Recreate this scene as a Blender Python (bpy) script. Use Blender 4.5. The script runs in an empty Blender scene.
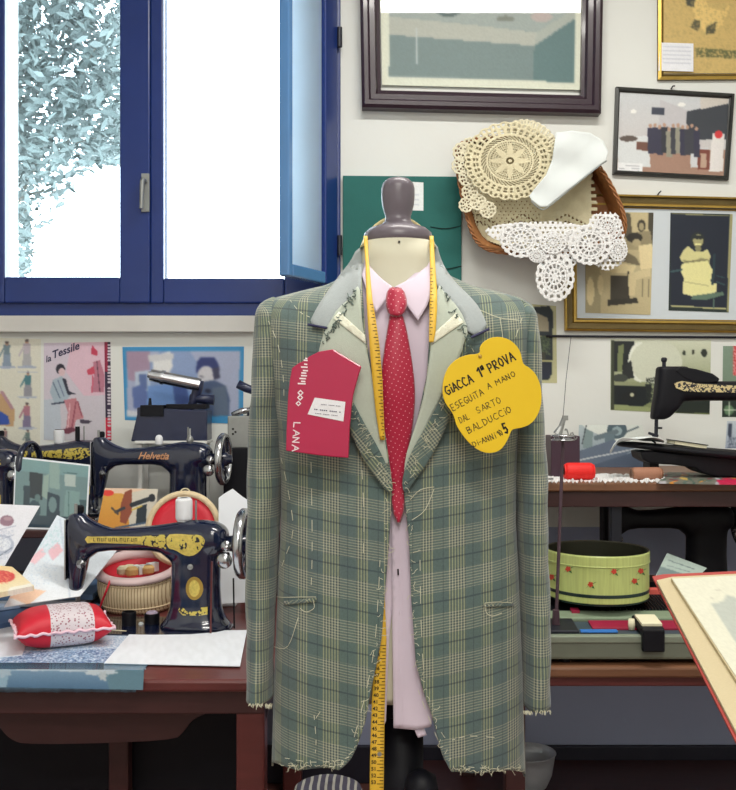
import bpy, bmesh, math, random
import numpy as np
from mathutils import Vector, Matrix
from mathutils.bvhtree import BVHTree
random.seed(7)
PI = math.pi
S = bpy.context.scene
COL = S.collection

# ------------------------------------------------------------------ camera, world, light
EYE = 1.2
F = 950.0
def W(px, py, Y):
    return Vector(((px - 368.0) / F * Y, Y, EYE - (py - 395.0) / F * Y))
cam = bpy.data.cameras.new('camera')
cam.sensor_fit = 'HORIZONTAL'; cam.sensor_width = 36.0
cam.lens = F / 736.0 * 36.0
cam.clip_start = 0.02
camo = bpy.data.objects.new('camera', cam); COL.objects.link(camo)
camo.location = (0, 0, EYE); camo.rotation_euler = (PI / 2, 0, 0)
S.camera = camo
S.view_settings.view_transform = 'Standard'
S.view_settings.look = 'None'
S.view_settings.gamma = 1.0
S.view_settings.exposure = 0.0
wd = bpy.data.worlds.new('sky'); S.world = wd; wd.use_nodes = True
bg = wd.node_tree.nodes['Background']
bg.inputs[0].default_value = (0.80, 0.92, 1.0, 1); bg.inputs[1].default_value = 10.0

def area(name, loc, rot, sx, sy, power, col):
    l = bpy.data.lights.new(name, 'AREA'); l.shape = 'RECTANGLE'; l.size = sx; l.size_y = sy
    l.energy = power; l.color = col
    o = bpy.data.objects.new(name, l); COL.objects.link(o); o.location = loc; o.rotation_euler = rot
    return o
LAMPS = [(0.38, 1.71, 32), (0.1, -0.3, 40), (0.1, -1.8, 48)]
CEIL = 3.0
for i, (lx, ly, p) in enumerate(LAMPS):
    area('fluorescent_light', (lx, ly, CEIL - 0.095), (0, 0, 0), 1.24, 0.13, p, (1.0, 0.97, 0.90))

# ------------------------------------------------------------------ helpers
def C(r, g, b):
    f = lambda c: (c / 255) / 12.92 if c / 255 <= 0.04045 else ((c / 255 + 0.055) / 1.055) ** 2.4
    return (f(r), f(g), f(b), 1.0)

def mat(name, col, rough=0.6, metal=0.0, var=0.12, scale=30.0, bump=0.0, bscale=None, coat=0.0, spec=0.5, stretch=None, sheen=0.0):
    m = bpy.data.materials.new(name); m.use_nodes = True
    nt = m.node_tree; b = nt.nodes['Principled BSDF']
    b.inputs['Roughness'].default_value = rough; b.inputs['Metallic'].default_value = metal
    b.inputs['Specular IOR Level'].default_value = spec
    b.inputs['Coat Weight'].default_value = coat; b.inputs['Coat Roughness'].default_value = 0.08
    b.inputs['Sheen Weight'].default_value = sheen
    tc = nt.nodes.new('ShaderNodeTexCoord'); n = nt.nodes.new('ShaderNodeTexNoise')
    mp = nt.nodes.new('ShaderNodeMapping'); nt.links.new(tc.outputs['Object'], mp.inputs[0])
    if stretch: mp.inputs['Scale'].default_value = stretch
    nt.links.new(mp.outputs[0], n.inputs['Vector'])
    n.inputs['Scale'].default_value = scale; n.inputs['Detail'].default_value = 4
    r = nt.nodes.new('ShaderNodeMix'); r.data_type = 'RGBA'
    c = col
    r.inputs['A'].default_value = (c[0] * (1 - var), c[1] * (1 - var), c[2] * (1 - var), 1)
    r.inputs['B'].default_value = (min(1, c[0] * (1 + var)), min(1, c[1] * (1 + var)), min(1, c[2] * (1 + var)), 1)
    nt.links.new(n.outputs['Fac'], r.inputs['Factor'])
    nt.links.new(r.outputs['Result'], b.inputs['Base Color'])
    if bump:
        n2 = nt.nodes.new('ShaderNodeTexNoise'); n2.inputs['Scale'].default_value = bscale or scale * 4
        nt.links.new(mp.outputs[0], n2.inputs['Vector'])
        bp = nt.nodes.new('ShaderNodeBump'); bp.inputs['Strength'].default_value = bump; bp.inputs['Distance'].default_value = 0.002
        nt.links.new(n2.outputs['Fac'], bp.inputs['Height']); nt.links.new(bp.outputs[0], b.inputs['Normal'])
    return m

class NB:                                              # tiny node-expression builder
    def __init__(s, m): s.nt = m.node_tree
    def m(s, op, a, b=None, c=None):
        n = s.nt.nodes.new('ShaderNodeMath'); n.operation = op
        for i, v in enumerate((a, b, c)):
            if v is None: continue
            if isinstance(v, (int, float)): n.inputs[i].default_value = v
            else: s.nt.links.new(v, n.inputs[i])
        return n.outputs[0]
    def mix(s, f, a, b, mode='MIX'):
        n = s.nt.nodes.new('ShaderNodeMix'); n.data_type = 'RGBA'; n.blend_type = mode
        for k, v in (('Factor', f), ('A', a), ('B', b)):
            if isinstance(v, (int, float, tuple)): n.inputs[k].default_value = v
            else: s.nt.links.new(v, n.inputs[k])
        return n.outputs['Result']

# materials --------------------------------------------------------
M = {}
M['wall'] = mat('white_plaster', C(226, 228, 224), 0.85, var=0.03, scale=3, bump=0.15, bscale=60)
M['dado'] = mat('grey_dado_paint', C(160, 168, 196), 0.6, var=0.06, scale=4)
M['ceil'] = mat('ceiling_paint', C(235, 235, 232), 0.9, var=0.02)
M['floor'] = mat('floor_tile', C(105, 66, 60), 0.4, var=0.2, scale=6)
M['winframe'] = mat('window_frame_blue_glow', C(26, 50, 116), 0.3, var=0.15, scale=8)  # the frame's blue is window glow put into the base colour
M['sashpale'] = mat('sash_reflection_glow', C(84, 130, 182), 0.25, var=0.1, scale=8, coat=0.4)  # pale blue imitates reflection and window glow on the open sash
M['sill'] = mat('marble_sill', C(206, 204, 200), 0.35, var=0.08, scale=12)
M['base'] = mat('baseboard_paint', C(30, 30, 46), 0.5)
M['wood_dark'] = mat('dark_wood', C(64, 34, 34), 0.42, var=0.35, scale=9, stretch=(1, 6, 6))
M['wood_red'] = mat('red_brown_wood', C(98, 48, 46), 0.32, var=0.3, scale=7, stretch=(1, 8, 8))
M['wood_mid'] = mat('brown_wood', C(120, 82, 58), 0.4, var=0.3, scale=9, stretch=(1, 8, 8))
M['wood_frame'] = mat('walnut_frame', C(50, 34, 46), 0.3, var=0.25, scale=14, coat=0.2)
M['gold'] = mat('gilt', C(178, 146, 72), 0.35, metal=0.7, var=0.2, scale=30)
M['gold_dark'] = mat('dark_gilt', C(104, 88, 50), 0.4, metal=0.5, var=0.3, scale=30)
M['frame_black'] = mat('dark_frame', C(44, 46, 44), 0.35, var=0.2)
M['paper'] = mat('white_paper', C(232, 236, 242), 0.8, var=0.02)
M['cream'] = mat('cream_paper', C(226, 220, 190), 0.8, var=0.03)
M['mount'] = mat('pale_mount', C(208, 216, 222), 0.8, var=0.02)
M['black'] = mat('black_enamel', C(14, 24, 52), 0.16, var=0.2, coat=0.6, spec=0.7)  # black enamel, its blue tint painted in for the window glow
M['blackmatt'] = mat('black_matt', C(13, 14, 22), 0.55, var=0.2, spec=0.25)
M['iron'] = mat('dark_iron', C(40, 42, 52), 0.45, metal=0.4, var=0.2)
M['chrome'] = mat('worn_chrome', C(190, 192, 196), 0.22, metal=1.0, var=0.15, scale=40)
M['steel'] = mat('grey_steel', C(150, 152, 150), 0.4, metal=0.6, var=0.15)
M['decal'] = mat('gold_decal', C(206, 184, 90), 0.45, var=0.45, scale=160)
M['canvas'] = mat('hair_canvas', C(180, 188, 174), 0.9, var=0.06, scale=300, bump=0.25, bscale=900, sheen=0.2)
M['collar'] = mat('undercollar_wool', C(158, 165, 166), 0.95, var=0.08, scale=200, bump=0.3, bscale=700, sheen=0.2)
M['fuse'] = mat('fusing_tape', C(226, 226, 206), 0.9, var=0.1, scale=260, bump=0.5, bscale=500)
M['thread'] = mat('white_thread', C(206, 204, 180), 0.8, var=0.05)
M['shirt'] = mat('pink_shirt_cotton', C(206, 192, 206), 0.85, var=0.04, scale=20, bump=0.1, bscale=800)
M['torso'] = mat('cream_jersey', C(214, 210, 188), 0.8, var=0.04, scale=12)
M['cap'] = mat('grey_painted_wood', C(104, 96, 104), 0.35, var=0.15, scale=20)
M['yellow'] = mat('yellow_card', C(226, 188, 10), 0.55, var=0.04, scale=12)
M['red'] = mat('red_film', C(172, 4, 66), 0.4, var=0.1, scale=10, coat=0.3)
M['redcloth'] = mat('red_satin', C(206, 26, 50), 0.5, var=0.1, scale=12)
M['redspool'] = mat('red_thread', C(226, 24, 18), 0.6, var=0.12, scale=60, stretch=(12, 1, 1))
M['brownspool'] = mat('tan_thread', C(160, 112, 88), 0.65, var=0.12, scale=60, stretch=(12, 1, 1))
M['whitespool'] = mat('white_cotton_thread', C(226, 228, 232), 0.6, var=0.05)
M['ink'] = mat('black_ink', C(18, 16, 14), 0.7)
M['inkwhite'] = mat('white_ink', C(240, 226, 230), 0.6)
M['wicker'] = mat('wicker', C(158, 104, 60), 0.55, var=0.4, scale=60)
M['straw'] = mat('straw', C(220, 200, 164), 0.7, var=0.25, scale=80)
M['ecru'] = mat('ecru_crochet', C(218, 209, 176), 0.9, var=0.08, scale=200, bump=0.5, bscale=500)
M['beige'] = mat('beige_crochet', C(222, 215, 188), 0.9, var=0.08, scale=200, bump=0.5, bscale=500)
M['lace'] = mat('white_lace', C(232, 232, 232), 0.9, var=0.05, scale=200, bump=0.4, bscale=500)
M['whitecloth'] = mat('white_cotton', C(222, 228, 228), 0.9, var=0.03, bump=0.1, bscale=300)
M['green'] = mat('teal_board_cloth', C(18, 98, 92), 0.7, var=0.15, scale=6, bump=0.2, bscale=200)
M['tin'] = mat('green_tin', C(190, 202, 124), 0.35, var=0.22, scale=26, stretch=(10, 10, .5))
M['tindark'] = mat('tin_dark', C(46, 46, 36), 0.3, metal=0.3)
M['knit'] = mat('grey_green_metal', C(112, 118, 104), 0.4, var=0.1)
M['carmine'] = mat('carmine_plastic', C(150, 30, 62), 0.4)
M['blueplastic'] = mat('blue_plastic', C(40, 110, 190), 0.4)
M['bluetape'] = mat('blue_tape', C(56, 140, 196), 0.6, var=0.05)
M['bookred'] = mat('red_book_cloth', C(160, 52, 44), 0.6)
M['pages'] = mat('page_edges', C(190, 176, 142), 0.8, var=0.12, scale=300, stretch=(1, 1, 10))
M['leaf'] = mat('leaf', C(80, 91, 89), 0.6, var=0.4, scale=3)
M['bark'] = mat('bark', C(90, 88, 80), 0.9, var=0.3)
M['plastic'] = mat('clear_sheet', C(110, 150, 178), 0.12, var=0.5, scale=16, coat=0.5)
M['doorw'] = mat('lamp_white', C(230, 230, 226), 0.5)

def glass_mat():
    m = bpy.data.materials.new('window_glass'); m.use_nodes = True; nt = m.node_tree
    nt.nodes.remove(nt.nodes['Principled BSDF']); out = nt.nodes['Material Output']
    t = nt.nodes.new('ShaderNodeBsdfTransparent'); t.inputs[0].default_value = (0.93, 0.96, 0.97, 1)
    g = nt.nodes.new('ShaderNodeBsdfGlossy'); g.inputs['Roughness'].default_value = 0.02
    fr = nt.nodes.new('ShaderNodeFresnel'); mx = nt.nodes.new('ShaderNodeMixShader')
    nt.links.new(fr.outputs[0], mx.inputs[0]); nt.links.new(t.outputs[0], mx.inputs[1]); nt.links.new(g.outputs[0], mx.inputs[2])
    nt.links.new(mx.outputs[0], out.inputs[0]); return m
M['glass'] = glass_mat()

def frosted():
    m = bpy.data.materials.new('frosted_glass'); m.use_nodes = True; nt = m.node_tree
    nt.nodes.remove(nt.nodes['Principled BSDF']); out = nt.nodes['Material Output']
    t = nt.nodes.new('ShaderNodeBsdfTranslucent'); t.inputs[0].default_value = (0.80, 0.90, 0.98, 1)
    d = nt.nodes.new('ShaderNodeBsdfPrincipled'); d.inputs['Base Color'].default_value = (0.7, 0.82, 0.95, 1); d.inputs['Roughness'].default_value = 0.3
    mx = nt.nodes.new('ShaderNodeMixShader'); mx.inputs[0].default_value = 0.2
    nt.links.new(t.outputs[0], mx.inputs[1]); nt.links.new(d.outputs[0], mx.inputs[2]); nt.links.new(mx.outputs[0], out.inputs[0]); return m
M['frost'] = frosted()

def print_mat(name, gloss=0.35, coat=0.0):
    m = bpy.data.materials.new(name); m.use_nodes = True; nt = m.node_tree; b = nt.nodes['Principled BSDF']
    a = nt.nodes.new('ShaderNodeAttribute'); a.attribute_name = 'Col'
    n = nt.nodes.new('ShaderNodeTexNoise'); n.inputs['Scale'].default_value = 90
    tc = nt.nodes.new('ShaderNodeTexCoord'); nt.links.new(tc.outputs['Object'], n.inputs['Vector'])
    nb = NB(m); f = nb.m('MULTIPLY_ADD', n.outputs['Fac'], 0.06, 0.97)
    v = nt.nodes.new('ShaderNodeVectorMath'); v.operation = 'SCALE'
    nt.links.new(a.outputs['Color'], v.inputs[0]); nt.links.new(f, v.inputs['Scale'])
    nt.links.new(v.outputs[0], b.inputs['Base Color']); b.inputs['Roughness'].default_value = gloss
    b.inputs['Coat Weight'].default_value = coat; b.inputs['Coat Roughness'].default_value = 0.02
    return m
M['print'] = print_mat('printed_paper', 0.5)
M['printgloss'] = print_mat('print_under_glass', 0.5, 1.0)

def plaid_mat():
    m = bpy.data.materials.new('glen_check_wool'); m.use_nodes = True; nt = m.node_tree; b = nt.nodes['Principled BSDF']
    nb = NB(m)
    uv = nt.nodes.new('ShaderNodeUVMap'); uv.uv_map = 'UVMap'
    sp = nt.nodes.new('ShaderNodeSeparateXYZ'); nt.links.new(uv.outputs[0], sp.inputs[0])
    u, v = sp.outputs[0], sp.outputs[1]
    def fr(x, p, o=0.0): return nb.m('FRACT', nb.m('MULTIPLY_ADD', x, 1 / p, o))
    def gate(x, c, w): return nb.m('LESS_THAN', nb.m('ABSOLUTE', nb.m('SUBTRACT', x, c)), w)
    PU, PV = 0.0472, 0.0615
    fu = fr(u, PU); fv = fr(v, PV); f2 = fr(u, PU * 2)
    big = gate(f2, 0.25, 0.25)
    gu = nb.m('MAXIMUM', nb.m('MULTIPLY', gate(fu, 0.5, 0.29), big), gate(fu, 0.5, 0.20))
    gv = gate(fv, 0.5, 0.25)
    lu = gate(fr(u, 0.0045), 0.5, 0.16); lv = gate(fr(v, 0.0040), 0.5, 0.16)
    lightu = nb.m('MULTIPLY', gu, nb.m('MULTIPLY_ADD', lu, 0.40, 0.06))
    lightv = nb.m('MULTIPLY', gv, nb.m('MULTIPLY_ADD', lv, 0.36, 0.03))
    li = nb.m('MINIMUM', nb.m('ADD', lightu, lightv), 0.86)
    du = nb.m('MULTIPLY', gu, gate(fr(u, 0.0045, 0.5), 0.5, 0.15))
    dv = nb.m('MULTIPLY', gv, gate(fr(v, 0.0040, 0.5), 0.5, 0.15))
    dd = nb.m('MULTIPLY', nb.m('MULTIPLY', du, dv), 0.6)
    dl = nb.m('MULTIPLY', nb.m('MAXIMUM', gate(fv, 0.03, 0.02), nb.m('MULTIPLY', gate(fu, 0.03, 0.018), 0.7)), 0.5)
    dd = nb.m('MINIMUM', nb.m('ADD', nb.m('ADD', dd, dl), nb.m('MULTIPLY', du, 0.32)), 1.0)
    n = nt.nodes.new('ShaderNodeTexNoise'); n.inputs['Scale'].default_value = 420; n.inputs['Detail'].default_value = 2
    tc = nt.nodes.new('ShaderNodeTexCoord'); nt.links.new(tc.outputs['Object'], n.inputs['Vector'])
    n2 = nt.nodes.new('ShaderNodeTexNoise'); n2.inputs['Scale'].default_value = 5
    nt.links.new(tc.outputs['Object'], n2.inputs['Vector'])
    base = nb.mix(n2.outputs['Fac'], C(82, 104, 94), C(84, 98, 104))
    c1 = nb.mix(li, base, nb.mix(nb.m('MULTIPLY', gv, 0.5), C(188, 188, 134), C(182, 176, 172)))
    c2 = nb.mix(dd, c1, C(42, 52, 62))
    f = nb.m('MULTIPLY_ADD', n.outputs['Fac'], 0.5, 0.75)
    vm = nt.nodes.new('ShaderNodeVectorMath'); vm.operation = 'SCALE'
    nt.links.new(c2, vm.inputs[0]); nt.links.new(f, vm.inputs['Scale'])
    nt.links.new(vm.outputs[0], b.inputs['Base Color'])
    b.inputs['Roughness'].default_value = 0.9; b.inputs['Sheen Weight'].default_value = 0.25
    bp = nt.nodes.new('ShaderNodeBump'); bp.inputs['Strength'].default_value = 0.3; bp.inputs['Distance'].default_value = 0.001
    nt.links.new(n.outputs['Fac'], bp.inputs['Height']); nt.links.new(bp.outputs[0], b.inputs['Normal'])
    return m
M['plaid'] = plaid_mat()

def dots_mat():
    m = bpy.data.materials.new('dotted_red_silk'); m.use_nodes = True; nt = m.node_tree; b = nt.nodes['Principled BSDF']; nb = NB(m)
    uv = nt.nodes.new('ShaderNodeUVMap'); uv.uv_map = 'UVMap'
    sp = nt.nodes.new('ShaderNodeSeparateXYZ'); nt.links.new(uv.outputs[0], sp.inputs[0])
    P = 0.0098
    def cell(o):
        a = nb.m('SUBTRACT', nb.m('FRACT', nb.m('MULTIPLY_ADD', sp.outputs[0], 1 / P, o)), 0.5)
        c = nb.m('SUBTRACT', nb.m('FRACT', nb.m('MULTIPLY_ADD', sp.outputs[1], 1 / P, o)), 0.5)
        return nb.m('LESS_THAN', nb.m('ADD', nb.m('MULTIPLY', a, a), nb.m('MULTIPLY', c, c)), 0.0050)
    f = nb.m('MAXIMUM', cell(0), cell(0.5))
    c = nb.mix(f, C(168, 4, 52), C(230, 170, 180)); nt.links.new(c, b.inputs['Base Color'])
    b.inputs['Roughness'].default_value = 0.5; b.inputs['Sheen Weight'].default_value = 0.3
    return m
M['tie'] = dots_mat()

def stripe_mat(name, c1, c2, p, axis=0, w=0.5):
    m = bpy.data.materials.new(name); m.use_nodes = True; nt = m.node_tree; b = nt.nodes['Principled BSDF']; nb = NB(m)
    tc = nt.nodes.new('ShaderNodeTexCoord'); sp = nt.nodes.new('ShaderNodeSeparateXYZ'); nt.links.new(tc.outputs['Object'], sp.inputs[0])
    n = nt.nodes.new('ShaderNodeTexNoise'); n.inputs['Scale'].default_value = 8; nt.links.new(tc.outputs['Object'], n.inputs['Vector'])
    x = nb.m('ADD', sp.outputs[axis], nb.m('MULTIPLY', n.outputs['Fac'], 0.015))
    f = nb.m('LESS_THAN', nb.m('FRACT', nb.m('MULTIPLY', x, 1 / p)), w)
    nt.links.new(nb.mix(f, c1, c2), b.inputs['Base Color']); b.inputs['Roughness'].default_value = 0.85
    return m
M['striped'] = stripe_mat('striped_cloth', C(70, 66, 84), C(170, 168, 160), 0.014, 0, 0.35)
M['scrap'] = mat('green_grey_wool', C(96, 110, 104), 0.9)
M['armgold'] = mat('pale_gold_lettering', C(196, 178, 120), 0.5, var=0.9, scale=260)
M['tape'] = mat('yellow_tape', C(222, 178, 52), 0.5, var=0.05, scale=40)
M['tapepale'] = mat('pale_tape_back', C(222, 206, 150), 0.5, var=0.05, scale=40)

# geometry helpers -------------------------------------------------
ORG = {}
def wloc(p):
    return ORG.get(p.name, Vector((0, 0, 0))) if p else Vector((0, 0, 0))
def setprops(o, label=None, cat=None, group=None, kind=None):
    if label: o['label'] = label
    if cat: o['category'] = cat
    if group: o['group'] = group
    if kind: o['kind'] = kind
    return o
def thing(name, label, cat, loc=(0, 0, 0), group=None):
    o = bpy.data.objects.new(name, None); COL.objects.link(o); o.location = loc; o.empty_display_size = 0.05
    ORG[o.name] = Vector(loc); return setprops(o, label, cat, group)
def obj(name, bm, m, parent=None, smooth=False, solid=0, soff=-1.0, bevel=0, sub=0, label=None, cat=None, group=None, kind=None, origin=None, nrm=True):
    """link bm (world coordinates) as one mesh object"""
    if nrm and bm.faces: bmesh.ops.recalc_face_normals(bm, faces=bm.faces)
    me = bpy.data.meshes.new(name)
    pl = wloc(parent)
    if origin is None:
        if parent: o0 = pl
        else:
            vs = [v.co for v in bm.verts]
            o0 = Vector((sum(v.x for v in vs) / len(vs), sum(v.y for v in vs) / len(vs), min(v.z for v in vs)))
    else: o0 = Vector(origin)
    for v in bm.verts: v.co -= o0
    if smooth:
        for f in bm.faces: f.smooth = True
    bm.to_mesh(me); bm.free()
    for mm in (m if isinstance(m, (list, tuple)) else [m]): me.materials.append(mm)
    o = bpy.data.objects.new(name, me); COL.objects.link(o)
    if parent: o.parent = parent
    o.location = o0 - pl; ORG[o.name] = o0
    if solid:
        s = o.modifiers.new('thickness', 'SOLIDIFY'); s.thickness = solid; s.offset = soff
    if bevel:
        s = o.modifiers.new('bevel', 'BEVEL'); s.width = bevel; s.segments = 2; s.limit_method = 'ANGLE'
    if sub:
        s = o.modifiers.new('sub', 'SUBSURF'); s.levels = sub; s.render_levels = sub
    return setprops(o, label, cat, group, kind)
def nbm(): return bmesh.new()
def box(bm, x0, x1, y0, y1, z0, z1, T=None, mi=0):
    vs = [bm.verts.new((x, y, z)) for z in (z0, z1) for y in (y0, y1) for x in (x0, x1)]
    if T is not None:
        for v in vs: v.co = T @ v.co
    for q in ((0, 2, 3, 1), (4, 5, 7, 6), (0, 1, 5, 4), (2, 6, 7, 3), (0, 4, 6, 2), (1, 3, 7, 5)):
        f = bm.faces.new([vs[i] for i in q]); f.material_index = mi
    return bm
def loft(bm, rings, closed=True, caps=True, mi=0):
    R = [[bm.verts.new(p) for p in r] for r in rings]
    n = len(R[0])
    for a, b in zip(R, R[1:]):
        for i in range(n if closed else n - 1):
            j = (i + 1) % n
            f = bm.faces.new((a[i], a[j], b[j], b[i])); f.material_index = mi
    if caps and closed:
        for r in (R[0][::-1], R[-1]):
            f = bm.faces.new(r); f.material_index = mi
    return R
def tube(bm, pts, r, n=8, closed=False, caps=True, mi=0):
    pts = [Vector(p) for p in pts]; rings = []; L = len(pts)
    up = None
    for i, p in enumerate(pts):
        if closed: t = pts[(i + 1) % L] - pts[i - 1]
        else: t = pts[min(i + 1, L - 1)] - pts[max(i - 1, 0)]
        if t.length < 1e-9: t = Vector((0, 0, 1))
        t.normalize()
        if up is None: up = Vector((0, 0, 1)) if abs(t.z) < 0.9 else Vector((1, 0, 0))
        s = t.cross(up)
        if s.length < 1e-6: s = t.cross(Vector((1, 0.3, 0)))
        s.normalize(); up = s.cross(t).normalized()
        rr = r[i] if isinstance(r, (list, tuple)) else r
        rings.append([p + rr * (math.cos(2 * PI * k / n) * s + math.sin(2 * PI * k / n) * up) for k in range(n)])
    if closed: rings.append(rings[0])
    return loft(bm, rings, True, caps and not closed, mi)
def lathe(bm, prof, n=32, c=(0, 0, 0), T=None, mi=0, caps=True):
    rings = []
    for r, z in prof:
        ring = [Vector((c[0] + r * math.cos(2 * PI * k / n), c[1] + r * math.sin(2 * PI * k / n), c[2] + z)) for k in range(n)]
        if T is not None: ring = [T @ p for p in ring]
        rings.append(ring)
    return loft(bm, rings, True, caps, mi)
def patch(poly, L=6.0):
    """triangulated, finely divided polygon in pixel coordinates (x, y, 0)"""
    bm = nbm()
    f = bm.faces.new([bm.verts.new((p[0], p[1], 0)) for p in poly])
    bmesh.ops.triangulate(bm, faces=[f])
    for it in range(7):
        es = [e for e in bm.edges if e.calc_length() > L]
        if not es: break
        bmesh.ops.subdivide_edges(bm, edges=es, cuts=1)
        bmesh.ops.triangulate(bm, faces=[f for f in bm.faces if len(f.verts) > 3])
    return bm
def smoothpoly(poly, k=2):
    for _ in range(k):
        q = []
        for i in range(len(poly)):
            a, b = poly[i], poly[(i + 1) % len(poly)]
            q += [(a[0] * .75 + b[0] * .25, a[1] * .75 + b[1] * .25), (a[0] * .25 + b[0] * .75, a[1] * .25 + b[1] * .75)]
        poly = q
    return poly
def prism(poly, fn, d):
    """polygon in px extruded through fn(px,py,off): front at off=d, back at off=0"""
    bm = nbm()
    a = [bm.verts.new(fn(p[0], p[1], d)) for p in poly]; b = [bm.verts.new(fn(p[0], p[1], 0)) for p in poly]
    bm.faces.new(a); bm.faces.new(b[::-1]); n = len(poly)
    for i in range(n): bm.faces.new((a[i], b[i], b[(i + 1) % n], a[(i + 1) % n]))
    return bm
def plane_fn(p0, nrm):
    p0 = Vector(p0); nrm = Vector(nrm).normalized()
    if nrm.y > 0: nrm = -nrm
    o = Vector((0, 0, EYE))
    def fn(px, py, off=0.0):
        d = Vector(((px - 368) / F, 1.0, -(py - 395) / F))
        t = (p0 - o).dot(nrm) / d.dot(nrm)
        return o + d * t + nrm * off
    return fn
def flat(Y): return plane_fn((0, Y, 1), (0, -1, 0))
def lean(px, py, Y, deg, yaw=0):
    """plane through pixel (px,py) at depth Y leaning back by deg, turned by yaw"""
    n = Vector((0, -math.cos(math.radians(deg)), math.sin(math.radians(deg))))
    n = Matrix.Rotation(math.radians(yaw), 3, 'Z') @ n
    return plane_fn(W(px, py, Y), n)
def curve_through(pts, n=8):
    out = []; P = [Vector(p) for p in pts]
    for i in range(len(P) - 1):
        p0, p1, p2, p3 = P[max(i - 1, 0)], P[i], P[i + 1], P[min(i + 2, len(P) - 1)]
        for k in range(n):
            t = k / n
            out.append(0.5 * ((2 * p1) + (p2 - p0) * t + (2 * p0 - 5 * p1 + 4 * p2 - p3) * t * t + (3 * p1 - p0 - 3 * p2 + p3) * t ** 3))
    out.append(P[-1]); return out

# raster-like painted prints --------------------------------------
def inpoly(X, Y, poly):
    r = np.zeros(X.shape, bool); n = len(poly); j = n - 1
    for i in range(n):
        xi, yi = poly[i]; xj, yj = poly[j]
        if yi != yj:
            r ^= ((yi > Y) != (yj > Y)) & (X < (xj - xi) * (Y - yi) / (yj - yi) + xi)
        j = i
    return r
def art(name, quad, fn, items, parent=None, base=(200, 200, 200), cell=1.0, m=None, blur=1, thick=0.0008, off=0.0, grain=0.02, **kw):
    """a printed sheet: quad = tl,tr,br,bl in photo px; items painted in order"""
    q = [np.array(p, float) for p in quad]
    nx = max(2, int(max(np.linalg.norm(q[1] - q[0]), np.linalg.norm(q[2] - q[3])) / cell))
    ny = max(2, int(max(np.linalg.norm(q[3] - q[0]), np.linalg.norm(q[2] - q[1])) / cell))
    u, v = np.meshgrid(np.linspace(0, 1, nx + 1), np.linspace(0, 1, ny + 1))
    def bl(k): return (1 - u) * (1 - v) * q[0][k] + u * (1 - v) * q[1][k] + u * v * q[2][k] + (1 - u) * v * q[3][k]
    X, Y = bl(0), bl(1)
    rng = np.random.RandomState(abs(hash(name)) % 1000 if False else len(name) * 7 + nx)
    img = np.zeros(X.shape + (3,)); img[:] = base
    for it in items:
        k = it[0]
        if k == 'p': mk = inpoly(X, Y, it[1]); img[mk] = it[2]
        elif k == 'e':
            _, cx, cy, rx, ry, c = it; mk = ((X - cx) / rx) ** 2 + ((Y - cy) / ry) ** 2 < 1; img[mk] = c
        elif k == 'l':
            _, x0, y0, x1, y1, w, c = it; dx, dy = x1 - x0, y1 - y0; L2 = dx * dx + dy * dy
            t = np.clip(((X - x0) * dx + (Y - y0) * dy) / L2, 0, 1)
            mk = np.hypot(X - x0 - t * dx, Y - y0 - t * dy) < w / 2; img[mk] = c
        elif k == 'g':                                   # vertical gradient over whole picture
            _, c0, c1 = it; img[:] = (1 - v)[..., None] * np.array(c0) + v[..., None] * np.array(c1)
        elif k == 'n':                                   # speckled area
            _, poly, c, dens = it; mk = inpoly(X, Y, poly) & (rng.rand(*X.shape) < dens); img[mk] = c
    for _ in range(blur):
        p = np.pad(img, ((1, 1), (1, 1), (0, 0)), 'edge')
        img = (p[1:-1, 1:-1] * 4 + p[:-2, 1:-1] + p[2:, 1:-1] + p[1:-1, :-2] + p[1:-1, 2:]) / 8
    img *= (1 + (rng.rand(*X.shape)[..., None] - .5) * 2 * grain)
    img = np.clip(img, 0, 255) / 255
    lin = np.where(img <= 0.04045, img / 12.92, ((img + 0.055) / 1.055) ** 2.4)
    bm = nbm(); V = [[bm.verts.new(fn(X[j, i], Y[j, i], off)) for i in range(nx + 1)] for j in range(ny + 1)]
    for j in range(ny):
        for i in range(nx): bm.faces.new((V[j][i], V[j + 1][i], V[j + 1][i + 1], V[j][i + 1]))
    bm.verts.index_update()
    cols = np.ones((len(bm.verts), 4), np.float32); cols[:, :3] = lin.reshape(-1, 3)
    o = obj(name, bm, m or M['print'], parent, solid=thick, nrm=False, **kw)
    a = o.data.attributes.new('Col', 'FLOAT_COLOR', 'POINT'); a.data.foreach_set('color', cols.ravel())
    return o
def inset(quad, w):
    tl, tr, br, bl = [Vector(p) for p in quad]
    c = (tl + tr + br + bl) / 4
    def mv(p, a, b):
        d1 = (a - p).normalized(); d2 = (b - p).normalized(); return p + d1 * w + d2 * w
    return [mv(tl, tr, bl), mv(tr, tl, br), mv(br, tr, bl), mv(bl, tl, br)]
def frame_mesh(quad, fn, prof, back=True):
    """prof = list of (inset px, off m, material index)"""
    bm = nbm(); loops = []
    for w, off, mi in prof:
        loops.append(([bm.verts.new(fn(p[0], p[1], off)) for p in inset(quad, w)], mi))
    for (a, _), (b, mi) in zip(loops, loops[1:]):
        for i in range(4):
            j = (i + 1) % 4; f = bm.faces.new((a[i], a[j], b[j], b[i])); f.material_index = mi
    return bm

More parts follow.
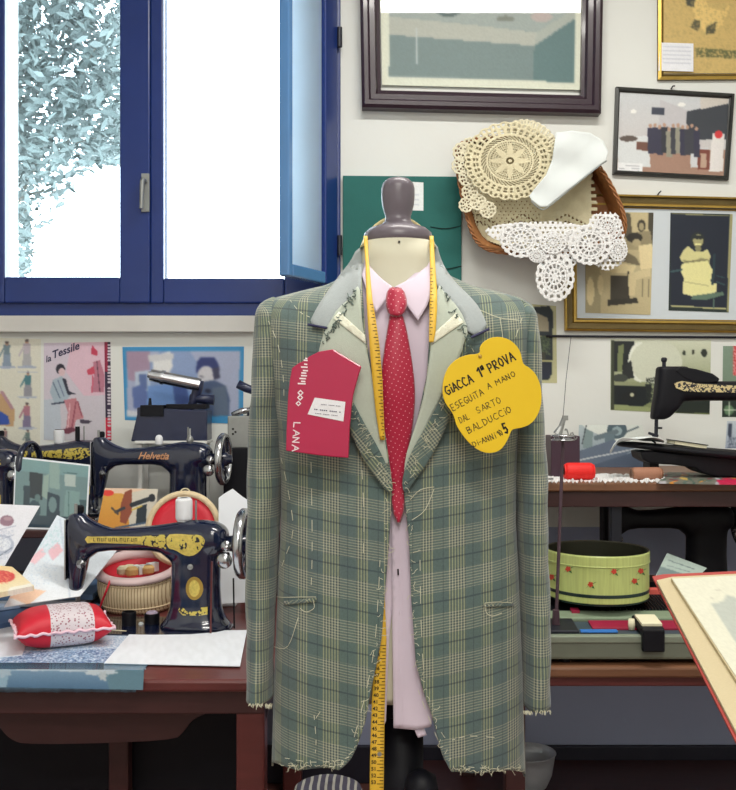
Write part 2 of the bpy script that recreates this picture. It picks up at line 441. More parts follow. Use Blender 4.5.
# text -------------------------------------------------------------
def text_bm(s, size=1.0, shear=0.0, bold=0.0, space=1.0):
    c = bpy.data.curves.new('t', 'FONT'); c.body = s; c.size = size; c.shear = shear; c.offset = bold; c.space_character = space
    c.resolution_u = 3
    o = bpy.data.objects.new('t', c); COL.objects.link(o)
    dg = bpy.context.evaluated_depsgraph_get(); dg.update()
    me = o.evaluated_get(dg).to_mesh(); bm = nbm(); bm.from_mesh(me)
    o.evaluated_get(dg).to_mesh_clear(); bpy.data.objects.remove(o); bpy.data.curves.remove(c)
    return bm
GL = {'A': [[(0, 0), (.4, 1), (.8, 0)], [(.15, .4), (.65, .4)]], 'B': [[(0, 0), (0, 1), (.5, .9), (.5, .6), (0, .5), (.65, .4), (.6, .05), (0, 0)]],
      'C': [[(.7, .9), (.3, 1), (0, .6), (0, .3), (.3, 0), (.7, .1)]], 'D': [[(0, 0), (0, 1), (.5, .85), (.7, .5), (.5, .12), (0, 0)]],
      'E': [[(.6, 1), (0, 1), (0, 0), (.6, 0)], [(0, .5), (.5, .5)]], 'G': [[(.7, .9), (.3, 1), (0, .6), (0, .3), (.3, 0), (.7, .1), (.7, .45), (.4, .45)]],
      'i': [[(.15, 0), (.15, .65)], [(.15, .95), (.15, 1.03)]], 'L': [[(0, 1), (0, 0), (.6, 0)]], 'M': [[(0, 0), (.05, 1), (.4, .4), (.75, 1), (.8, 0)]],
      'N': [[(0, 0), (0, 1), (.6, 0), (.6, 1)]], 'O': [[(.35, 1), (.05, .75), (.02, .3), (.35, 0), (.68, .3), (.65, .75), (.35, 1)]],
      'P': [[(0, 0), (0, 1), (.5, .95), (.6, .7), (.45, .48), (0, .45)]], 'R': [[(0, 0), (0, 1), (.5, .95), (.58, .72), (.4, .5), (0, .48), (.6, 0)]],
      'S': [[(.6, .9), (.3, 1), (.02, .78), (.1, .55), (.5, .45), (.6, .2), (.3, 0), (0, .1)]], 'T': [[(0, 1), (.7, 1)], [(.35, 1), (.35, 0)]],
      'U': [[(0, 1), (0, .25), (.3, 0), (.6, .25), (.6, 1)]], 'V': [[(0, 1), (.35, 0), (.7, 1)]], '1': [[(0, .75), (.3, 1), (.3, 0)]],
      '0': [[(.3, 1), (.05, .7), (.05, .3), (.3, 0), (.55, .3), (.55, .7), (.3, 1)]], '5': [[(.6, 1), (.1, 1), (.05, .55), (.45, .6), (.6, .3), (.35, 0), (0, .1)]],
      '-': [[(.05, .45), (.4, .45)]], 'a': [[(.45, 1), (.1, .95), (.1, .6), (.4, .6), (.45, 1), (.45, .5)], [(.05, .35), (.5, .35)]], 'F': [[(.6, 1), (0, 1), (0, 0)], [(0, .5), (.45, .5)]]}
WID = {'i': .35, '1': .45, 'M': .95, ' ': .55, '-': .5, 'a': .6}
def strokes(bm, s, p0, p1, h, w, fn, off):
    """hand lettering from px p0 to p1 along the baseline"""
    p0 = Vector(p0); p1 = Vector(p1); d = (p1 - p0); n = sum(WID.get(c, .85) for c in s)
    sx = d.length / (n - .15); d.normalize(); up = Vector((d.y, -d.x))
    x = 0
    for c in s:
        sup = c == 'a'
        for pl in GL.get(c, []):
            q = []
            for (a, b) in pl:
                if sup: b = .45 + b * .55; a *= .8
                q.append(p0 + d * (x + a * .85) * sx + up * (b * h + random.uniform(-.04, .04) * h))
            for a, b in zip(q, q[1:]):
                t = (b - a)
                if t.length < 1e-6: continue
                t.normalize(); s2 = Vector((-t.y, t.x)) * w / 2; e = t * w * .35
                vs = [bm.verts.new(fn(p.x, p.y, off)) for p in (a - e + s2, a - e - s2, b + e - s2, b + e + s2)]
                bm.faces.new(vs)
        x += WID.get(c, .85)
# ================================================================== THE ROOM
YW = 2.95
XL, XR, YB = -1.75, 2.1, -2.6
wx0, wx1, wz0, wz1 = -1.19, -0.085, 1.448, 2.62
T_ = 0.28
def struct(name, bm, m, **kw):
    return obj(name, bm, m, kind='structure', **kw)
bm = nbm(); box(bm, XL - .1, XR + .1, YB - .1, YW + T_, -0.08, 0); struct('floor', bm, M['floor'])
bm = nbm(); box(bm, XL - .1, XR + .1, YB - .1, YW + T_, CEIL, CEIL + .1); struct('ceiling', bm, M['ceil'])
bm = nbm()
zd = W(0, 527, YW).z
for a, b, c, d in ((XL, wx0, wz0, wz1), (wx1, XR, wz0, wz1), (XL, XR, wz1, CEIL), (XL, XR, zd, wz0)):
    box(bm, a, b, YW, YW + T_, c, d)
box(bm, XL, XR, YW, YW + T_, 0, zd, mi=1)
struct('wall_back', bm, [M['wall'], M['dado']])
bm = nbm(); box(bm, XL - .1, XL, YB, YW + T_, 0, CEIL); struct('wall_left', bm, M['wall'])
bm = nbm(); box(bm, XR, XR + .1, YB, YW + T_, 0, CEIL); struct('wall_right', bm, M['wall'])
bm = nbm(); box(bm, XL, XR, YB - .1, YB, 0, CEIL); struct('wall_front', bm, M['wall'])
bm = nbm(); box(bm, XL, XR, YW - .018, YW, 0, 0.115); struct('baseboard_back', bm, M['base'], bevel=.003)
bm = nbm(); box(bm, .12, XR, 2.50, YW - .018, 0, 0.074); struct('trim_1', bm, M['wood_dark'], bevel=.004)
# window: outer frame, mullion, sill
bm = nbm()
def fbar(a, b, c, d, y0=YW - .012, y1=YW + .06): box(bm, a, b, y0, y1, c, d)
X = lambda px, Y=YW: (px - 368) / F * Y
Z = lambda py, Y=YW: EYE - (py - 395) / F * Y
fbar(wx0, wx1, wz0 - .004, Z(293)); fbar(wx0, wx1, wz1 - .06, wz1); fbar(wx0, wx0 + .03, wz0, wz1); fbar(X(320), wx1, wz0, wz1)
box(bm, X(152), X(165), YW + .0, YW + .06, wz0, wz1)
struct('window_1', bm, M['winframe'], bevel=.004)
win = bpy.data.objects['window_1']
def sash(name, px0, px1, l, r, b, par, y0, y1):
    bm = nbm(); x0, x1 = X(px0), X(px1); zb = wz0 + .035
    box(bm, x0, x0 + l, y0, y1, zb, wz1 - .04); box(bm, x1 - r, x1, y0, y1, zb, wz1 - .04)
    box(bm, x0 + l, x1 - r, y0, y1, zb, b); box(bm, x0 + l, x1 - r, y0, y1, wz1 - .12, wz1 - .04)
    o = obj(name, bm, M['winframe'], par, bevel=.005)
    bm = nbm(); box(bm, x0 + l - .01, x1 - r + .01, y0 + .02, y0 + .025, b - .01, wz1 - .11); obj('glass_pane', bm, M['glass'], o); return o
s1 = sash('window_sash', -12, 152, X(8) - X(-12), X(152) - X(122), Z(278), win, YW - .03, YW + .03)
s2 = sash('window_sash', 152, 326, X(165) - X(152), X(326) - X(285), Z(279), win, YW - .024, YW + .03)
# handle
bm = nbm()
box(bm, X(144), X(152), YW - .036, YW - .03, Z(214), Z(176))
tube(bm, [(X(148), YW - .03, Z(184)), (X(148), YW - .065, Z(184)), (X(147.5), YW - .068, Z(186)), (X(146.5), YW - .068, Z(213))], [.007, .007, .0075, .006], 10)
obj('window_handle', bm, M['steel'], s1, smooth=False, bevel=.001)
# sill slab
bm = nbm(); box(bm, XL, X(338), YW - .035, YW, Z(332, 2.915), wz0 - .004); struct('trim_2', bm, M['sill'], bevel=.003)
# inner sash opened into the room, hinged at the right of the window
hx, hy = X(338), YW - .03
fx, fy = (289 - 368) / F * 2.66, 2.66
d = Vector((fx - hx, fy - hy, 0)); Ls = d.length; d.normalize(); nn = Vector((-d.y, d.x, 0))
if nn.x < 0: nn = -nn
Tm = Matrix(((d.x, nn.x, 0, hx), (d.y, nn.y, 0, hy), (0, 0, 1, 0), (0, 0, 0, 1)))
zb = 1.535
bm = nbm(); t = .034
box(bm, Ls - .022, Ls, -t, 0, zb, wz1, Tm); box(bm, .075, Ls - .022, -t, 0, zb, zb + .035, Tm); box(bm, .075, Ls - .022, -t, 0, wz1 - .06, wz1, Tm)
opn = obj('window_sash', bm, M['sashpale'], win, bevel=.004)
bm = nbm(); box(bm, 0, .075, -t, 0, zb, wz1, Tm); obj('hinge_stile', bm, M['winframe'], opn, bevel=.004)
bm = nbm(); box(bm, .07, Ls - .018, -.02, -.015, zb + .03, wz1 - .05, Tm); obj('frosted_pane', bm, M['frost'], opn)
bm = nbm()
for z in (1.66, 2.3): lathe(bm, [(.008, z - .03), (.008, z + .03)], 10, (hx + .006, hy + .0, 0))
obj('hinge', bm, M['iron'], win, smooth=False)

# ceiling lamps (luminous diffuser tubes are the area lights)
for i, (lx, ly, p) in enumerate(LAMPS):
    lab = ['white fluorescent ceiling lamp over the wall side of the room', 'white fluorescent ceiling lamp in the middle of the room', 'white fluorescent ceiling lamp at the far end behind the viewer'][i]
    t = thing('ceiling_lamp', lab, 'ceiling lamp', (lx, ly, CEIL - .09), 'fluorescent ceiling lamps')
    bm = nbm(); box(bm, lx - .65, lx + .65, ly - .09, ly + .09, CEIL - .09, CEIL - .0005); obj('lamp_housing', bm, M['doorw'], t, bevel=.01)

# ------------------------------------------------------------------ the tree outside
t = thing('tree', 'pale leafy tree growing outside the left window pane', 'tree', (-2.2, 6.2, -1.2))
bm = nbm()
tube(bm, [(-3.2, 6.5, -1.2), (-3.15, 6.5, .6), (-3.0, 6.5, 1.8), (-2.8, 6.4, 3.2)], [.16, .13, .09, .04], 10)
obj('trunk', bm, M['bark'], t, smooth=True)
bl = []
for k in range(24):
    a = Vector((-2.95 + random.uniform(-.1, .1), 6.45, random.uniform(1.2, 3)))
    b = W(random.uniform(-40, 118), random.uniform(-40, 262), random.uniform(5.4, 6.4))
    bl.append((a, b)); bm = nbm()
    m_ = (a + b) / 2 + Vector((0, 0, .12)); tube(bm, curve_through([a, m_, b], 5), [.010] * 3 + [.006] * 4 + [.003] * 4, 5)
    if k == 0: allb = bm
    else:
        me = bpy.data.meshes.new('x'); bm.to_mesh(me); bm.free(); allb.from_mesh(me); bpy.data.meshes.remove(me)
obj('branches', allb, M['bark'], t)
bm = nbm(); n = 0
while n < 13000:
    px, py = random.uniform(-70, 135), random.uniform(-60, 280)
    # the crown thins out towards the lower right
    f = 1.0
    if py > 165 and px > 30: f = max(0, 1 - ((px - 30) / 75 + (py - 165) / 85) * .95) ** 1.5
    if py > 240: f *= .5
    h = math.sin(px * .09 + 1.3) * math.sin(py * .07 + .5) + math.sin(px * .21 + py * .13)
    if random.random() > f * (.66 + .26 * h): continue
    c = W(px, py, random.uniform(5.3, 6.8)); s = random.uniform(.014, .034)
    R = Matrix.Rotation(random.uniform(0, 6.28), 3, 'Z') @ Matrix.Rotation(random.uniform(-1.2, 1.2), 3, 'X') @ Matrix.Rotation(random.uniform(-1.2, 1.2), 3, 'Y')
    q = [(-s * 1.6, 0, 0), (-.4 * s, -s * .6, .004), (s * .9, -.35 * s, .0), (s * 1.7, 0, -.006), (s * .9, .35 * s, 0), (-.4 * s, s * .6, .004)]
    bm.faces.new([bm.verts.new(c + R @ Vector(p)) for p in q]); n += 1
obj('foliage', bm, M['leaf'], t, nrm=False)

# ================================================================== THINGS ON THE WALL
YP = YW - .004
# big walnut frame
fl = flat(YW)
t = thing('framed_picture', 'large walnut framed picture of a stone counter under glass, above the basket', 'framed picture', W(480, 60, YW))
q = [(358, -118), (602, -112), (598, 117), (362, 111)]
bm = frame_mesh(q, fl, [(0, 0, 0), (0, .038, 0), (3, .045, 0), (7, .045, 0), (9, .036, 0), (14, .036, 0), (16, .026, 0), (19, .022, 0), (19.5, .010, 0)])
obj('frame', bm, M['wood_frame'], t)
pit = [('g', (150, 170, 176), (86, 112, 116)),
       ('p', [(389, -60), (577, -60), (577, 12), (540, 34), (389, 18)], (148, 160, 156)),
       ('p', [(389, 18), (470, 26), (536, 34), (534, 47), (389, 36)], (170, 174, 164)),
       ('p', [(536, 34), (577, 8), (577, 18), (534, 47)], (160, 168, 160)),
       ('p', [(389, 36), (534, 47), (532, 82), (389, 76)], (104, 126, 126)),
       ('p', [(534, 47), (577, 18), (577, 84), (532, 82)], (76, 110, 112)),
       ('e', 448, 2, 18, 16, (60, 84, 84)), ('e', 446, 5, 6, 6, (180, 190, 186)), ('e', 505, 20, 9, 3, (112, 120, 110)), ('e', 541, 18, 11, 5, (176, 164, 160)),
       ('l', 418, -40, 416, 77, 1, (180, 190, 190))]
art('picture_print', [(379, -98), (583, -94), (580, 91), (382, 86)], fl,
    [('p', [(0, -200), (700, -200), (700, 200), (0, 200)], (214, 218, 200))] +
    [(('p', [(389, -90), (574, -90), (574, 82), (389, 78)], (120, 140, 140)))] + [i for i in pit if i[0] != 'g'] +
    [('p', [(378, -100), (389, -100), (389, 95), (378, 95)], (214, 218, 200)), ('p', [(574, -100), (590, -100), (590, 95), (574, 95)], (214, 218, 200)),
     ('p', [(378, 78), (590, 84), (590, 95), (378, 95)], (214, 218, 200))], t, m=M['printgloss'], off=.010, cell=1.5)

# small black-framed group photograph
t = thing('framed_photograph', 'small black framed colour photograph of a group standing in a workroom', 'framed picture', W(672, 135, YW))
tilt = plane_fn((0, YW, 1.0), (0, -1, -.0))
q = [(615, 88), (733, 95), (727, 181), (612, 175)]
obj('frame', frame_mesh(q, fl, [(0, 0, 0), (0, .014, 0), (2.6, .017, 0), (3.4, .010, 0), (4.4, .008, 0), (4.4, .004, 0)]), M['frame_black'], t)
it = [('g', (206, 210, 214), (206, 198, 196)),
      ('p', [(610, 150), (730, 150), (730, 190), (610, 190)], (166, 130, 112)), ('p', [(660, 100), (690, 112), (690, 150), (656, 150)], (198, 196, 200)),
      ('p', [(686, 112), (728, 103), (728, 140), (686, 140)], (50, 56, 66)), ('p', [(700, 98), (728, 98), (728, 104), (700, 110)], (210, 204, 196)),
      ('p', [(651, 108), (664, 108), (664, 116), (651, 115)], (54, 60, 78)), ('e', 633, 112, 3, 2, (244, 244, 240)), ('e', 681, 105, 4, 2, (244, 244, 240)),
      ('p', [(617, 138), (648, 136), (650, 168), (617, 165)], (220, 224, 226)), ('e', 628, 139, 9, 3, (90, 76, 70)), ('p', [(636, 142), (650, 143), (650, 152), (636, 150)], (110, 70, 56)),
      ('p', [(712, 134), (724, 134), (722, 172), (708, 172)], (232, 228, 226)), ('e', 718, 135, 4, 4, (214, 50, 56)),
      ('p', [(690, 148), (708, 148), (706, 168), (690, 168)], (212, 214, 218)), ('p', [(697, 150), (709, 150), (709, 170), (697, 170)], (120, 56, 44)), ('p', [(700, 154), (706, 154), (706, 168), (700, 168)], (190, 160, 140))]
rr = random.Random(3)
for k in range(11):
    x = 650 + k * 4.6; y = 130 + rr.uniform(-3, 2); cc = rr.choice([(36, 40, 52), (52, 54, 66), (30, 32, 46), (150, 148, 132), (44, 44, 70)])
    it += [('p', [(x - 3, y), (x + 3, y), (x + 3.2, y + 26), (x - 2.6, y + 26)], cc), ('e', x, y - 2, 1.7, 2.1, (186, 150, 128))]
it += [('p', [(617, 163), (642, 164), (642, 175), (617, 173)], (240, 242, 244))] + [('l', 619, 166 + k * 2.6, 639, 166.5 + k * 2.6, .6, (170, 172, 180)) for k in range(3)]
art('photo_print', [(619.5, 92.5), (728.5, 99), (723, 177), (616.5, 171)], fl, it, t, m=M['printgloss'], off=.005, cell=.8, blur=1)
bm = nbm(); tube(bm, [W(671, 89, YW - .001), W(673, 86, YW - .012), W(675, 86, YW - .014)], .0022, 6); obj('picture_hook', bm, M['iron'], t)

# gilt frame with two old photographs
t = thing('framed_photographs', 'wide gilt frame holding two old photographs in a pale mount', 'framed picture', W(660, 265, YW))
q = [(563, 194), (802, 200), (800, 334), (564, 331)]
bm = frame_mesh(q, fl, [(0, 0, 0), (0, .016, 0), (2, .020, 0), (3, .012, 1), (8, .010, 1), (9, .016, 0), (11, .016, 0), (12, .006, 1), (13, .004, 0)])
obj('frame', bm, [M['gold'], M['gold_dark']], t)
bm = prism([(574, 204), (792, 210), (790, 324), (574, 320)], lambda a, b, c=0: fl(a, b, c), .004); obj('mount', bm, M['mount'], t)
sep = lambda l: tuple(int(v) for v in (l, l * .93, l * .72))
it = [('p', [(560, 190), (660, 190), (660, 340), (560, 340)], sep(168)),
      ('p', [(600, 250), (652, 250), (652, 315), (600, 315)], sep(196)), ('p', [(600, 212), (652, 212), (652, 240), (600, 240)], sep(200)), ('p', [(648, 212), (653, 212), (653, 245), (648, 245)], sep(70)),
      ('e', 641, 226, 4, 6, sep(60)), ('e', 641, 227, 2.6, 4, sep(170)), ('p', [(632, 233), (650, 231), (652, 246), (632, 244)], sep(150)),
      ('p', [(620, 212), (630, 214), (632, 240), (620, 236)], sep(90)), ('e', 634, 238, 8, 5, sep(46)), ('e', 636, 243, 4, 4, sep(180)),
      ('p', [(638, 246), (652, 244), (652, 268), (640, 270)], sep(230)), ('p', [(622, 250), (636, 258), (640, 266), (622, 262)], sep(120)),
      ('p', [(606, 262), (636, 266), (632, 274), (604, 272)], sep(226)), ('p', [(610, 276), (628, 276), (628, 300), (610, 300)], sep(60)), ('l', 628, 272, 628, 298, 1.4, sep(40)),
      ('p', [(628, 274), (650, 268), (650, 276), (636, 280), (634, 296), (628, 296)], sep(216)), ('p', [(607, 300), (636, 298), (638, 303), (607, 306)], sep(50)), ('l', 642, 280, 642, 297, 1, sep(110)), ('l', 648, 280, 648, 297, 1, sep(110)),
      ('e', 590, 292, 4, 14, sep(226)), ('e', 600, 285, 3, 10, sep(214)), ('e', 612, 250, 6, 14, sep(140))]
art('photo_print', [(585, 212), (653, 213), (650, 315), (585, 313)], fl, it, t, off=.0055, cell=.9)
gd = lambda l: (int(l * .82), int(l * .95), int(l * .8)) if l < 90 else (int(l), int(l * .98), int(l * .70))
it = [('p', [(668, 210), (734, 210), (734, 315), (668, 315)], (30, 44, 42)), ('p', [(670.5, 214), (729, 216), (727, 309), (670, 307)], (20, 30, 48)),
      ('p', [(729, 214), (733, 214), (730, 312), (726, 312)], gd(160)), ('l', 672, 214, 728, 216, 1, gd(150)), ('l', 671, 306, 725, 309, 1.4, gd(190)),
      ('e', 697, 240, 7, 8, (34, 40, 40)), ('e', 697.5, 241, 5, 6.5, gd(168)), ('p', [(692, 236), (703, 236), (702, 239), (693, 239)], (34, 40, 40)), ('l', 694.5, 244.5, 700, 244.5, 1.2, gd(240)), ('l', 696, 239.5, 697.4, 239.5, .8, (40, 44, 44)), ('l', 699, 239.5, 700.6, 239.5, .8, (40, 44, 44)), ('e', 697.5, 249, 3, 4, gd(140)),
      ('p', [(683, 250), (688, 246), (694, 252), (702, 252), (707, 249), (710, 256), (708, 266), (681, 262), (679, 258)], gd(214)), ('p', [(682, 260), (692, 262), (700, 258), (709, 260), (709, 266), (684, 263)], gd(160)),
      ('p', [(681, 264), (707, 261), (712, 270), (710, 282), (716, 284), (716, 292), (706, 297), (690, 296), (682, 294), (683, 278), (680, 272)], gd(232)), ('l', 684, 262, 706, 260, 1, gd(120)), ('l', 684, 282, 708, 286, .8, gd(180)),
      ('p', [(692, 296), (722, 292), (724, 295), (706, 300), (690, 300)], (96, 122, 104)), ('l', 713, 298, 713, 308, 1.3, (88, 112, 100)), ('l', 714, 255, 712, 284, 2.4, (34, 58, 66)), ('l', 716, 282, 724, 285, 1.4, (50, 76, 80)), ('l', 670, 272, 681, 270, 2, (60, 88, 92)), ('l', 716, 276, 724, 278, 1, (50, 76, 80))]
art('photo_print', [(670, 213), (732, 214.5), (728, 312.5), (668, 310.5)], fl, it, t, off=.0055, cell=.8, blur=1)
bm = nbm(); tube(bm, [W(657, 196, YW - .001), W(659, 193, YW - .012), W(661, 191, YW - .012)], .0022, 6); obj('picture_hook', bm, M['iron'], t)
bm = nbm(); tube(bm, [W(546, 336, YW - .006), W(820, 338, YW - .006)], .004, 6)  # thin tube stands in for the shadow line below the gilt frame
setprops(obj('frame_shadow_line', bm, M['iron']), 'thin blue-grey line on the wall shaped as the shadow under the gilt frame', 'cord')

# ochre picture top right with its slip of paper
t = thing('framed_poster', 'ochre poster in a thin gilt frame at the top right corner', 'framed picture', W(700, 30, YW))
q = [(657, -110), (830, -100), (826, 80), (657, 81)]
obj('frame', frame_mesh(q, fl, [(0, 0, 0), (0, .012, 0), (3, .014, 1), (5, .008, 0), (6, .005, 1)]), [M['gold_dark'], M['gold']], t)
oc = lambda k: (int(206 * k), int(178 * k), int(112 * k))
it = [('p', [(600, -200), (900, -200), (900, 200), (600, 200)], oc(1)), ('p', [(690, -10), (700, -10), (708, 8), (722, 12), (730, 4), (722, 26), (706, 34), (694, 22)], oc(1.12)),
      ('p', [(684, -10), (696, -10), (693, 8), (686, 6)], (70, 72, 60)), ('p', [(694, 20), (700, 22), (698, 32), (690, 28)], (90, 86, 62)), ('p', [(706, 28), (716, 22), (714, 34), (705, 35)], (84, 82, 60)),
      ('n', [(694, 48), (740, 52), (780, 52), (780, 60), (694, 58)], (96, 100, 62), .75), ('n', [(660, 0), (736, 0), (736, 78), (660, 78)], oc(.9), .15)]
art('poster_print', [(663, -104), (822, -95), (820, 74), (663, 74)], fl, it, t, off=.006, cell=1.2)
art('paper_label', [(659, 44), (692, 45), (692, 73), (657, 72)], fl, [('l', 662, 48 + k * 4, 689, 49 + k * 4, .7, (196, 200, 212)) for k in range(5)], t, base=(234, 236, 242), off=.013, cell=1, label='white typed paper label')

# scalloped old print at right of the jacket
t = thing('photograph', 'old scalloped photograph of a plant in a window, half behind the right shoulder', 'photograph', W(530, 340, YW))
it = [('p', [(400, 200), (700, 200), (700, 500), (400, 500)], (186, 184, 142)), ('p', [(520, 308), (549, 306), (553, 312), (552, 374), (548, 380), (520, 380)], (30, 40, 48)),
      ('p', [(524, 312), (534, 312), (533, 330), (524, 330)], (170, 168, 140)), ('p', [(537, 313), (548, 318), (549, 332), (537, 331)], (158, 150, 126)), ('p', [(537, 335), (549, 336), (549, 346), (537, 346)], (176, 170, 120)),
      ('e', 543, 344, 7, 8, (52, 66, 54)), ('n', [(533, 336), (551, 336), (551, 356), (533, 356)], (90, 104, 74), .35), ('p', [(520, 360), (552, 360), (552, 362), (520, 362)], (190, 186, 130)), ('p', [(522, 362), (552, 362), (550, 378), (522, 378)], (26, 34, 54)), ('p', [(538, 352), (546, 352), (545, 360), (540, 360)], (60, 60, 50))]
art('photo_print', [(503, 302), (556, 306), (557, 383), (503, 383)], fl, it, t, off=.001, cell=.9)
# black-and-white workshop photograph, and prints at the right edge
it = [('g', (214, 218, 196), (120, 130, 84)), ('p', [(611, 341), (634, 341), (638, 368), (612, 372)], (26, 32, 34)), ('p', [(618, 346), (624, 344), (622, 372), (617, 372)], (120, 130, 90)), ('e', 640, 362, 12, 20, (232, 236, 222)), ('e', 656, 362, 26, 22, (212, 216, 196)),
      ('p', [(611, 382), (652, 384), (650, 402), (640, 408), (611, 406)], (18, 26, 30)), ('p', [(624, 366), (631, 360), (634, 378), (620, 380)], (36, 40, 40)), ('e', 620, 378, 8, 4, (60, 66, 60)), ('p', [(612, 381), (645, 383), (645, 386), (612, 385)], (150, 156, 120)),
      ('p', [(620, 394), (636, 390), (636, 400), (622, 400)], (20, 24, 26)), ('e', 632, 395, 2, 2, (200, 200, 170)), ('p', [(676, 398), (710, 392), (710, 413), (676, 413)], (30, 40, 34)), ('p', [(611, 404), (660, 408), (655, 413), (611, 413)], (150, 160, 112)),
      ('e', 684, 353, 1.6, 2.4, (50, 56, 46)), ('e', 693, 352, 1.4, 2.6, (60, 62, 50)), ('e', 704, 353, 3, 4, (36, 42, 36)), ('n', [(646, 378), (664, 376), (664, 404), (646, 402)], (40, 46, 40), .5), ('p', [(611, 340), (614, 340), (614, 410), (611, 410)], (60, 66, 50))]
setprops(art('photograph', [(610.5, 339), (711, 340), (709.5, 414.5), (610.5, 410)], fl, it, None, off=.001, cell=.8), 'dark workshop photograph pinned behind the big right sewing machine', 'photograph')
it = [('g', (128, 150, 132), (110, 130, 110)), ('p', [(722, 393), (760, 393), (760, 420), (722, 420)], (28, 44, 36)), ('e', 729, 410, 5, 5, (96, 130, 96)), ('l', 724, 410, 736, 410, 1, (210, 220, 200)), ('l', 729, 402, 729, 416, 1, (210, 220, 200)),
      ('p', [(733, 345), (760, 345), (760, 376), (733, 376)], (206, 60, 66)), ('n', [(733, 345), (760, 345), (760, 376), (733, 376)], (236, 190, 190), .3)]
setprops(art('printed_card', [(723, 346), (764, 346), (764, 417), (722, 417)], fl, it, None, off=.001), 'green printed card with red corner at the right edge', 'card')
it = [('g', (196, 206, 214), (170, 180, 200)), ('p', [(728, 424), (732, 424), (731, 438), (728, 438)], (60, 70, 90)), ('n', [(728, 438), (760, 436), (760, 450), (726, 450)], (90, 100, 120), .4)]
setprops(art('printed_card', [(727, 421), (762, 421), (762, 452), (725, 452)], fl, it, None, off=.001), 'pale printed card under the green one at the right edge', 'card')

# left wall: costume plates, poster, blue bordered picture
def fig(x, y, h, c1, c2, lean_=0):
    return [('p', [(x - h * .10, y - h * .35), (x + h * .10, y - h * .35), (x + h * .17, y + h * .45), (x - h * .17, y + h * .45)], c1), ('p', [(x - h * .13, y - h * .38), (x + h * .13, y - h * .38), (x + h * .10, y - .02 * h), (x - h * .10, y)], c2), ('e', x, y - h * .44, h * .065, h * .08, (190, 150, 130)), ('e', x, y - h * .48, h * .07, h * .05, (96, 84, 84)), ('e', x, y + h * .47, h * .35, h * .05, (170, 180, 200)), ('l', x - h * .12, y - h * .25, x - h * .28, y + h * .05, h * .06, c2)]
it = []
for a in [(7, 355, 26, (140, 156, 176), (120, 140, 150)), (27, 354, 28, (176, 176, 180), (190, 180, 190)), (28, 385, 26, (150, 150, 160), (80, 130, 140)), (27, 416, 26, (130, 120, 150), (176, 120, 136)), (5, 438, 18, (120, 120, 140), (140, 110, 110)), (28, 439, 18, (104, 116, 120), (110, 130, 126)), (-22, 354, 26, (160, 140, 140), (120, 140, 150)), (-24, 440, 18, (160, 140, 140), (120, 140, 150))]: it += fig(*a)
it += [('p', [(-12, 398), (4, 392), (15, 410), (14, 426), (-12, 426)], (196, 160, 120)), ('p', [(-8, 406), (8, 416), (10, 424), (-8, 426)], (52, 84, 170)), ('l', 2, 392, 12, 408, 3, (180, 140, 150))]
for y in (372, 397, 428): it.append(('l', 18, y, 37, y, .7, (190, 196, 206)))
setprops(art('costume_chart', [(-44, 337), (41, 339), (40, 458), (-44, 460)], fl, it, None, base=(222, 220, 206), off=.001, cell=.9), 'sheet of small historic costume figures, leftmost on the wall under the sill', 'poster')
t = thing('fashion_poster', 'pink fashion poster of a seated man in a suit with red and black edge strip', 'poster', W(77, 390, YW))
it = [('g', (212, 200, 216), (206, 200, 208)), ('p', [(72, 340), (108, 340), (108, 395), (84, 396), (66, 372)], (224, 190, 206)), ('p', [(44, 400), (60, 398), (62, 440), (44, 440)], (190, 198, 210)),
      ('e', 60.5, 369, 4.6, 5, (40, 38, 54)), ('e', 62, 372, 3.4, 4, (218, 190, 196)), ('p', [(53, 380), (62, 376), (68, 386), (70, 396), (62, 404), (54, 402), (50, 392)], (168, 184, 198)), ('p', [(62, 378), (66, 379), (69, 391), (76, 394), (68, 395)], (46, 46, 66)), ('l', 52, 404, 66, 402, 1.6, (54, 60, 82)), ('l', 53, 382, 60, 398, 1, (90, 106, 130)), ('l', 58, 380, 64, 396, 1, (110, 120, 150)),
      ('p', [(64, 400), (76, 398), (80, 408), (84, 418), (76, 420), (74, 430), (66, 430), (68, 412)], (196, 130, 140)), ('l', 76, 402, 72, 428, 1.2, (150, 74, 90)), ('l', 78, 402, 82, 416, 1.2, (150, 74, 90)), ('l', 70, 404, 68, 428, .9, (232, 190, 196)),
      ('p', [(80, 419), (92, 421), (88, 424), (80, 423)], (70, 60, 80)), ('p', [(60, 430), (72, 427), (78, 430), (68, 434), (58, 432)], (120, 60, 80)),
      ('p', [(92, 345), (98, 352), (97, 356), (91, 354)], (196, 60, 90)), ('p', [(93, 362), (100, 360), (105, 376), (104, 392), (92, 392), (94, 376)], (186, 120, 140)), ('p', [(87, 370), (94, 366), (95, 374), (88, 375)], (206, 76, 100)), ('l', 97, 362, 100, 392, 1, (100, 60, 80)), ('l', 93, 376, 92, 392, 1.4, (206, 90, 116))]
art('poster_print', [(44, 343), (105, 342), (105, 441), (44, 440)], fl, it, t, off=.001, cell=.7)
it = [('p', [(100, 340), (108, 340), (108, 372), (100, 372)], (150, 30, 66)), ('p', [(100, 418), (112, 418), (112, 440), (100, 440)], (206, 34, 70))] + [('l', 108.6, 345 + k * 3.1, 110, 345 + k * 3.1, 2.0, (206, 196, 206)) for k in range(31) if k % 7 != 6]
art('edge_strip', [(104.5, 342), (110.5, 342), (111.5, 441), (106, 441)], fl, it, t, base=(52, 36, 66), off=.0018, cell=.5, blur=0, label='dark red and black lettered edge strip')
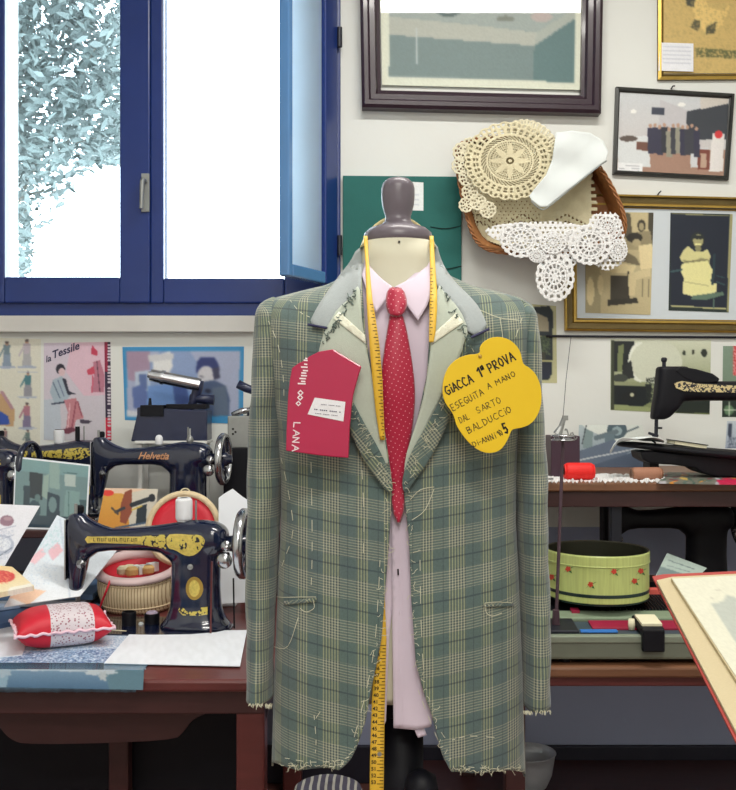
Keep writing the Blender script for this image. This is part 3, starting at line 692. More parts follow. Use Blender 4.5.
def put_text(s, size, p, ang, Y, off, m, parent, name='lettering', shear=0.0, bold=0.0, fn=None, space=1.0, **kw):
    fn = fn or flat(Y); bm = text_bm(s, size, shear, bold, space); ca, sa = math.cos(ang), math.sin(ang)
    for v in bm.verts:
        x, y = v.co.x, v.co.y; v.co = fn(p[0] + x * ca - y * sa * -1 * -1 if False else p[0] + x * ca + y * sa, p[1] + x * sa - y * ca, off)
    return obj(name, bm, m, parent, nrm=False, **kw)
M['inkblue'] = mat('navy_ink', C(40, 40, 78), 0.7)
put_text('la', 9, (46, 362.5), -.3, YW, .0022, M['inkblue'], t, shear=.35, bold=.1)
put_text('Tessile', 10.5, (52.5, 359), -.36, YW, .0022, M['inkblue'], t, shear=.4, bold=.2)

bb = [('p', [(100, 300), (300, 300), (300, 500), (100, 500)], (56, 142, 196)), ('p', [(126.5, 351), (240, 351), (239, 416), (127.5, 416)], (168, 176, 204)),
      ('p', [(126, 351), (150, 351), (150, 384), (128, 380)], (164, 140, 164)), ('p', [(150, 362), (160, 351), (190, 351), (200, 368), (192, 410), (150, 412)], (140, 160, 200)),
      ('p', [(152, 357), (170, 351), (173, 366), (169, 374), (154, 374)], (226, 226, 226)), ('p', [(148, 355), (174, 353), (174, 359), (149, 362)], (206, 206, 210)),
      ('p', [(135, 372), (150, 370), (150, 398), (136, 392)], (186, 200, 220)), ('p', [(139, 374), (147, 374), (147, 390), (140, 388)], (90, 110, 160)), ('p', [(132, 388), (142, 384), (150, 396), (148, 410), (134, 408)], (90, 110, 166)),
      ('p', [(148, 386), (172, 384), (190, 392), (192, 416), (146, 416)], (112, 150, 210)), ('p', [(172, 380), (186, 384), (190, 402), (176, 410)], (60, 84, 146)),
      ('p', [(197, 362), (201, 357), (214, 357), (218, 363), (220, 370), (196, 373)], (42, 54, 112)), ('e', 206, 375, 8.5, 9, (206, 204, 210)), ('p', [(212, 368), (219, 367), (220, 378), (214, 380)], (60, 60, 90)), ('l', 200, 376, 203, 377, 1.4, (90, 90, 110)),
      ('p', [(202, 382), (214, 380), (226, 386), (230, 400), (229, 416), (198, 416), (198, 396)], (74, 92, 128)), ('e', 208, 391, 3, 2, (30, 36, 60)), ('p', [(212, 388), (226, 386), (229, 416), (214, 416)], (92, 108, 132)), ('p', [(127, 410), (160, 414), (160, 417), (127, 417)], (210, 212, 220))]
t = thing('blue_bordered_picture', 'blurred picture of two people, one in a dark hat, in a blue tape border', 'picture', W(183, 385, YW))
art('picture_print', [(122.5, 347), (244, 346.5), (243, 424), (125, 420)], fl, bb + [], t, off=.001, cell=.8, blur=5)

# teal board with label
t = thing('teal_folder', 'teal cloth portfolio board hanging on the wall behind the mannequin', 'portfolio', W(402, 240, YW))
bm = prism([(343, 177), (461, 178), (461, 312), (343, 312)], fl, .02); obj('board', bm, M['green'], t, bevel=.002)
art('paper_label', [(385, 182), (423, 184), (423, 212), (384, 211)], fl, [('l', 390, 190 + k * 5, 418, 191 + k * 5, .8, (190, 196, 206)) for k in range(4)], t, base=(230, 234, 234), off=.0215, label='white paper label')
for y in (228, 268): bm = nbm(); tube(bm, curve_through([fl(430, y, .021), fl(445, y + 2, .023), fl(461, y - 1, .021)], 4), .0012, 5); obj('tie_ribbon', bm, M['blackmatt'], t)

# ------------------------------------------------------------------ basket of crochet on the wall
YBK = 2.86
t = thing('wicker_basket', 'flat wicker basket hung tilted on the wall, showing crochet work', 'basket', W(535, 190, 2.94))
rim = [(455, 146), (458, 175), (464, 205), (470, 228), (478, 244), (492, 252), (530, 254), (580, 256), (612, 252), (626, 232), (624, 212), (612, 186), (598, 164), (575, 142), (520, 136), (475, 138)]
back = [(540 + (x - 540) * .84, 196 + (y - 196) * .84) for x, y in rim]
sr, sb = smoothpoly(rim, 2), smoothpoly(back, 2)
fr_, fb_ = flat(2.84), flat(2.935)
bm = nbm(); n = len(sr); rings = []
for k in range(9):
    tt = k / 8; rings.append([fr_(a[0], a[1]).lerp(fb_(b[0], b[1]), tt) + Vector((0, 0, 0)) for a, b in zip(sr, sb)])
loft(bm, rings, True, False); obj('basket_wall', bm, M['wicker'], t, solid=.005)
bm = nbm(); bm.faces.new([bm.verts.new(fb_(b[0], b[1])) for b in sb]); obj('basket_bottom', bm, M['wicker'], t, solid=.004)
bm = nbm()
for k in range(0, 9):                                     # woven rods
    tt = k / 8; ring = []
    for i in range(n):
        a, b = sr[i], sb[i]; p = fr_(a[0], a[1]).lerp(fb_(b[0], b[1]), tt); c = fr_(540, 196).lerp(fb_(540, 196), tt)
        o = (p - c); o.y = 0; o.normalize(); ring.append(p + o * .004 * (1 if (i + k) % 2 else -1))
    tube(bm, ring, .0030, 5, closed=True)
obj('woven_rods', bm, M['wicker'], t, smooth=True)
bm = nbm()
for ph in range(3):
    ring = []
    P3 = [fr_(a[0], a[1]) for a in sr]; N = n * 3
    for i in range(N):
        f_ = i / 3; p = P3[int(f_) % n].lerp(P3[(int(f_) + 1) % n], f_ % 1)
        a = i * .55 + ph * 2 * PI / 3; c = p - fr_(540, 196); c.normalize()
        ring.append(p + c * math.cos(a) * .0045 + Vector((0, -1, 0)) * math.sin(a) * .0045)
    tube(bm, ring, .0027, 6, closed=True)
obj('braided_rim', bm, M['wicker'], t, smooth=True)

def lace_bm(fn3, cx, cy, R, hole, nr=22, na=120, sq=1.0, scal=0.0, ns=16):
    bm = nbm(); V = []
    for i in range(nr + 1):
        r = i / nr; row = []
        for j in range(na):
            a = 2 * PI * j / na; rr = r * (1 + (scal * abs(math.sin(a * ns / 2)) if r > .85 else 0))
            row.append(bm.verts.new(fn3(cx + R * rr * math.cos(a), cy + R * rr * sq * math.sin(a))))
        V.append(row)
    for i in range(nr):
        for j in range(na):
            if not hole((i + .5) / nr, (j + .5) / na): 
                k = (j + 1) % na; bm.faces.new((V[i][j], V[i][k], V[i + 1][k], V[i + 1][j]))
    bmesh.ops.delete(bm, geom=[v for v in bm.verts if not v.link_faces], context='VERTS')
    return bm
def join(dst, src):
    me = bpy.data.meshes.new('x'); src.to_mesh(me); src.free(); dst.from_mesh(me); bpy.data.meshes.remove(me); return dst
# cream openwork cloth lining the basket
def lining(px, py):
    u, v = (px - 540) / 78, (py - 200) / 55
    d = max(0, 1 - max(abs(u), abs(v)) ** 3)
    return fr_(px, py) .lerp(fb_(px, py), .15 + .55 * d) + Vector((0, -.004 + .003 * math.sin(px * .3) * math.cos(py * .23), 0))
bm = nbm(); nx, ny = 156, 96; V = {}
li_poly = smoothpoly([(463, 150), (470, 205), (478, 232), (490, 244), (530, 250), (596, 246), (598, 205), (590, 165), (560, 146), (500, 140)], 1)
for j in range(ny + 1):
    for i in range(nx + 1):
        V[i, j] = (460 + i * 1.0, 144 + j * 1.12)
used = {}
XX = np.array([[V[i, j][0] + .5 for i in range(nx)] for j in range(ny)]); YY = np.array([[V[i, j][1] + .5 for i in range(nx)] for j in range(ny)])
mk = inpoly(XX, YY, li_poly)
def gv(i, j):
    if (i, j) not in used: used[i, j] = bm.verts.new(lining(*V[i, j]))
    return used[i, j]
for j in range(ny):
    for i in range(nx):
        if not mk[j, i]: continue
        x, y = V[i, j]
        zig = abs(((x - 500) % 44) - 22) * .55
        hole = (abs((y - 214) - zig) < .9 or abs((y - 221) - zig) < .9) and i % 4 < 2
        hole = hole or (x < 540 and 200 < y < 228 and (i + (j // 3) * 2) % 5 < 1 and j % 3 == 0)
        hole = hole or ((x < 468 or x > 590) and (j % 6) < 3)
        if hole: continue
        bm.faces.new((gv(i, j), gv(i + 1, j), gv(i + 1, j + 1), gv(i, j + 1)))
obj('openwork_cloth', bm, M['ecru'], None, solid=.0012, smooth=True, label='cream openwork cloth lining the wicker basket', cat='crochet cloth')
# ecru doily with star, over the top left
def drape(Y0, amp=.004, fall=0.0):
    f0 = lambda px, py: W(px, py, Y0 + fall * (py - 160) / 100 + amp * math.sin(px * .11) * math.sin(py * .13 + 1))
    return f0
def starhole(r, a):
    k = (a * 8) % 1; w = abs(k - .5) * 2
    if r < .12: return .05 < r < .09
    if r < .50:
        edge = .16 + .33 * w                     # eight solid petals, openwork between them
        return r > edge and (a * 56) % 1 < .6 and (r * 17) % 1 < .62
    if .54 < r < .66: return (a * 40 + (r * 16) % 1) % 1 < .5
    if .70 < r < .84: return (a * 34) % 1 < .5 and (r * 15) % 1 < .7
    if .88 < r < .95: return (a * 50) % 1 < .5
    return False
bm = lace_bm(drape(2.815, .003), 510, 161, 44, starhole, 44, 300, .86, .05, 24)
obj('star_doily', bm, M['ecru'], None, solid=.0014, smooth=True, label='ecru star-pattern crochet doily across the top of the basket', cat='doily')
def ribhole(r, a): return .18 < r < .97 and (a * 64) % 1 < .34 and (r * 9) % 1 < .8
def fan(px, py):
    p = W(px, py, 2.800 + .003 * math.sin(px * .2)); return p
bm = nbm(); V = []
for i in range(41):
    r = i / 40; row = []
    for j in range(161):
        a = math.radians(-128 + 170 * j / 160 * 1.0); rr_ = 3 + 35 * r + (1.3 * abs(math.sin(j * .35)) if i > 36 else 0)
        row.append(bm.verts.new(W(524 + rr_ * math.cos(a) * .95, 160 + rr_ * math.sin(a) * 1.04, 2.824 + .0016 * math.cos(j * .7))))
    V.append(row)
for i in range(40):
    for j in range(160):
        if 3 < i < 38 and j % 5 == 2 and i % 4 < 3: continue
        bm.faces.new((V[i][j], V[i][j + 1], V[i + 1][j + 1], V[i + 1][j]))
obj('ribbed_doily', bm, M['beige'], None, solid=.0014, smooth=True, label='beige ribbed fan-shaped doily between the star doily and the white cloth', cat='doily')
# small openwork flowers at the left corner
bm = nbm()
for (x, y, r) in ((462, 152, 9), (460, 166, 8), (467, 178, 8), (470, 192, 8), (478, 202, 8), (488, 210, 8), (470, 146, 8), (466, 205, 7)):
    join(bm, lace_bm(drape(2.822), x, y, r, lambda r_, a_: (.25 < r_ < .5 and int(a_ * 12) % 2 == 0) or (.62 < r_ < .85 and int(a_ * 16) % 2 == 0), 10, 48, 1, .12, 10))
obj('lace_edging', bm, M['beige'], None, solid=.0014, smooth=True, label='beige openwork flower edging at the left rim of the basket', cat='lace')
# white folded cloth
wc = [(556, 133), (572, 131), (590, 133), (603, 141), (608, 152), (606, 161), (597, 167), (572, 187), (547, 207), (540, 207), (532, 201), (529, 196), (536, 187), (546, 175), (552, 160)]
bm = patch(wc, 2.6)
for v in bm.verts: x, y = v.co.x, v.co.y; v.co = W(x, y, 2.790 + .004 * math.sin(x * .09 + y * .12) + .003 * math.sin(x * .05 - y * .16) + .003 * abs(math.sin((x * .9 + y * 1.1) * .055)))
o = obj('folded_cloth', bm, M['whitecloth'], None, solid=.003, smooth=True, label='plain white folded cloth lying over the basket top', cat='cloth')
bm = nbm(); P = curve_through([W(x, y, 2.786) for x, y in ((607, 161), (597, 168), (572, 188), (547, 208), (539, 208), (531, 201))], 8)
tube(bm, [p + Vector((0, 0, .0012 * (k % 2))) for k, p in enumerate(P)], .0016, 5); obj('hem_stitching', bm, M['collar'], o, smooth=True)
# white rosette lace hanging over the bottom rim
def roshole(r, a):
    if r < .10: return False
    if .16 < r < .26: return int(a * 16) % 2 == 0
    if .38 < r < .54: return (a * 14) % 1 < .62
    if .62 < r < .68: return int(a * 40) % 2 == 0
    if .76 < r < .86: return int(a * 30) % 2 == 0
    return False
bm = nbm()
base = smoothpoly([(484, 229), (500, 224), (530, 222), (560, 221), (588, 227), (590, 216), (604, 211), (619, 213), (624, 232), (628, 256), (619, 267), (604, 272), (592, 262), (574, 262), (570, 280), (545, 280), (541, 258), (522, 257), (505, 244), (488, 236)], 1)
xs = np.arange(482, 630, .75); ys = np.arange(209, 290, .75); GX, GY = np.meshgrid(xs + .37, ys + .37); mk = inpoly(GX, GY, base); used = {}
def lv(i, j):
    if (i, j) not in used: used[i, j] = bm.verts.new(W(xs[i], ys[j], 2.806 + .003 * math.sin(xs[i] * .2)))
    return used[i, j]
for j in range(len(ys) - 1):
    for i in range(len(xs) - 1):
        if not mk[j, i]: continue
        x, y = xs[i], ys[j]
        c1 = ((x + (int(y / 5) % 2) * 2.5) % 5 - 2.5) ** 2 + (y % 5 - 2.5) ** 2
        if c1 < (2.6 if x > 596 else 1.3): continue
        bm.faces.new((lv(i, j), lv(i + 1, j), lv(i + 1, j + 1), lv(i, j + 1)))
for k, (x, y, r, sq) in enumerate(((521, 240, 20, .85), (555, 277, 18.5, 1.28), (590, 245, 21, .92), (553, 243, 13, .8), (608, 228, 12, 1), (618, 250, 9, 1.2), (572, 238, 9, .9), (537, 256, 8, .8))):
    join(bm, lace_bm(lambda a, b, k=k: W(a, b, 2.80 - .0016 * (k % 4) + .004 * math.sin(a * .2)), x, y, r, roshole, 30, 150, sq, .07, 22))
obj('rosette_lace', bm, M['lace'], None, solid=.0014, smooth=True, label='white rosette lace hanging over the lower rim of the basket', cat='lace')
# ================================================================== MANNEQUIN, SHIRT, TIE, JACKET
CX = (398 - 368) / F * 1.5
YC = 1.50
KS = F / YC
dz = lambda py: EYE - (py - 395) / KS
def interp(x, t):
    if x <= t[0][0]: return t[0][1]
    for (a, b), (c, d) in zip(t, t[1:]):
        if x <= c: return b + (d - b) * (x - a) / (c - a)
    return t[-1][1]
ZS = [(0, 1.408), (.06, 1.404), (.08, 1.388), (.115, 1.372), (.155, 1.363), (.19, 1.354), (.205, 1.346), (.225, 1.33)]
AT = [(.58, .200), (.75, .195), (.93, .188), (1.0, .184), (1.07, .185), (1.15, .190), (1.2, .198), (1.3, .212), (1.4, .215)]
BT = [(.58, .118), (.8, .112), (.95, .106), (1.07, .108), (1.2, .124), (1.3, .128), (1.4, .126)]
def front_y(x, z, side=-1, grow=0.0):
    dx = abs(x - CX); a = interp(z, AT) + grow; b = interp(z, BT) + grow
    e = 2.5; f = max(0, 1 - min(1, (dx / a)) ** e) ** (1 / e)
    zs = interp(dx, ZS) + grow; z0 = 1.20
    g = 1.0
    if z > z0: tt = min(1, (z - z0) / (zs - z0)); g = max(0, 1 - tt ** 2.6) ** (1 / 2.2)
    w = .0022 * math.sin(z * 31 + x * 40) * math.sin(x * 55) + .0018 * math.sin(z * 14 + 2)
    return YC + side * (b * f * g + w * min(1, f * 3))
def FP(px, py, off=0.0):
    Y = YC - .1
    for _ in range(14):
        x = (px - 368) / F * Y; z = EYE - (py - 395) / F * Y
        Y = .5 * Y + .5 * (front_y(x, z, -1, max(0.0, 0)) - off)
    return W(px, py, Y)
def uvset(o, fn):
    me = o.data; uv = me.uv_layers.new(name='UVMap'); org = ORG[o.name]
    for l in me.loops: uv.data[l.index].uv = fn(me.vertices[l.vertex_index].co + org)

def pl_uv(p):
    x, z = p.x - CX, p.z
    dy = max(0, p.y - (YC - .06))
    s = 1 if x > 0 else -1
    u = x * 1.05 + s * dy * .8
    if x < 0: return (u + .0236 + .0118, z + .15 * (x + .2) + .02)
    return (u + .0236 + .0059, z - .14 * x + .035)

man = thing('mannequin', 'cream tailor mannequin bust with grey wooden neck knob on a black stand', 'mannequin', (CX, YC, 0))
bm = nbm(); rings = []
for z, a, b in ((.738, .135, .085), (.75, .150, .092), (.9, .16, .092), (1.0, .145, .085), (1.1, .155, .095), (1.2, .175, .105), (1.27, .180, .10), (1.33, .14, .08), (1.365, .09, .062), (1.385, .062, .056), (1.41, .057, .054), (1.44, .0565, .0535)):
    rings.append([Vector((CX + a * math.cos(2 * PI * k / 40), YC + b * math.sin(2 * PI * k / 40), z)) for k in range(40)])
loft(bm, rings); obj('torso', bm, M['torso'], man, smooth=True)
bm = nbm(); lathe(bm, [(.0505, 1.438), (.0545, 1.441), (.0550, 1.447), (.053, 1.455), (.045, 1.462), (.028, 1.468), (.021, 1.474), (.020, 1.482), (.0225, 1.49), (.025, 1.50), (.0262, 1.512), (.0262, 1.526), (.024, 1.534), (.017, 1.5405), (.006, 1.5435)], 36, (CX, YC, 0))
obj('neck_knob', bm, M['cap'], man, smooth=True)
bm = nbm(); tube(bm, [(CX, YC - .056, 1.433), (CX, YC - .0545, 1.433)], .0018, 8); obj('tack', bm, M['ink'], man)
bm = nbm()
lathe(bm, [(.04, .70), (.052, .705), (.052, .7375)], 40, (CX + .012, YC, 0)); obj('hip_disc', bm, M['blackmatt'], man, smooth=False)
bm = nbm(); lathe(bm, [(.012, 0.05), (.012, .1), (.045, .14), (.045, .2), (.03, .3), (.026, .5), (.034, .53), (.034, .70)], 30, (CX + .006, YC, 0)); lathe(bm, [(.006, .575), (.020, .58), (.026, .60), (.022, .62), (.006, .63)], 24, (CX + .034, YC - .055, 0))
for k in range(3):
    a = k * 2 * PI / 3 + .5; tube(bm, curve_through([(CX, YC, .16), (CX + .15 * math.cos(a), YC + .15 * math.sin(a), .09), (CX + .26 * math.cos(a), YC + .26 * math.sin(a), .014)], 5), .014, 8)
obj('stand', bm, M['blackmatt'], man, smooth=True)

# ---- shirt
shirt = thing('dress_shirt', 'pale pink dress shirt worn by the mannequin under the jacket', 'shirt', (CX, YC, .66))
def shirt_part(name, poly, off, sol=.0016, extra=None, L=7):
    bm = patch(poly, L)
    for v in bm.verts: v.co = FP(v.co.x, v.co.y, off)
    return obj(name, bm, M['shirt'], shirt, smooth=True, solid=sol)
shirt_part('shirt_front', [(366, 262), (393, 292), (432, 258), (452, 300), (446, 420), (430, 500), (446, 640), (431, 727), (414, 730), (393.5, 728), (392, 600), (391, 500), (350, 430), (345, 330)], -.013)
shirt_part('shirt_front', [(392, 500), (396, 520), (393.5, 600), (389, 640), (387.5, 680), (386, 721), (384, 726), (378, 722), (375, 600), (380, 520)], -.016)
# tail corner & placket
bm = patch([(398, 298), (401, 298), (402, 500), (402, 727), (399, 727), (399, 500)], 7)
for v in bm.verts: v.co = FP(v.co.x, v.co.y, -.0115)
obj('placket', bm, M['shirt'], shirt, smooth=True, solid=.001)
bm = nbm()
tube(bm, [FP(398, 569, -.0105), FP(398.2, 575, -.0105)], .0012, 5)
obj('buttonhole', bm, M['ink'], shirt)
bm = patch([(414, 729), (424, 728), (427, 735), (418, 738)], 5)
for v in bm.verts: v.co = FP(v.co.x, v.co.y, -.018)
obj('shirt_tail', bm, M['shirt'], shirt, smooth=True, solid=.002)
# collar stand + leaves
bm = nbm(); rings = []
for k in range(41):
    a = -PI / 2 + .16 + (2 * PI - .32) * k / 40
    fr0 = max(0, math.cos(a + PI / 2))
    r = .0615; zt = 1.402 - .046 * fr0; zb_ = 1.355
    rings.append([Vector((CX + (r + o) * math.cos(a), YC + (r * .98 + o) * math.sin(a), z)) for o, z in ((0, zt), (.002, zt - .002), (.010, zb_), (.006, zb_))])
loft(bm, rings, True, True); obj('collar_stand', bm, M['shirt'], shirt, smooth=True)
def NP(px, py, off=0.0):
    """collar surface: between the neck cylinder and the chest"""
    p = FP(px, py, off); x, z = p.x, p.z
    r = .068 + off + max(0, (1.385 - z)) * .55
    dx = x - CX
    if abs(dx) < r:
        yn = YC - math.sqrt(r * r - dx * dx)
        if yn < p.y: return W(px, py, yn)
    return p
def collar_leaf(poly):
    bm = patch(poly, 4)
    for v in bm.verts: v.co = NP(v.co.x, v.co.y, .003)
    obj('collar_leaf', bm, M['shirt'], shirt, smooth=True, solid=.0022)
collar_leaf([(366, 258), (372, 270), (382, 280), (393, 288), (387, 299), (376, 313), (368, 296), (362, 276)])
collar_leaf([(432, 257), (426, 268), (412, 279), (394, 288), (404, 302), (418, 321), (427, 306), (433, 290), (435, 272)])

# ---- tie
tie = thing('necktie', 'red necktie with tiny white dots knotted on the shirt', 'necktie', FP(395, 500, .01))
def tie_part(name, poly, off, bulge=.004):
    bm = patch(smoothpoly(poly, 1), 3.5)
    xs = {}
    for v in bm.verts:
        x, y = v.co.x, v.co.y; row = [p[0] for p in hpoly(poly, y)]
        a, b = (min(row), max(row)) if len(row) > 1 else (x, x)
        t_ = (x - a) / (b - a) if b > a else .5
        v.co = FP(x, y, off + bulge * max(0, 1 - (2 * t_ - 1) ** 2))
    o = obj(name, bm, M['tie'], tie, smooth=True, solid=.002)
    uvset(o, lambda p: (p.x * .94 + p.z * .34, p.z * .94 - p.x * .34)); return o
def hpoly(poly, y):
    r = []
    for i in range(len(poly)):
        a, b = poly[i], poly[(i + 1) % len(poly)]
        if (a[1] - y) * (b[1] - y) <= 0 and a[1] != b[1]: r.append((a[0] + (b[0] - a[0]) * (y - a[1]) / (b[1] - a[1]), y))
    return r
tie_part('tie_blade', [(390, 312), (402, 312), (407, 330), (412, 360), (415, 385), (415, 408), (411, 440), (406, 470), (405, 510), (399, 527), (392, 512), (389, 470), (384, 440), (379, 410), (380, 385), (384, 350), (388, 325)], .000, .006)
tie_part('tie_knot', [(388, 290), (395, 287.5), (403, 290), (407, 303), (403, 315), (390, 316), (386, 303)], .007, .008)

# ---- jacket
jac = thing('tailored_jacket', 'half-finished grey-green glen check jacket with basting threads on the mannequin', 'jacket', (CX, YC, .58))
XOL = [(240, 362), (262, 360), (290, 362), (340, 365), (380, 372), (440, 385), (480, 391), (495, 391.5), (540, 389), (600, 384.5), (640, 381), (690, 371), (720, 365), (745, 356), (757, 350), (764, 343), (770, 336)]
XOR = [(240, 433), (258, 433), (290, 434), (340, 430), (380, 427), (440, 414), (475, 404), (495, 404), (540, 409.5), (600, 411.5), (660, 416), (690, 424), (712, 432), (750, 442), (764, 449), (774, 456)]
def panel(side):
    bm = nbm(); V = []; nv, nu = 120, 60
    T = XOL if side < 0 else XOR
    for j in range(nv + 1):
        v = j / nv; zr = .655 + v * (1.395 - .655)
        Yf = front_y(CX + side * .05, zr); pyr = 395 - (zr - EYE) * F / Yf
        a = interp(zr, AT)
        xo = (interp(pyr, T) - 368) / F * Yf - CX
        th0 = math.asin(min(.98, abs(xo) / a)); row = []
        for i in range(nu + 1):
            th = th0 + (PI / 2 - th0) * i / nu
            dx = side * a * math.sin(th) if i < nu else side * a
            if i == 0: dx = xo
            yy = front_y(CX + dx, .66) if i < nu else YC
            hem = 769 + (3 if side > 0 else 0) + 1.2 * math.sin(dx * 70) - 7 * max(0, (abs(dx) - .15) / .05) * (1 if side < 0 else .3)
            zh = EYE - (hem - 395) / F * yy
            zs = interp(abs(dx), ZS) - .0005
            z = zh + v * (zs - zh)
            x = CX + dx; y = front_y(x, z)
            if i == nu: y = YC
            row.append(bm.verts.new((x, y - .004 * math.exp(-i / 3), z)))
        V.append(row)
    for j in range(nv):
        for i in range(nu): bm.faces.new((V[j][i], V[j][i + 1], V[j + 1][i + 1], V[j + 1][i]))
    o = obj('front_panel', bm, M['plaid'], jac, smooth=True, solid=.0028); uvset(o, pl_uv); return o
panel(-1); panel(1)
bm = nbm(); V = []
for j in range(61):
    v = j / 60; zr = .69 + v * (1.395 - .69); a = interp(zr, AT); row = []
    for i in range(49):
        th = -PI / 2 + PI * i / 48; dx = a * math.sin(th); zs = interp(abs(dx), ZS) - .0005; z = .69 + v * (zs - .69)
        row.append(bm.verts.new((CX + dx, front_y(CX + dx, z, 1) if 0 < i < 48 else YC, z)))
    V.append(row)
for j in range(60):
    for i in range(48): bm.faces.new((V[j][i], V[j + 1][i], V[j + 1][i + 1], V[j][i + 1]))
o = obj('back_panel', bm, M['plaid'], jac, smooth=True, solid=.0028); uvset(o, pl_uv)
# sleeves
def sleeve(side, rows):
    bm = nbm(); rings = []; N = 40
    P = [Vector(r) for r in rows]; P = curve_through(P, 7)
    # row vectors carry px, py, half-width px ; depth from a table
    for k, p in enumerate(P):
        x = (p.x - 368) / F * 1.478; z = dz(p.y); hw = p.z / KS
        hd = interp(p.y, [(296, .012), (302, .032), (315, .05), (340, .060), (400, .064), (480, .060), (600, .052), (712, .050)])
        cy = YC + interp(p.y, [(296, .0), (420, .0), (600, -.012), (712, -.022)])
        ring = []
        for i in range(N):
            a = 2 * PI * i / N
            wr = 1 + .04 * math.sin(p.y * .045 + a * 2) * (1 if p.y > 330 else 0) + .03 * math.sin(p.y * .11 + a * 3 + 1) * (1 if 380 < p.y else .3)
            ring.append(Vector((x + hw * math.cos(a) * wr, cy + hd * math.sin(a) * wr, z)))
        rings.append(ring)
    loft(bm, rings, True, False)
    bm.faces.new([bm.verts[i] for i in range(0)]) if False else None
    bm.verts.ensure_lookup_table(); bm.faces.new(list(bm.verts)[:N])
    o = obj('sleeve', bm, M['plaid'], jac, smooth=True, solid=.0025)
    sx = CX + side * .215
    def f(p):
        dx = p.x - sx
        a = math.atan2(dx, -(p.y - YC + .03)); return (a * .034 + .012 + (.01 if side > 0 else 0), p.z + .012 * side)
    uvset(o, f); return o
sleeve(-1, [(273, 298, 2), (271, 301, 7), (269, 306, 11), (268, 314, 13.5), (268, 330, 15), (267.5, 350, 16), (267, 375, 17), (266.5, 400, 17), (264.5, 450, 17.2), (263, 500, 17), (261.5, 560, 15.8), (260, 620, 14), (260, 660, 13.5), (260, 691, 13.2)])
sleeve(1, [(521, 302, 2), (523, 305, 7), (524.5, 310, 11), (525.5, 318, 13), (526, 335, 14), (527, 355, 15), (527, 375, 16), (528, 400, 16.5), (530, 450, 16.6), (532, 500, 16.2), (534.5, 560, 14.5), (535.5, 620, 14.2), (536, 660, 14), (536, 698, 13.5)])

def jpart(name, poly, m, off, sol=.002, L=5, fn=FP, sm=1, lift=None, **kw):
    bm = patch(smoothpoly(poly, sm) if sm else poly, L)
    for v in bm.verts:
        x, y = v.co.x, v.co.y; v.co = fn(x, y, off + (lift(x, y) if lift else 0))
    o = obj(name, bm, m, jac, smooth=True, solid=sol, **kw)
    if m == M['plaid']: uvset(o, kw.get('uv') or (lambda p: (p.x * .78 + p.z * .62, p.z * .78 - p.x * .62)))
    return o
lapL = [(357, 285), (352, 296), (337, 309), (332, 318), (325, 330), (320, 345), (317, 360), (330, 380), (345, 410), (366, 440), (389, 472), (386, 445), (380, 415), (374, 386), (369, 362), (364, 338), (361, 312), (360, 290)]
lapR = [(438, 283), (444, 292), (460, 309), (469, 331), (464, 342), (462, 352), (456, 364), (447, 385), (434, 412), (416, 448), (404, 478), (405, 458), (412, 436), (419, 415), (425, 390), (429, 362), (432, 338), (435, 310)]
stripL = [(348, 398), (352, 399), (363, 421), (378, 447), (391, 474), (393, 490), (389, 494), (383, 487), (366, 464), (354, 440), (345, 415)]
stripR = [(447, 388), (441, 398), (425, 428), (411, 452), (403, 474), (402, 488), (406, 494), (412, 484), (428, 462), (440, 440), (449, 420), (454, 402)]
jpart('lapel', lapL, M['canvas'], .007, label='pale canvas-faced lapel'); jpart('lapel', lapR, M['canvas'], .007, label='pale canvas-faced lapel')
jpart('lapel_edge', stripL, M['plaid'], .011); jpart('lapel_edge', stripR, M['plaid'], .011)
jpart('fusing_strip', [(333, 318), (339, 311.5), (365, 335), (366, 344)], M['fuse'], .0095, .001, sm=0, label='cream fusing tape'); jpart('fusing_strip', [(456, 313), (464, 322), (432, 344), (431, 336)], M['fuse'], .0095, .001, sm=0, label='cream fusing tape')
colL = [(366, 248), (362, 270), (360, 292), (352, 300), (336, 312), (332, 320), (326, 329), (308, 325), (318, 305), (330, 288), (340, 274), (350, 262), (357, 248)]
colR = [(431, 244), (433, 264), (436, 286), (448, 298), (462, 312), (470, 337), (489, 329), (480, 308), (470, 296), (455, 282), (445, 268), (440, 256), (437, 244)]
def CP(px, py, off=0.0):
    p = FP(px, py, off); r = .076 + off + max(0, (1.40 - p.z)) * .9; dx = p.x - CX
    if py < 292 and abs(dx) < r:
        yn = YC - math.sqrt(r * r - dx * dx)
        if yn < p.y: return W(px, py, yn)
    return p
jpart('collar', colL, M['collar'], .006, .003, label='grey wool undercollar'); jpart('collar', colR, M['collar'], .006, .003, label='grey wool undercollar')
bm = nbm(); rings = []
for k in range(33):                                       # collar running round the back of the neck
    a = -.42 + (PI + .84) * k / 32
    b_ = max(0.0, math.sin(a)); zt = 1.402 + .022 * b_; r = .071
    rings.append([Vector((CX + (r + o) * math.cos(a), YC + .004 + (r + o) * math.sin(a), z)) for o, z in ((-.001, zt), (.003, zt), (.018, 1.366), (.012, 1.362))])
loft(bm, rings); obj('collar_stand', bm, M['collar'], jac, smooth=True)
# notch slashes
for a, b in (((308, 324.5), (327, 328)), ((471, 337.5), (489, 329))):
    p, q = a, b; pts = [FP(p[0] + (q[0] - p[0]) * k / 6, p[1] + (q[1] - p[1]) * k / 6, .0105) for k in range(7)]; bm = nbm(); tube(bm, pts, .0020, 6); obj('notch_piping', bm, M['inkblue'], jac, label='dark navy piping at the lapel notch')
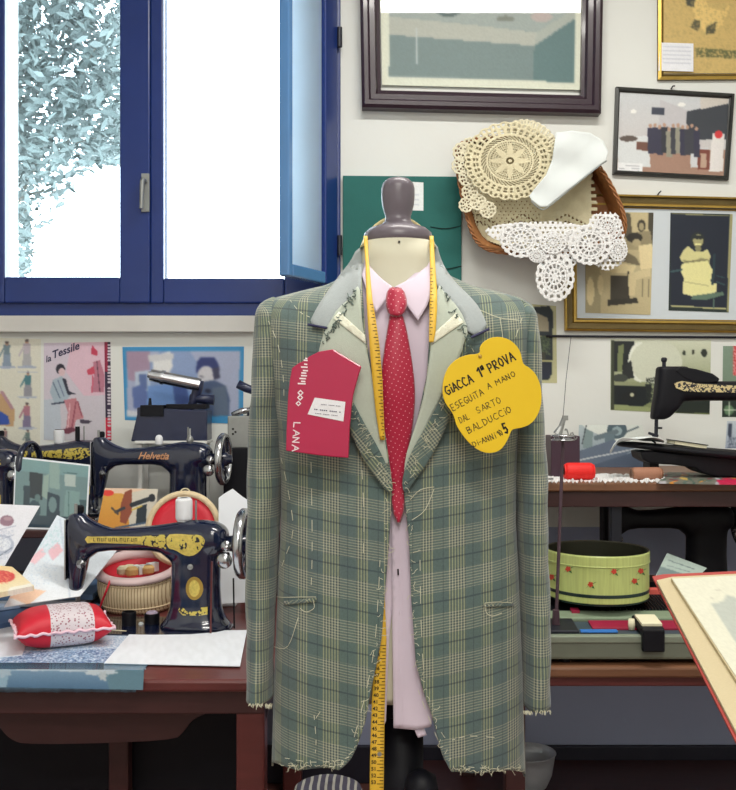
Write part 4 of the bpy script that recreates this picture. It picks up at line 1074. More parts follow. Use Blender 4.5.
# ragged seam allowance wisps, basting threads
bm = nbm(); rr = random.Random(11)
def wisp(x, y, l, off=.003, r=.00042):
    a = rr.uniform(0, 2 * PI); pts = []
    for k in range(6):
        pts.append(FP(x, y, off + .002 * rr.random())); a += rr.uniform(-.9, .9); x += math.cos(a) * l / 5; y += math.sin(a) * l / 5
    tube(bm, pts, r, 4)
def edge_pts(T, y0, y1, n):
    return [(interp(y, T), y) for y in [y0 + (y1 - y0) * k / (n - 1) for k in range(n)]]
for x, y in edge_pts(XOL, 488, 762, 40): wisp(x - rr.uniform(0, 4), y, rr.uniform(3, 9))
for x, y in edge_pts(XOR, 488, 768, 40): wisp(x + rr.uniform(0, 4), y, rr.uniform(3, 9))
for k in range(30): wisp(rr.uniform(280, 345), rr.uniform(764, 768), 6)
for k in range(34): wisp(rr.uniform(455, 520), rr.uniform(768, 771), 6)
for k in range(26): t_ = k / 25; wisp(350 + 40 * t_ + rr.uniform(-2, 2), 405 + 85 * t_, rr.uniform(3, 8), .014)
for k in range(26): t_ = k / 25; wisp(446 - 42 * t_ + rr.uniform(-2, 2), 400 + 88 * t_, rr.uniform(3, 8), .014)
obj('frayed_edge', bm, M['thread'], jac, kind='stuff')
def baste(pts, dash=1, off=.0042, r=.0005, step=4):
    bm = nbm()
    P = curve_through([(a, b, 0) for a, b in pts], step)
    for k in range(0, len(P) - 1, 2 if dash else 1):
        a, b = P[k], P[k + 1]; tube(bm, [FP(a.x, a.y, off), FP((a.x + b.x) / 2, (a.y + b.y) / 2, off + .0012), FP(b.x, b.y, off)], r, 4)
    obj('basting_thread', bm, M['thread'], jac)
baste([(281, 458), (288, 490), (293, 530), (284, 560), (276, 580)]); baste([(311, 462), (312, 520), (312, 560), (311, 590)])
baste([(362, 470), (364, 520), (363, 560)]); baste([(398 - 18, 560), (378, 600), (374, 650), (364, 700), (352, 745)])
baste([(272, 592), (278, 597), (300, 597), (316, 597)], 0); baste([(300, 608), (306, 612), (314, 608), (313, 600)], 0); baste([(268, 640), (275, 647), (288, 646), (298, 618)], 0)
baste([(285, 758), (310, 762), (335, 761), (352, 756)]); baste([(314, 715), (316, 740), (315, 756)]); baste([(316, 718), (320, 712)], 0)
baste([(485, 603), (497, 602), (512, 603)], 0); baste([(485, 603), (486, 612), (492, 616), (502, 613)], 0); baste([(420, 560), (421, 620), (424, 680)]); baste([(410, 500), (420, 490), (434, 487)], 0); baste([(434, 489), (425, 510), (412, 520)], 0)
baste([(460, 766), (480, 768), (505, 769), (524, 767)]); baste([(452, 740), (470, 736), (500, 738)], 1); baste([(418, 690), (428, 716), (440, 745)])
baste([(268, 320), (278, 345), (283, 375), (284, 400)], 1, .006); baste([(522, 318), (514, 345), (512, 380)], 1, .006)
baste([(290, 300), (300, 312), (312, 318)], 1); baste([(480, 310), (500, 318), (518, 320)], 0); baste([(500, 318), (503, 340), (502, 352)], 0); baste([(470, 345), (474, 352)], 0)
# ragged dark green seam scraps where collar joins lapel
bm = nbm()
for k in range(70):
    s_ = rr.random()
    if k % 2: x, y = 440 + 29 * min(1, s_ * 1.6) + (0 if s_ < .6 else (.6 - s_) * 14), 284 + 90 * s_
    else: x, y = 356 - 24 * min(1, s_ * 1.4) - (0 if s_ < .7 else (s_ - .7) * 30), 290 + 55 * s_
    a = rr.uniform(0, 6.28); l = rr.uniform(2, 6); tube(bm, [FP(x, y, .0085), FP(x + l * .5 * math.cos(a), y + l * .5 * math.sin(a), .011), FP(x + l * math.cos(a + .6), y + l * math.sin(a + .6), .0085)], .0009, 4)
obj('seam_scraps', bm, M['scrap'], jac, label='dark frayed seam scraps', kind='stuff')
# cuffs frayed
bm = nbm()
for s_, x0, x1, y in ((-1, 248, 273, 704), (1, 523, 550, 711)):
    for k in range(26):
        x = rr.uniform(x0, x1); yy = y + rr.uniform(-1, 1); p = W(x, yy, 1.428); tube(bm, [p, p + Vector((rr.uniform(-.003, .003), -.002, -rr.uniform(.002, .007)))], [.0007, .0004], 4)
obj('frayed_cuff', bm, M['thread'], jac)
# pocket welts
for poly in ([(284, 601), (316, 598), (316, 602), (284, 605)], [(484, 604), (514, 603), (514, 606), (484, 607)]):
    jpart('pocket_welt', poly, M['plaid'], .0045, .0015, sm=0)

# ---- tape measure round the neck
tp = thing('tape_measure', 'yellow tailor tape measure hung round the mannequin neck', 'tape measure', (CX, YC - .1, .5))
def ribbon(bm, pts, w, nrm_dirs, mi=0):
    P = []; 
    for p, wd_ in zip(pts, nrm_dirs): P.append((bm.verts.new(Vector(p) - Vector(wd_) * w / 2), bm.verts.new(Vector(p) + Vector(wd_) * w / 2)))
    for a, b in zip(P, P[1:]): bm.faces.new((a[0], a[1], b[1], b[0])).material_index = mi
def tape_front(name, rows, off, m, cut=False):
    bm = nbm(); V = []
    for (y, x0, x1) in rows: V.append((y, x0, x1))
    R = []
    for (a, b) in zip(V, V[1:]):
        for k in range(6): t_ = k / 6; R.append([a[i] + (b[i] - a[i]) * t_ for i in range(3)])
    R.append(list(V[-1])); Q = []
    for y, x0, x1 in R: Q.append([bm.verts.new(off(x0 + (x1 - x0) * c / 3, y)) for c in range(4)])
    for a, b in zip(Q, Q[1:]):
        for c in range(3): bm.faces.new((a[c], a[c + 1], b[c + 1], b[c]))
    return obj(name, bm, m, tp, smooth=True, solid=.0006), R
upL = lambda x, y: (CP if y < 300 else FP)(x, y, .012 if y < 300 else .014)
def TS(x, y):
    if y >= 300: return FP(x, y, .0115)
    k = max(0.0, (y - 238) / 62); return W(x, y, 1.466 + (FP(x, 300, .0115).y - 1.466) * k)
oL, RL = tape_front('tape_strand', [(236, 363.5, 367.5), (262, 365.5, 369), (300, 366.5, 372.5), (318, 367.5, 375.5), (345, 369.5, 379.5), (380, 372.5, 382.5), (410, 375.5, 383.5), (440, 380, 385)], TS, M['tape'])
oR, RR = tape_front('tape_strand', [(236, 429.5, 433.5), (262, 430, 435), (290, 430, 437), (310, 429.5, 437), (332, 429, 435.5), (342, 429, 433.5)], TS, M['tape'])
# around the back of the neck (over the collar)
bm = nbm(); pts = []; dirs = []
for k in range(25):
    a = -.55 + (PI + 1.10) * k / 24; r = .0585; s_ = max(0, math.sin(a))
    pts.append((CX + r * math.cos(a), YC + .063 * math.sin(a), 1.437 + .052 * s_ ** 1.5)); dirs.append(Vector((.35 * math.cos(a), .35 * math.sin(a), -.93)))
ribbon(bm, pts, .013, dirs); obj('tape_neck_loop', bm, M['tapepale'], tp, smooth=True, solid=.0006)
# lower end hanging free in front of the stand
LT = lambda x, y, off=0: FP(x, min(y, 760), -.0065 + off) + (Vector((0, 0, 0)) if y <= 760 else W(x, y, FP(x, 760, -.0065 + off).y) - W(x, 760, FP(x, 760, -.0065 + off).y))
oD, RD = tape_front('tape_strand', [(560, 372, 384), (600, 373, 385), (640, 374, 386.5), (680, 373, 385.5), (720, 371, 384.5), (760, 370, 384), (812, 369.5, 383.5)], lambda x, y: LT(x, y), M['tape'])
def ticks(R, fnx, y0, y1, pitch, side, par):
    bm = nbm(); y = y0
    k = 0
    while y < y1:
        x0 = interp(y, [(r[0], r[1]) for r in R]); x1 = interp(y, [(r[0], r[2]) for r in R]); l = (x1 - x0) * (.5 if k % 2 == 0 else .3)
        a, b = (x1 - l, x1 - .4) if side > 0 else (x0 + .4, x0 + l)
        bm.faces.new([bm.verts.new(fnx(p, q)) for p, q in ((a, y), (b, y), (b, y + .7), (a, y + .7))]); y += pitch; k += 1
    obj('tick_marks', bm, M['ink'], par, nrm=False)
ticks(RD, lambda x, y: LT(x, y, .0012), 645, 800, 3.3, 1, oD)
ticks(RL, lambda x, y: FP(x, y, .0128), 304, 438, 3.3, 1, oL); ticks(RR, lambda x, y: TS(x, y) - Vector((0, .0012, 0)), 268, 336, 3.3, -1, oR)
k = 0
for n_ in range(21):
    y = 650 + n_ * 6.7; x = interp(y, [(r[0], r[1]) for r in RD]) + 1.2
    bt = text_bm(str(33 + n_), 5.2, 0, .12)
    for v in bt.verts: v.co = LT(x + v.co.x, y - v.co.y, .0012)
    if n_ == 0: nums = bt
    else: join(nums, bt)
obj('tape_numerals', nums, M['ink'], oD, nrm=False)
bm = nbm(); lathe(bm, [(.0032, 0), (.0034, .0012), (.0015, .0012)], 14, (0, 0, 0), Matrix.Translation(LT(379.5, 754, .0002)) @ Matrix.Rotation(PI / 2, 4, 'X')); obj('eyelet', bm, M['steel'], tp)

# ---- yellow clover card
tagpoly = [(240, 130), (235, 112), (250, 85), (285, 62), (330, 56), (375, 68), (410, 95), (432, 130), (440, 172), (447, 190), (475, 205), (505, 235), (525, 280), (533, 330), (530, 390), (510, 440), (480, 475), (440, 492), (405, 497), (388, 503), (375, 540), (350, 585), (320, 608), (275, 615), (230, 600), (185, 565), (150, 520), (125, 480), (115, 440), (100, 410), (75, 380), (60, 340), (58, 290), (68, 240), (90, 195), (130, 160), (180, 142), (222, 140)]
tagpoly = smoothpoly([(430 + x / 4.788, 325 + y / 4.788) for x, y in tagpoly], 1)
ft = plane_fn(FP(470, 400, .022), Vector((.10, -1, .06)))
ft0 = plane_fn(W(480, 400, 1.352), Vector((.16, -1, .05)))
t = thing('lettered_card', 'yellow clover-shaped card lettered GIACCA 1a PROVA pinned on the jacket', 'card', ft0(490, 410))
bm = prism(tagpoly, ft0, .0022); obj('card', bm, M['yellow'], t, bevel=.0005)
P_ = lambda x, y: (430 + x / 4.788, 325 + y / 4.788)
bm = nbm()
strokes(bm, 'GiACCA', P_(82, 337), P_(208, 272), 8.6, 1.35, ft0, .0026); strokes(bm, '1a', P_(238, 252), P_(272, 236), 9.6, 1.7, ft0, .0026); strokes(bm, 'PROVA', P_(288, 228), P_(408, 166), 9.0, 1.4, ft0, .0026)
strokes(bm, 'ESEGUiTA', P_(108, 412), P_(258, 332), 6.6, .7, ft0, .0026); strokes(bm, 'A', P_(277, 308), P_(295, 300), 5.6, .7, ft0, .0026); strokes(bm, 'MANO', P_(318, 290), P_(411, 242), 5.4, .7, ft0, .0026)
strokes(bm, 'DAL', P_(145, 470), P_(192, 448), 6.2, .6, ft0, .0026); strokes(bm, 'SARTO', P_(228, 425), P_(342, 370), 6.4, .6, ft0, .0026)
strokes(bm, 'BALDUCCiO', P_(184, 520), P_(392, 415), 6.6, .7, ft0, .0026)
strokes(bm, 'Di-ANNi', P_(208, 585), P_(316, 540), 5.4, .7, ft0, .0026); strokes(bm, '10', P_(332, 535), P_(352, 520), 6, .8, ft0, .0026); strokes(bm, '5', P_(360, 520), P_(378, 512), 10, 1.7, ft0, .0026)
obj('lettering', bm, M['ink'], t, nrm=False)
bm = nbm(); p = ft0(479.5, 356.5, .003); lathe(bm, [(.0028, 0), (.0022, .0014), (.0005, .0018)], 12, (0, 0, 0), Matrix.Translation(p) @ Matrix.Rotation(PI / 2, 4, 'X')); obj('pin', bm, M['gold'], t)
# ---- red packet
Q_ = lambda x, y: (280 + x / 6.32, 340 + y / 6.32)
rp = [Q_(*p) for p in [(80, 178), (120, 150), (160, 130), (190, 105), (250, 75), (340, 60), (400, 98), (517, 168), (497, 230), (480, 290), (465, 350), (455, 420), (443, 560), (435, 745), (330, 738), (220, 725), (42, 700), (44, 600), (48, 500), (52, 420), (55, 350), (65, 260)]]
fq = plane_fn(W(322, 405, 1.362), Vector((-.12, -1, .04)))
t = thing('red_packet', 'red packet lettered LANA with a small white label, pinned on the jacket', 'packet', fq(322, 405))
bm = prism(rp, fq, .006); obj('packet', bm, M['red'], t, bevel=.0015)
bm = nbm()
strokes(bm, 'LANA', Q_(93, 522), Q_(82, 702), 6.4, 1.1, fq, .0068)
obj('lettering', bm, M['inkwhite'], t, nrm=False); bm = nbm()
for k, (y, a, b) in enumerate([(113, 165, 178), (125, 155, 180), (150, 158, 178), (168, 138, 180), (190, 150, 182), (205, 140, 172), (222, 138, 176), (240, 128, 170), (258, 138, 166), (272, 118, 168)]):
    bm.faces.new([bm.verts.new(fq(*Q_(px, py), .0068)) for px, py in ((a, y), (b, y + 2), (b, y + 11), (a, y + 9))])
for cx, cy, s_ in ((135, 335, 20), (133, 365, 20), (122, 402, 18)):
    for k in range(4):
        w_ = Q_(cx + s_ * math.cos(k * PI / 2), cy + s_ * math.sin(k * PI / 2)); w2 = Q_(cx + s_ * math.cos((k + 1) * PI / 2), cy + s_ * math.sin((k + 1) * PI / 2))
        i1 = Q_(cx + s_ * .5 * math.cos(k * PI / 2), cy + s_ * .5 * math.sin(k * PI / 2)); i2 = Q_(cx + s_ * .5 * math.cos((k + 1) * PI / 2), cy + s_ * .5 * math.sin((k + 1) * PI / 2))
        bm.faces.new([bm.verts.new(fq(*p, .0068)) for p in (w_, w2, i2, i1)])
obj('printed_marks', bm, M['inkwhite'], t, nrm=False)
lbl = art('paper_label', [Q_(225, 365), Q_(418, 392), Q_(405, 515), Q_(180, 470)], fq, [], t, base=(226, 226, 230), off=.0072, thick=.0004, label='small white paper label')
bm = nbm()
for k, (a, b) in enumerate((((255, 405), (390, 418)), ((222, 435), (392, 455)), ((228, 462), (372, 478)))):
    x0, y0 = Q_(*a); x1, y1 = Q_(*b)
    n_ = 14
    for i in range(n_):
        if (i * 7 + k) % 5 == 0: continue
        xa, xb = x0 + (x1 - x0) * i / n_, x0 + (x1 - x0) * (i + .7) / n_; ya = y0 + (y1 - y0) * i / n_; h = 1.0 if k == 1 else .6
        bm.faces.new([bm.verts.new(fq(p, q, .0082)) for p, q in ((xa, ya), (xb, ya + .1), (xb, ya + h), (xa, ya + h))])
obj('label_print', bm, M['inkblue'], lbl, nrm=False)
# ================================================================== TABLES AND SHELVES
TZ = .66
# left table
lt = thing('work_table', 'dark red-brown wooden work table on the left, under the sewing machines', 'table', (-.9, 2.35, 0))
bm = nbm(); box(bm, -1.62, -.185, 1.80, 2.925, TZ - .024, TZ); obj('tabletop', bm, M['wood_red'], lt, bevel=.006)
bm = nbm(); box(bm, -1.60, -.20, 1.83, 1.85, .585, TZ - .024); box(bm, -1.60, -.20, 2.88, 2.90, .56, TZ - .024); box(bm, -.22, -.20, 1.85, 2.88, .56, TZ - .024); obj('apron', bm, M['wood_dark'], lt, bevel=.003)
pan = smoothpoly([(-40, 700), (232, 700), (232, 703), (196, 714), (186, 728), (176, 738), (30, 742), (12, 736), (0, 720), (-20, 706), (-40, 704)], 2)
bm = prism(pan, flat(1.93), .018); obj('drawer_panel', bm, M['wood_dark'], lt, bevel=.003)
for x0, x1, y0, y1 in ((-.255, -.20, 1.835, 1.89), (-.255, -.20, 2.84, 2.895), (-1.60, -1.545, 1.835, 1.89), (-1.60, -1.545, 2.84, 2.895)):
    bm = nbm(); box(bm, x0, x1, y0, y1, 0, TZ - .024); obj('leg', bm, M['wood_red'], lt, bevel=.004)
bm = nbm(); box(bm, -.585, -.54, 2.14, 2.18, 0, TZ - .024); obj('post', bm, M['wood_dark'], lt, bevel=.004)
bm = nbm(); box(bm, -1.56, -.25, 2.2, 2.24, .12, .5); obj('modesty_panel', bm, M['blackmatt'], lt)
# raised shelf at the back of the left table
SZ = .84
ls = thing('raised_shelf', 'low dark shelf standing on the left table against the wall', 'shelf', (-.9, 2.7, TZ))
bm = nbm(); box(bm, -1.6, -.22, 2.52, 2.92, SZ - .02, SZ); obj('shelf_board', bm, M['wood_dark'], ls, bevel=.003)
for x in (-1.6, -.26): 
    bm = nbm(); box(bm, x, x + .03, 2.56, 2.90, TZ, SZ - .02); obj('side_board', bm, M['wood_dark'], ls)
# right table
rt = thing('work_table', 'brown wooden table on the right carrying the knitting machine and the tin', 'table', (.8, 2.35, 0))
bm = nbm(); box(bm, .262, 1.45, 1.885, 2.86, TZ - .022, TZ); obj('tabletop', bm, M['wood_mid'], rt, bevel=.005)
bm = nbm(); box(bm, .275, 1.43, 1.90, 1.92, .617, TZ - .022); obj('apron', bm, M['wood_red'], rt, bevel=.003)
for x in (.275, 1.39):
    for y in (1.90, 2.80):
        bm = nbm(); box(bm, x, x + .04, y, y + .04, .074 if y > 2.5 else 0, TZ - .022); obj('leg', bm, M['wood_dark'], rt, bevel=.003)
UZ = .982
us = thing('raised_bench', 'brown bench top raised on iron posts on the right, under the spools', 'bench', (.8, 2.6, TZ))
bm = nbm(); box(bm, .24, 1.5, 2.36, 2.925, UZ - .022, UZ); obj('bench_top', bm, M['wood_mid'], us, bevel=.004)
bm = nbm(); box(bm, .25, 1.49, 2.375, 2.39, UZ - .062, UZ - .022); box(bm, .25, 1.49, 2.89, 2.905, UZ - .062, UZ - .022); obj('bench_apron', bm, M['wood_dark'], us, bevel=.002)
for x, y in ((.26, 2.40), (.26, 2.82), (X(609, 2.42), 2.40), (1.42, 2.40), (1.42, 2.82)):
        bm = nbm(); box(bm, x, x + .028, y, y + .028, TZ, UZ - .022); obj('post', bm, M['iron'], us, bevel=.003)

# ================================================================== SEWING MACHINES
def ell(c, ax, r1, r2, n=24, p=2.6):
    out = []
    for k in range(n):
        a = 2 * PI * k / n; ca, sa = math.cos(a), math.sin(a)
        u = abs(ca) ** (2 / p) * (1 if ca > 0 else -1) * r1; v = abs(sa) ** (2 / p) * (1 if sa > 0 else -1) * r2
        out.append(Vector((c[0], c[1] + u, c[2] + v)) if ax == 'x' else Vector((c[0] + u, c[1] + v, c[2])))
    return out
def body_mesh():
    bm = nbm()
    loft(bm, [ell((x, 0, zc), 'x', hd, hh) for x, zc, hh, hd in ((-.298, .224, .024, .022), (-.290, .222, .037, .028), (-.270, .215, .045, .031), (-.250, .204, .046, .031), (-.232, .206, .034, .030), (-.20, .203, .026, .028), (-.15, .204, .027, .028), (-.11, .206, .029, .030), (-.08, .206, .033, .034), (-.055, .198, .045, .038), (-.02, .200, .050, .041), (.02, .206, .044, .044), (.05, .208, .038, .043), (.066, .206, .031, .036), (.074, .204, .022, .028))])
    loft(bm, [ell((xc, 0, z), 'z', hw, hd) for z, xc, hw, hd in ((0.001, .0, .084, .055), (.010, .0, .082, .053), (.022, .0, .070, .045), (.05, .0, .060, .040), (.10, .0, .057, .038), (.15, .001, .057, .039), (.19, .004, .058, .043), (.22, .008, .054, .042), (.235, .008, .042, .032))])
    loft(bm, [ell((xc, 0, z), 'z', hw, hd) for z, xc, hw, hd in ((.264, -.280, .012, .015), (.259, -.28, .021, .022), (.235, -.278, .026, .029), (.19, -.276, .027, .028), (.14, -.279, .022, .025), (.10, -.283, .017, .020), (.078, -.285, .014, .017), (.072, -.286, .010, .012))])
    o = obj('tmp', bm, M['black'], None, origin=(0, 0, 0), smooth=True)
    r = o.modifiers.new('r', 'REMESH'); r.mode = 'VOXEL'; r.voxel_size = .0042; r.use_smooth_shade = True
    s = o.modifiers.new('s', 'SMOOTH'); s.iterations = 9; s.factor = .6
    dg = bpy.context.evaluated_depsgraph_get(); dg.update()
    me = bpy.data.meshes.new_from_object(o.evaluated_get(dg)); me.name = 'machine_body'
    for p in me.polygons: p.use_smooth = True
    bpy.data.objects.remove(o); return me
BODY = body_mesh()
if not BODY.materials: BODY.materials.append(M['black'])
_b = nbm(); _b.from_mesh(BODY); BV = BVHTree.FromBMesh(_b); _b.free()
def onbody(x, z, off=.0006, yaw=0):
    h = BV.ray_cast(Vector((x, -1, z)), Vector((0, 1, 0)))
    return (h[0] - Vector((0, off, 0))) if h[0] else Vector((x, -.03, z))
def decal(poly, L=.006, off=.0007):
    bm = patch(poly, L)
    for v in bm.verts: v.co = onbody(v.co.x, v.co.y, off)
    return bm
def ellp(cx, cy, rx, ry, n=24): return [(cx + rx * math.cos(2 * PI * k / n), cy + ry * math.sin(2 * PI * k / n)) for k in range(n)]
def filigree_mat():
    m = bpy.data.materials.new('gold_filigree'); m.use_nodes = True; nt = m.node_tree; b = nt.nodes['Principled BSDF']; nb = NB(m)
    tc = nt.nodes.new('ShaderNodeTexCoord'); vo = nt.nodes.new('ShaderNodeTexVoronoi'); vo.inputs['Scale'].default_value = 150
    nt.links.new(tc.outputs['Object'], vo.inputs['Vector']); wv = nt.nodes.new('ShaderNodeTexNoise'); wv.inputs['Scale'].default_value = 70; nt.links.new(tc.outputs['Object'], wv.inputs['Vector'])
    f = nb.m('LESS_THAN', vo.outputs['Distance'], nb.m('MULTIPLY_ADD', wv.outputs['Fac'], 1.45, -.10))
    nt.links.new(nb.mix(f, C(16, 20, 36), C(206, 186, 84)), b.inputs['Base Color']); b.inputs['Roughness'].default_value = .35; b.inputs['Coat Weight'].default_value = .4
    return m
M['filigree'] = filigree_mat()
def machine(name, label, loc, yaw=0.0, scale=1.0, style='plain', text=None, spool=None, bed=True, wheel='chrome', group=None, motor=False):
    t = thing(name, label, 'sewing machine', (0, 0, 0), group)
    o = bpy.data.objects.new('body', BODY); COL.objects.link(o); o.parent = t; bod = o
    if bed:
        bm = nbm(); P = smoothpoly([(-.335, -.085), (.085, -.085), (.085, .085), (-.335, .085)], 2)
        a = [bm.verts.new((x, y, .004)) for x, y in P]; b = [bm.verts.new((x, y, -.0005)) for x, y in P]
        bm.faces.new(a); bm.faces.new(b[::-1])
        for i in range(len(P)): bm.faces.new((a[i], b[i], b[(i + 1) % len(P)], a[(i + 1) % len(P)]))
        obj('bed_plate', bm, M['black'], t)
        bm = nbm(); box(bm, -.32, -.25, -.035, .035, .004, .0052); obj('slide_plate', bm, M['chrome'], t)
    bm = nbm()
    P = [(-.308, .25), (-.302, .258), (-.302, .085), (-.306, .08)]
    box(bm, -.3055, -.3015, -.021, .021, .11, .25); obj('face_plate', bm, M['chrome'], t, bevel=.0015)
    bm = nbm(); tube(bm, [(-.285, 0, .285), (-.285, 0, .25)], .0042, 8); tube(bm, [(-.283, 0, .09), (-.283, 0, .028)], .0035, 8); tube(bm, [(-.283, 0, .03), (-.283, 0, .005)], .001, 6)
    lathe(bm, [(.005, .036), (.007, .038), (.007, .044), (.005, .046)], 10, (-.283, 0, 0)); obj('needle_bar', bm, M['steel'], t, smooth=False)
    bm = nbm(); tube(bm, [(-.283, .014, .275), (-.283, .014, .02)], .0035, 8); tube(bm, [(-.283, .014, .02), (-.283, .004, .012), (-.283, -.014, .0065), (-.283, -.022, .008)], [.003, .004, .004, .002], 6); obj('presser_foot', bm, M['steel'], t)
    bm = nbm(); lathe(bm, [(.007, .262), (.009, .266), (.009, .276), (.005, .280)], 14, (-.280, .014, 0)); obj('pressure_screw', bm, M['blackmatt'], t)
    bm = nbm(); lathe(bm, [(.0, -.012), (.009, -.012), (.010, -.006), (.004, -.002), (.010, .0)], 14, (0, 0, 0), Matrix.Translation((-.262, -.032, .15)) @ Matrix.Rotation(PI / 2, 4, 'X')); obj('tension_disc', bm, M['chrome'], t, smooth=True)
    # hand wheel : spoked
    if wheel:
        bm = nbm(); wx, wz, R = .112, .196, .078
        lathe(bm, [(R - .012, -.004), (R - .010, -.010), (R - .002, -.011), (R + .003, -.005), (R + .003, .005), (R - .002, .011), (R - .010, .010), (R - .012, .004), (R - .012, -.004)], 44, (0, 0, 0), Matrix.Translation((wx, 0, wz)) @ Matrix.Rotation(PI / 2, 4, 'Y'), caps=False)
        rimo = obj('hand_wheel', bm, M[wheel], t, smooth=True, origin=(0, 0, 0))
        bm = nbm()
        for k in range(5):
            a = 2 * PI * k / 5 + .3; tube(bm, [(wx - .002, .012 * math.cos(a), wz + .012 * math.sin(a)), (wx, (R - .008) * math.cos(a), wz + (R - .008) * math.sin(a))], [.008, .0055], 8)
        lathe(bm, [(.016, -.045), (.020, -.02), (.022, -.012), (.022, .012), (.015, .016), (.014, .026), (.004, .029)], 20, (0, 0, 0), Matrix.Translation((wx, 0, wz)) @ Matrix.Rotation(PI / 2, 4, 'Y'))
        obj('wheel_spokes', bm, M['black'], rimo, smooth=True)
    # bobbin winder
    bm = nbm(); tube(bm, [(.062, -.03, .175), (.085, -.045, .178)], .006, 8); lathe(bm, [(.004, -.006), (.017, -.005), (.018, .0), (.017, .005), (.006, .009)], 18, (0, 0, 0), Matrix.Translation((.078, -.052, .165)) @ Matrix.Rotation(PI / 2, 4, 'X'))
    lathe(bm, [(.0, -.004), (.012, -.003), (.012, .003), (.0, .004)], 16, (0, 0, 0), Matrix.Translation((.082, -.05, .198)) @ Matrix.Rotation(PI / 2, 4, 'X'))
    obj('bobbin_winder', bm, M['chrome'], t, smooth=True)
    bm = nbm(); tube(bm, [(.0, 0, .24), (.0, 0, .295)], .0022, 6); lathe(bm, [(.011, .243), (.011, .246)], 14); obj('spool_pin', bm, M['steel'], t)
    if style == 'gold':
        bm = decal([(-.252, .207), (-.246, .214), (-.235, .213), (-.12, .214), (-.118, .196), (-.235, .199), (-.246, .198)])
        obj('arm_decal', bm, M['decal'], bod, smooth=True)
        bm = decal([(-.12, .215), (-.06, .221), (-.06, .187), (-.12, .195)]); obj('arm_filigree', bm, M['filigree'], bod, smooth=True)
        bm = decal(smoothpoly([(-.06, .22), (-.03, .223), (.0, .221), (.02, .222), (.032, .212), (.03, .200), (.018, .182), (.0, .172), (-.02, .175), (-.038, .186), (-.058, .190)], 1), .006); obj('pillar_crest', bm, M['decal'], bod, smooth=True)
        for q_ in ((.012, .213, .012, .009), (-.02, .198, .010, .012), (-.045, .205, .006, .010), (.012, .190, .007, .006), (.026, .204, .003, .010)): bm = decal(ellp(*q_), off=.0012); obj('crest_figure', bm, M['filigree'], bod)
        bm = nbm()
        for k in range(12):                                  # small black lettering on the gold band
            x = -.232 + k * .0088
            q = [onbody(a, b, .0016) for a, b in ((x, .2105), (x + .0014, .2105), (x + .0014, .2025), (x, .2025))]; bm.faces.new([bm.verts.new(p) for p in q])
            q = [onbody(a, b, .0016) for a, b in ((x, .2105 if k % 2 else .2037), (x + .005, .2105 if k % 2 else .2037), (x + .005, .2092 if k % 2 else .2025), (x, .2092 if k % 2 else .2025))]; bm.faces.new([bm.verts.new(p) for p in q])
            if k % 3: q = [onbody(a, b, .0016) for a, b in ((x + .0045, .2105), (x + .0058, .2105), (x + .0058, .2025), (x + .0045, .2025))]; bm.faces.new([bm.verts.new(p) for p in q])
        obj('arm_lettering', bm, M['ink'], bod, nrm=False)
        bm = decal(ellp(.006, .099, .020, .0265)); obj('medallion', bm, M['gold'], bod, smooth=True)
        bm = decal(ellp(.006, .099, .0125, .019), off=.0013); obj('medallion_centre', bm, M['decal'], bod, smooth=True)
        bm = decal([(-.032, .048), (-.028, .056), (-.018, .054), (-.012, .047), (.015, .047), (.022, .056), (.036, .057), (.036, .040), (.018, .038), (-.02, .038)], .005); obj('base_decal', bm, M['filigree'], bod, smooth=True)
        bm = nbm(); lathe(bm, [(.0065, 0), (.0065, .003), (.002, .004)], 14, (0, 0, 0), Matrix.Translation(onbody(-.003, .148)) @ Matrix.Rotation(PI / 2, 4, 'X')); obj('body_screw', bm, M['steel'], bod)
        bm = nbm(); tube(bm, [(.052, -.062, .165), (.050, -.066, .005)], .0022, 6); obj('drive_belt', bm, M['wood_red'], t); bm = nbm(); tube(bm, [(.092, -.02, .12), (.094, -.02, .005)], .0020, 6); obj('drive_belt', bm, M['blackmatt'], t)
    elif style == 'filigree':
        bm = decal([(-.19, .214), (-.12, .214), (-.06, .22), (.0, .226), (.03, .222), (.035, .20), (.0, .186), (-.06, .190), (-.12, .193), (-.19, .194)]); obj('arm_decal', bm, M['filigree'], bod, smooth=True)
        bm = decal(smoothpoly([(-.02, .06), (.03, .06), (.03, .11), (-.02, .11)], 1)); obj('pillar_decal', bm, M['filigree'], bod, smooth=True)
    if text:
        bm = text_bm(text, .030, .4, .0006); bmesh.ops.subdivide_edges(bm, edges=[e for e in bm.edges if e.calc_length() > .008], cuts=1)
        for v in bm.verts: v.co = onbody(v.co.x * 1.0 - .150, v.co.y + .1975, .0012)
        obj('maker_lettering', bm, mat('copper_lettering', C(206, 150, 110), .4), bod, nrm=False)
    if motor:
        pass
    t.location = loc; t.rotation_euler = (0, 0, yaw); t.scale = (scale,) * 3
    return t
def at(px, Y, z): return ((px - 368) / F * Y, Y, z)
yaw = math.radians(-7)
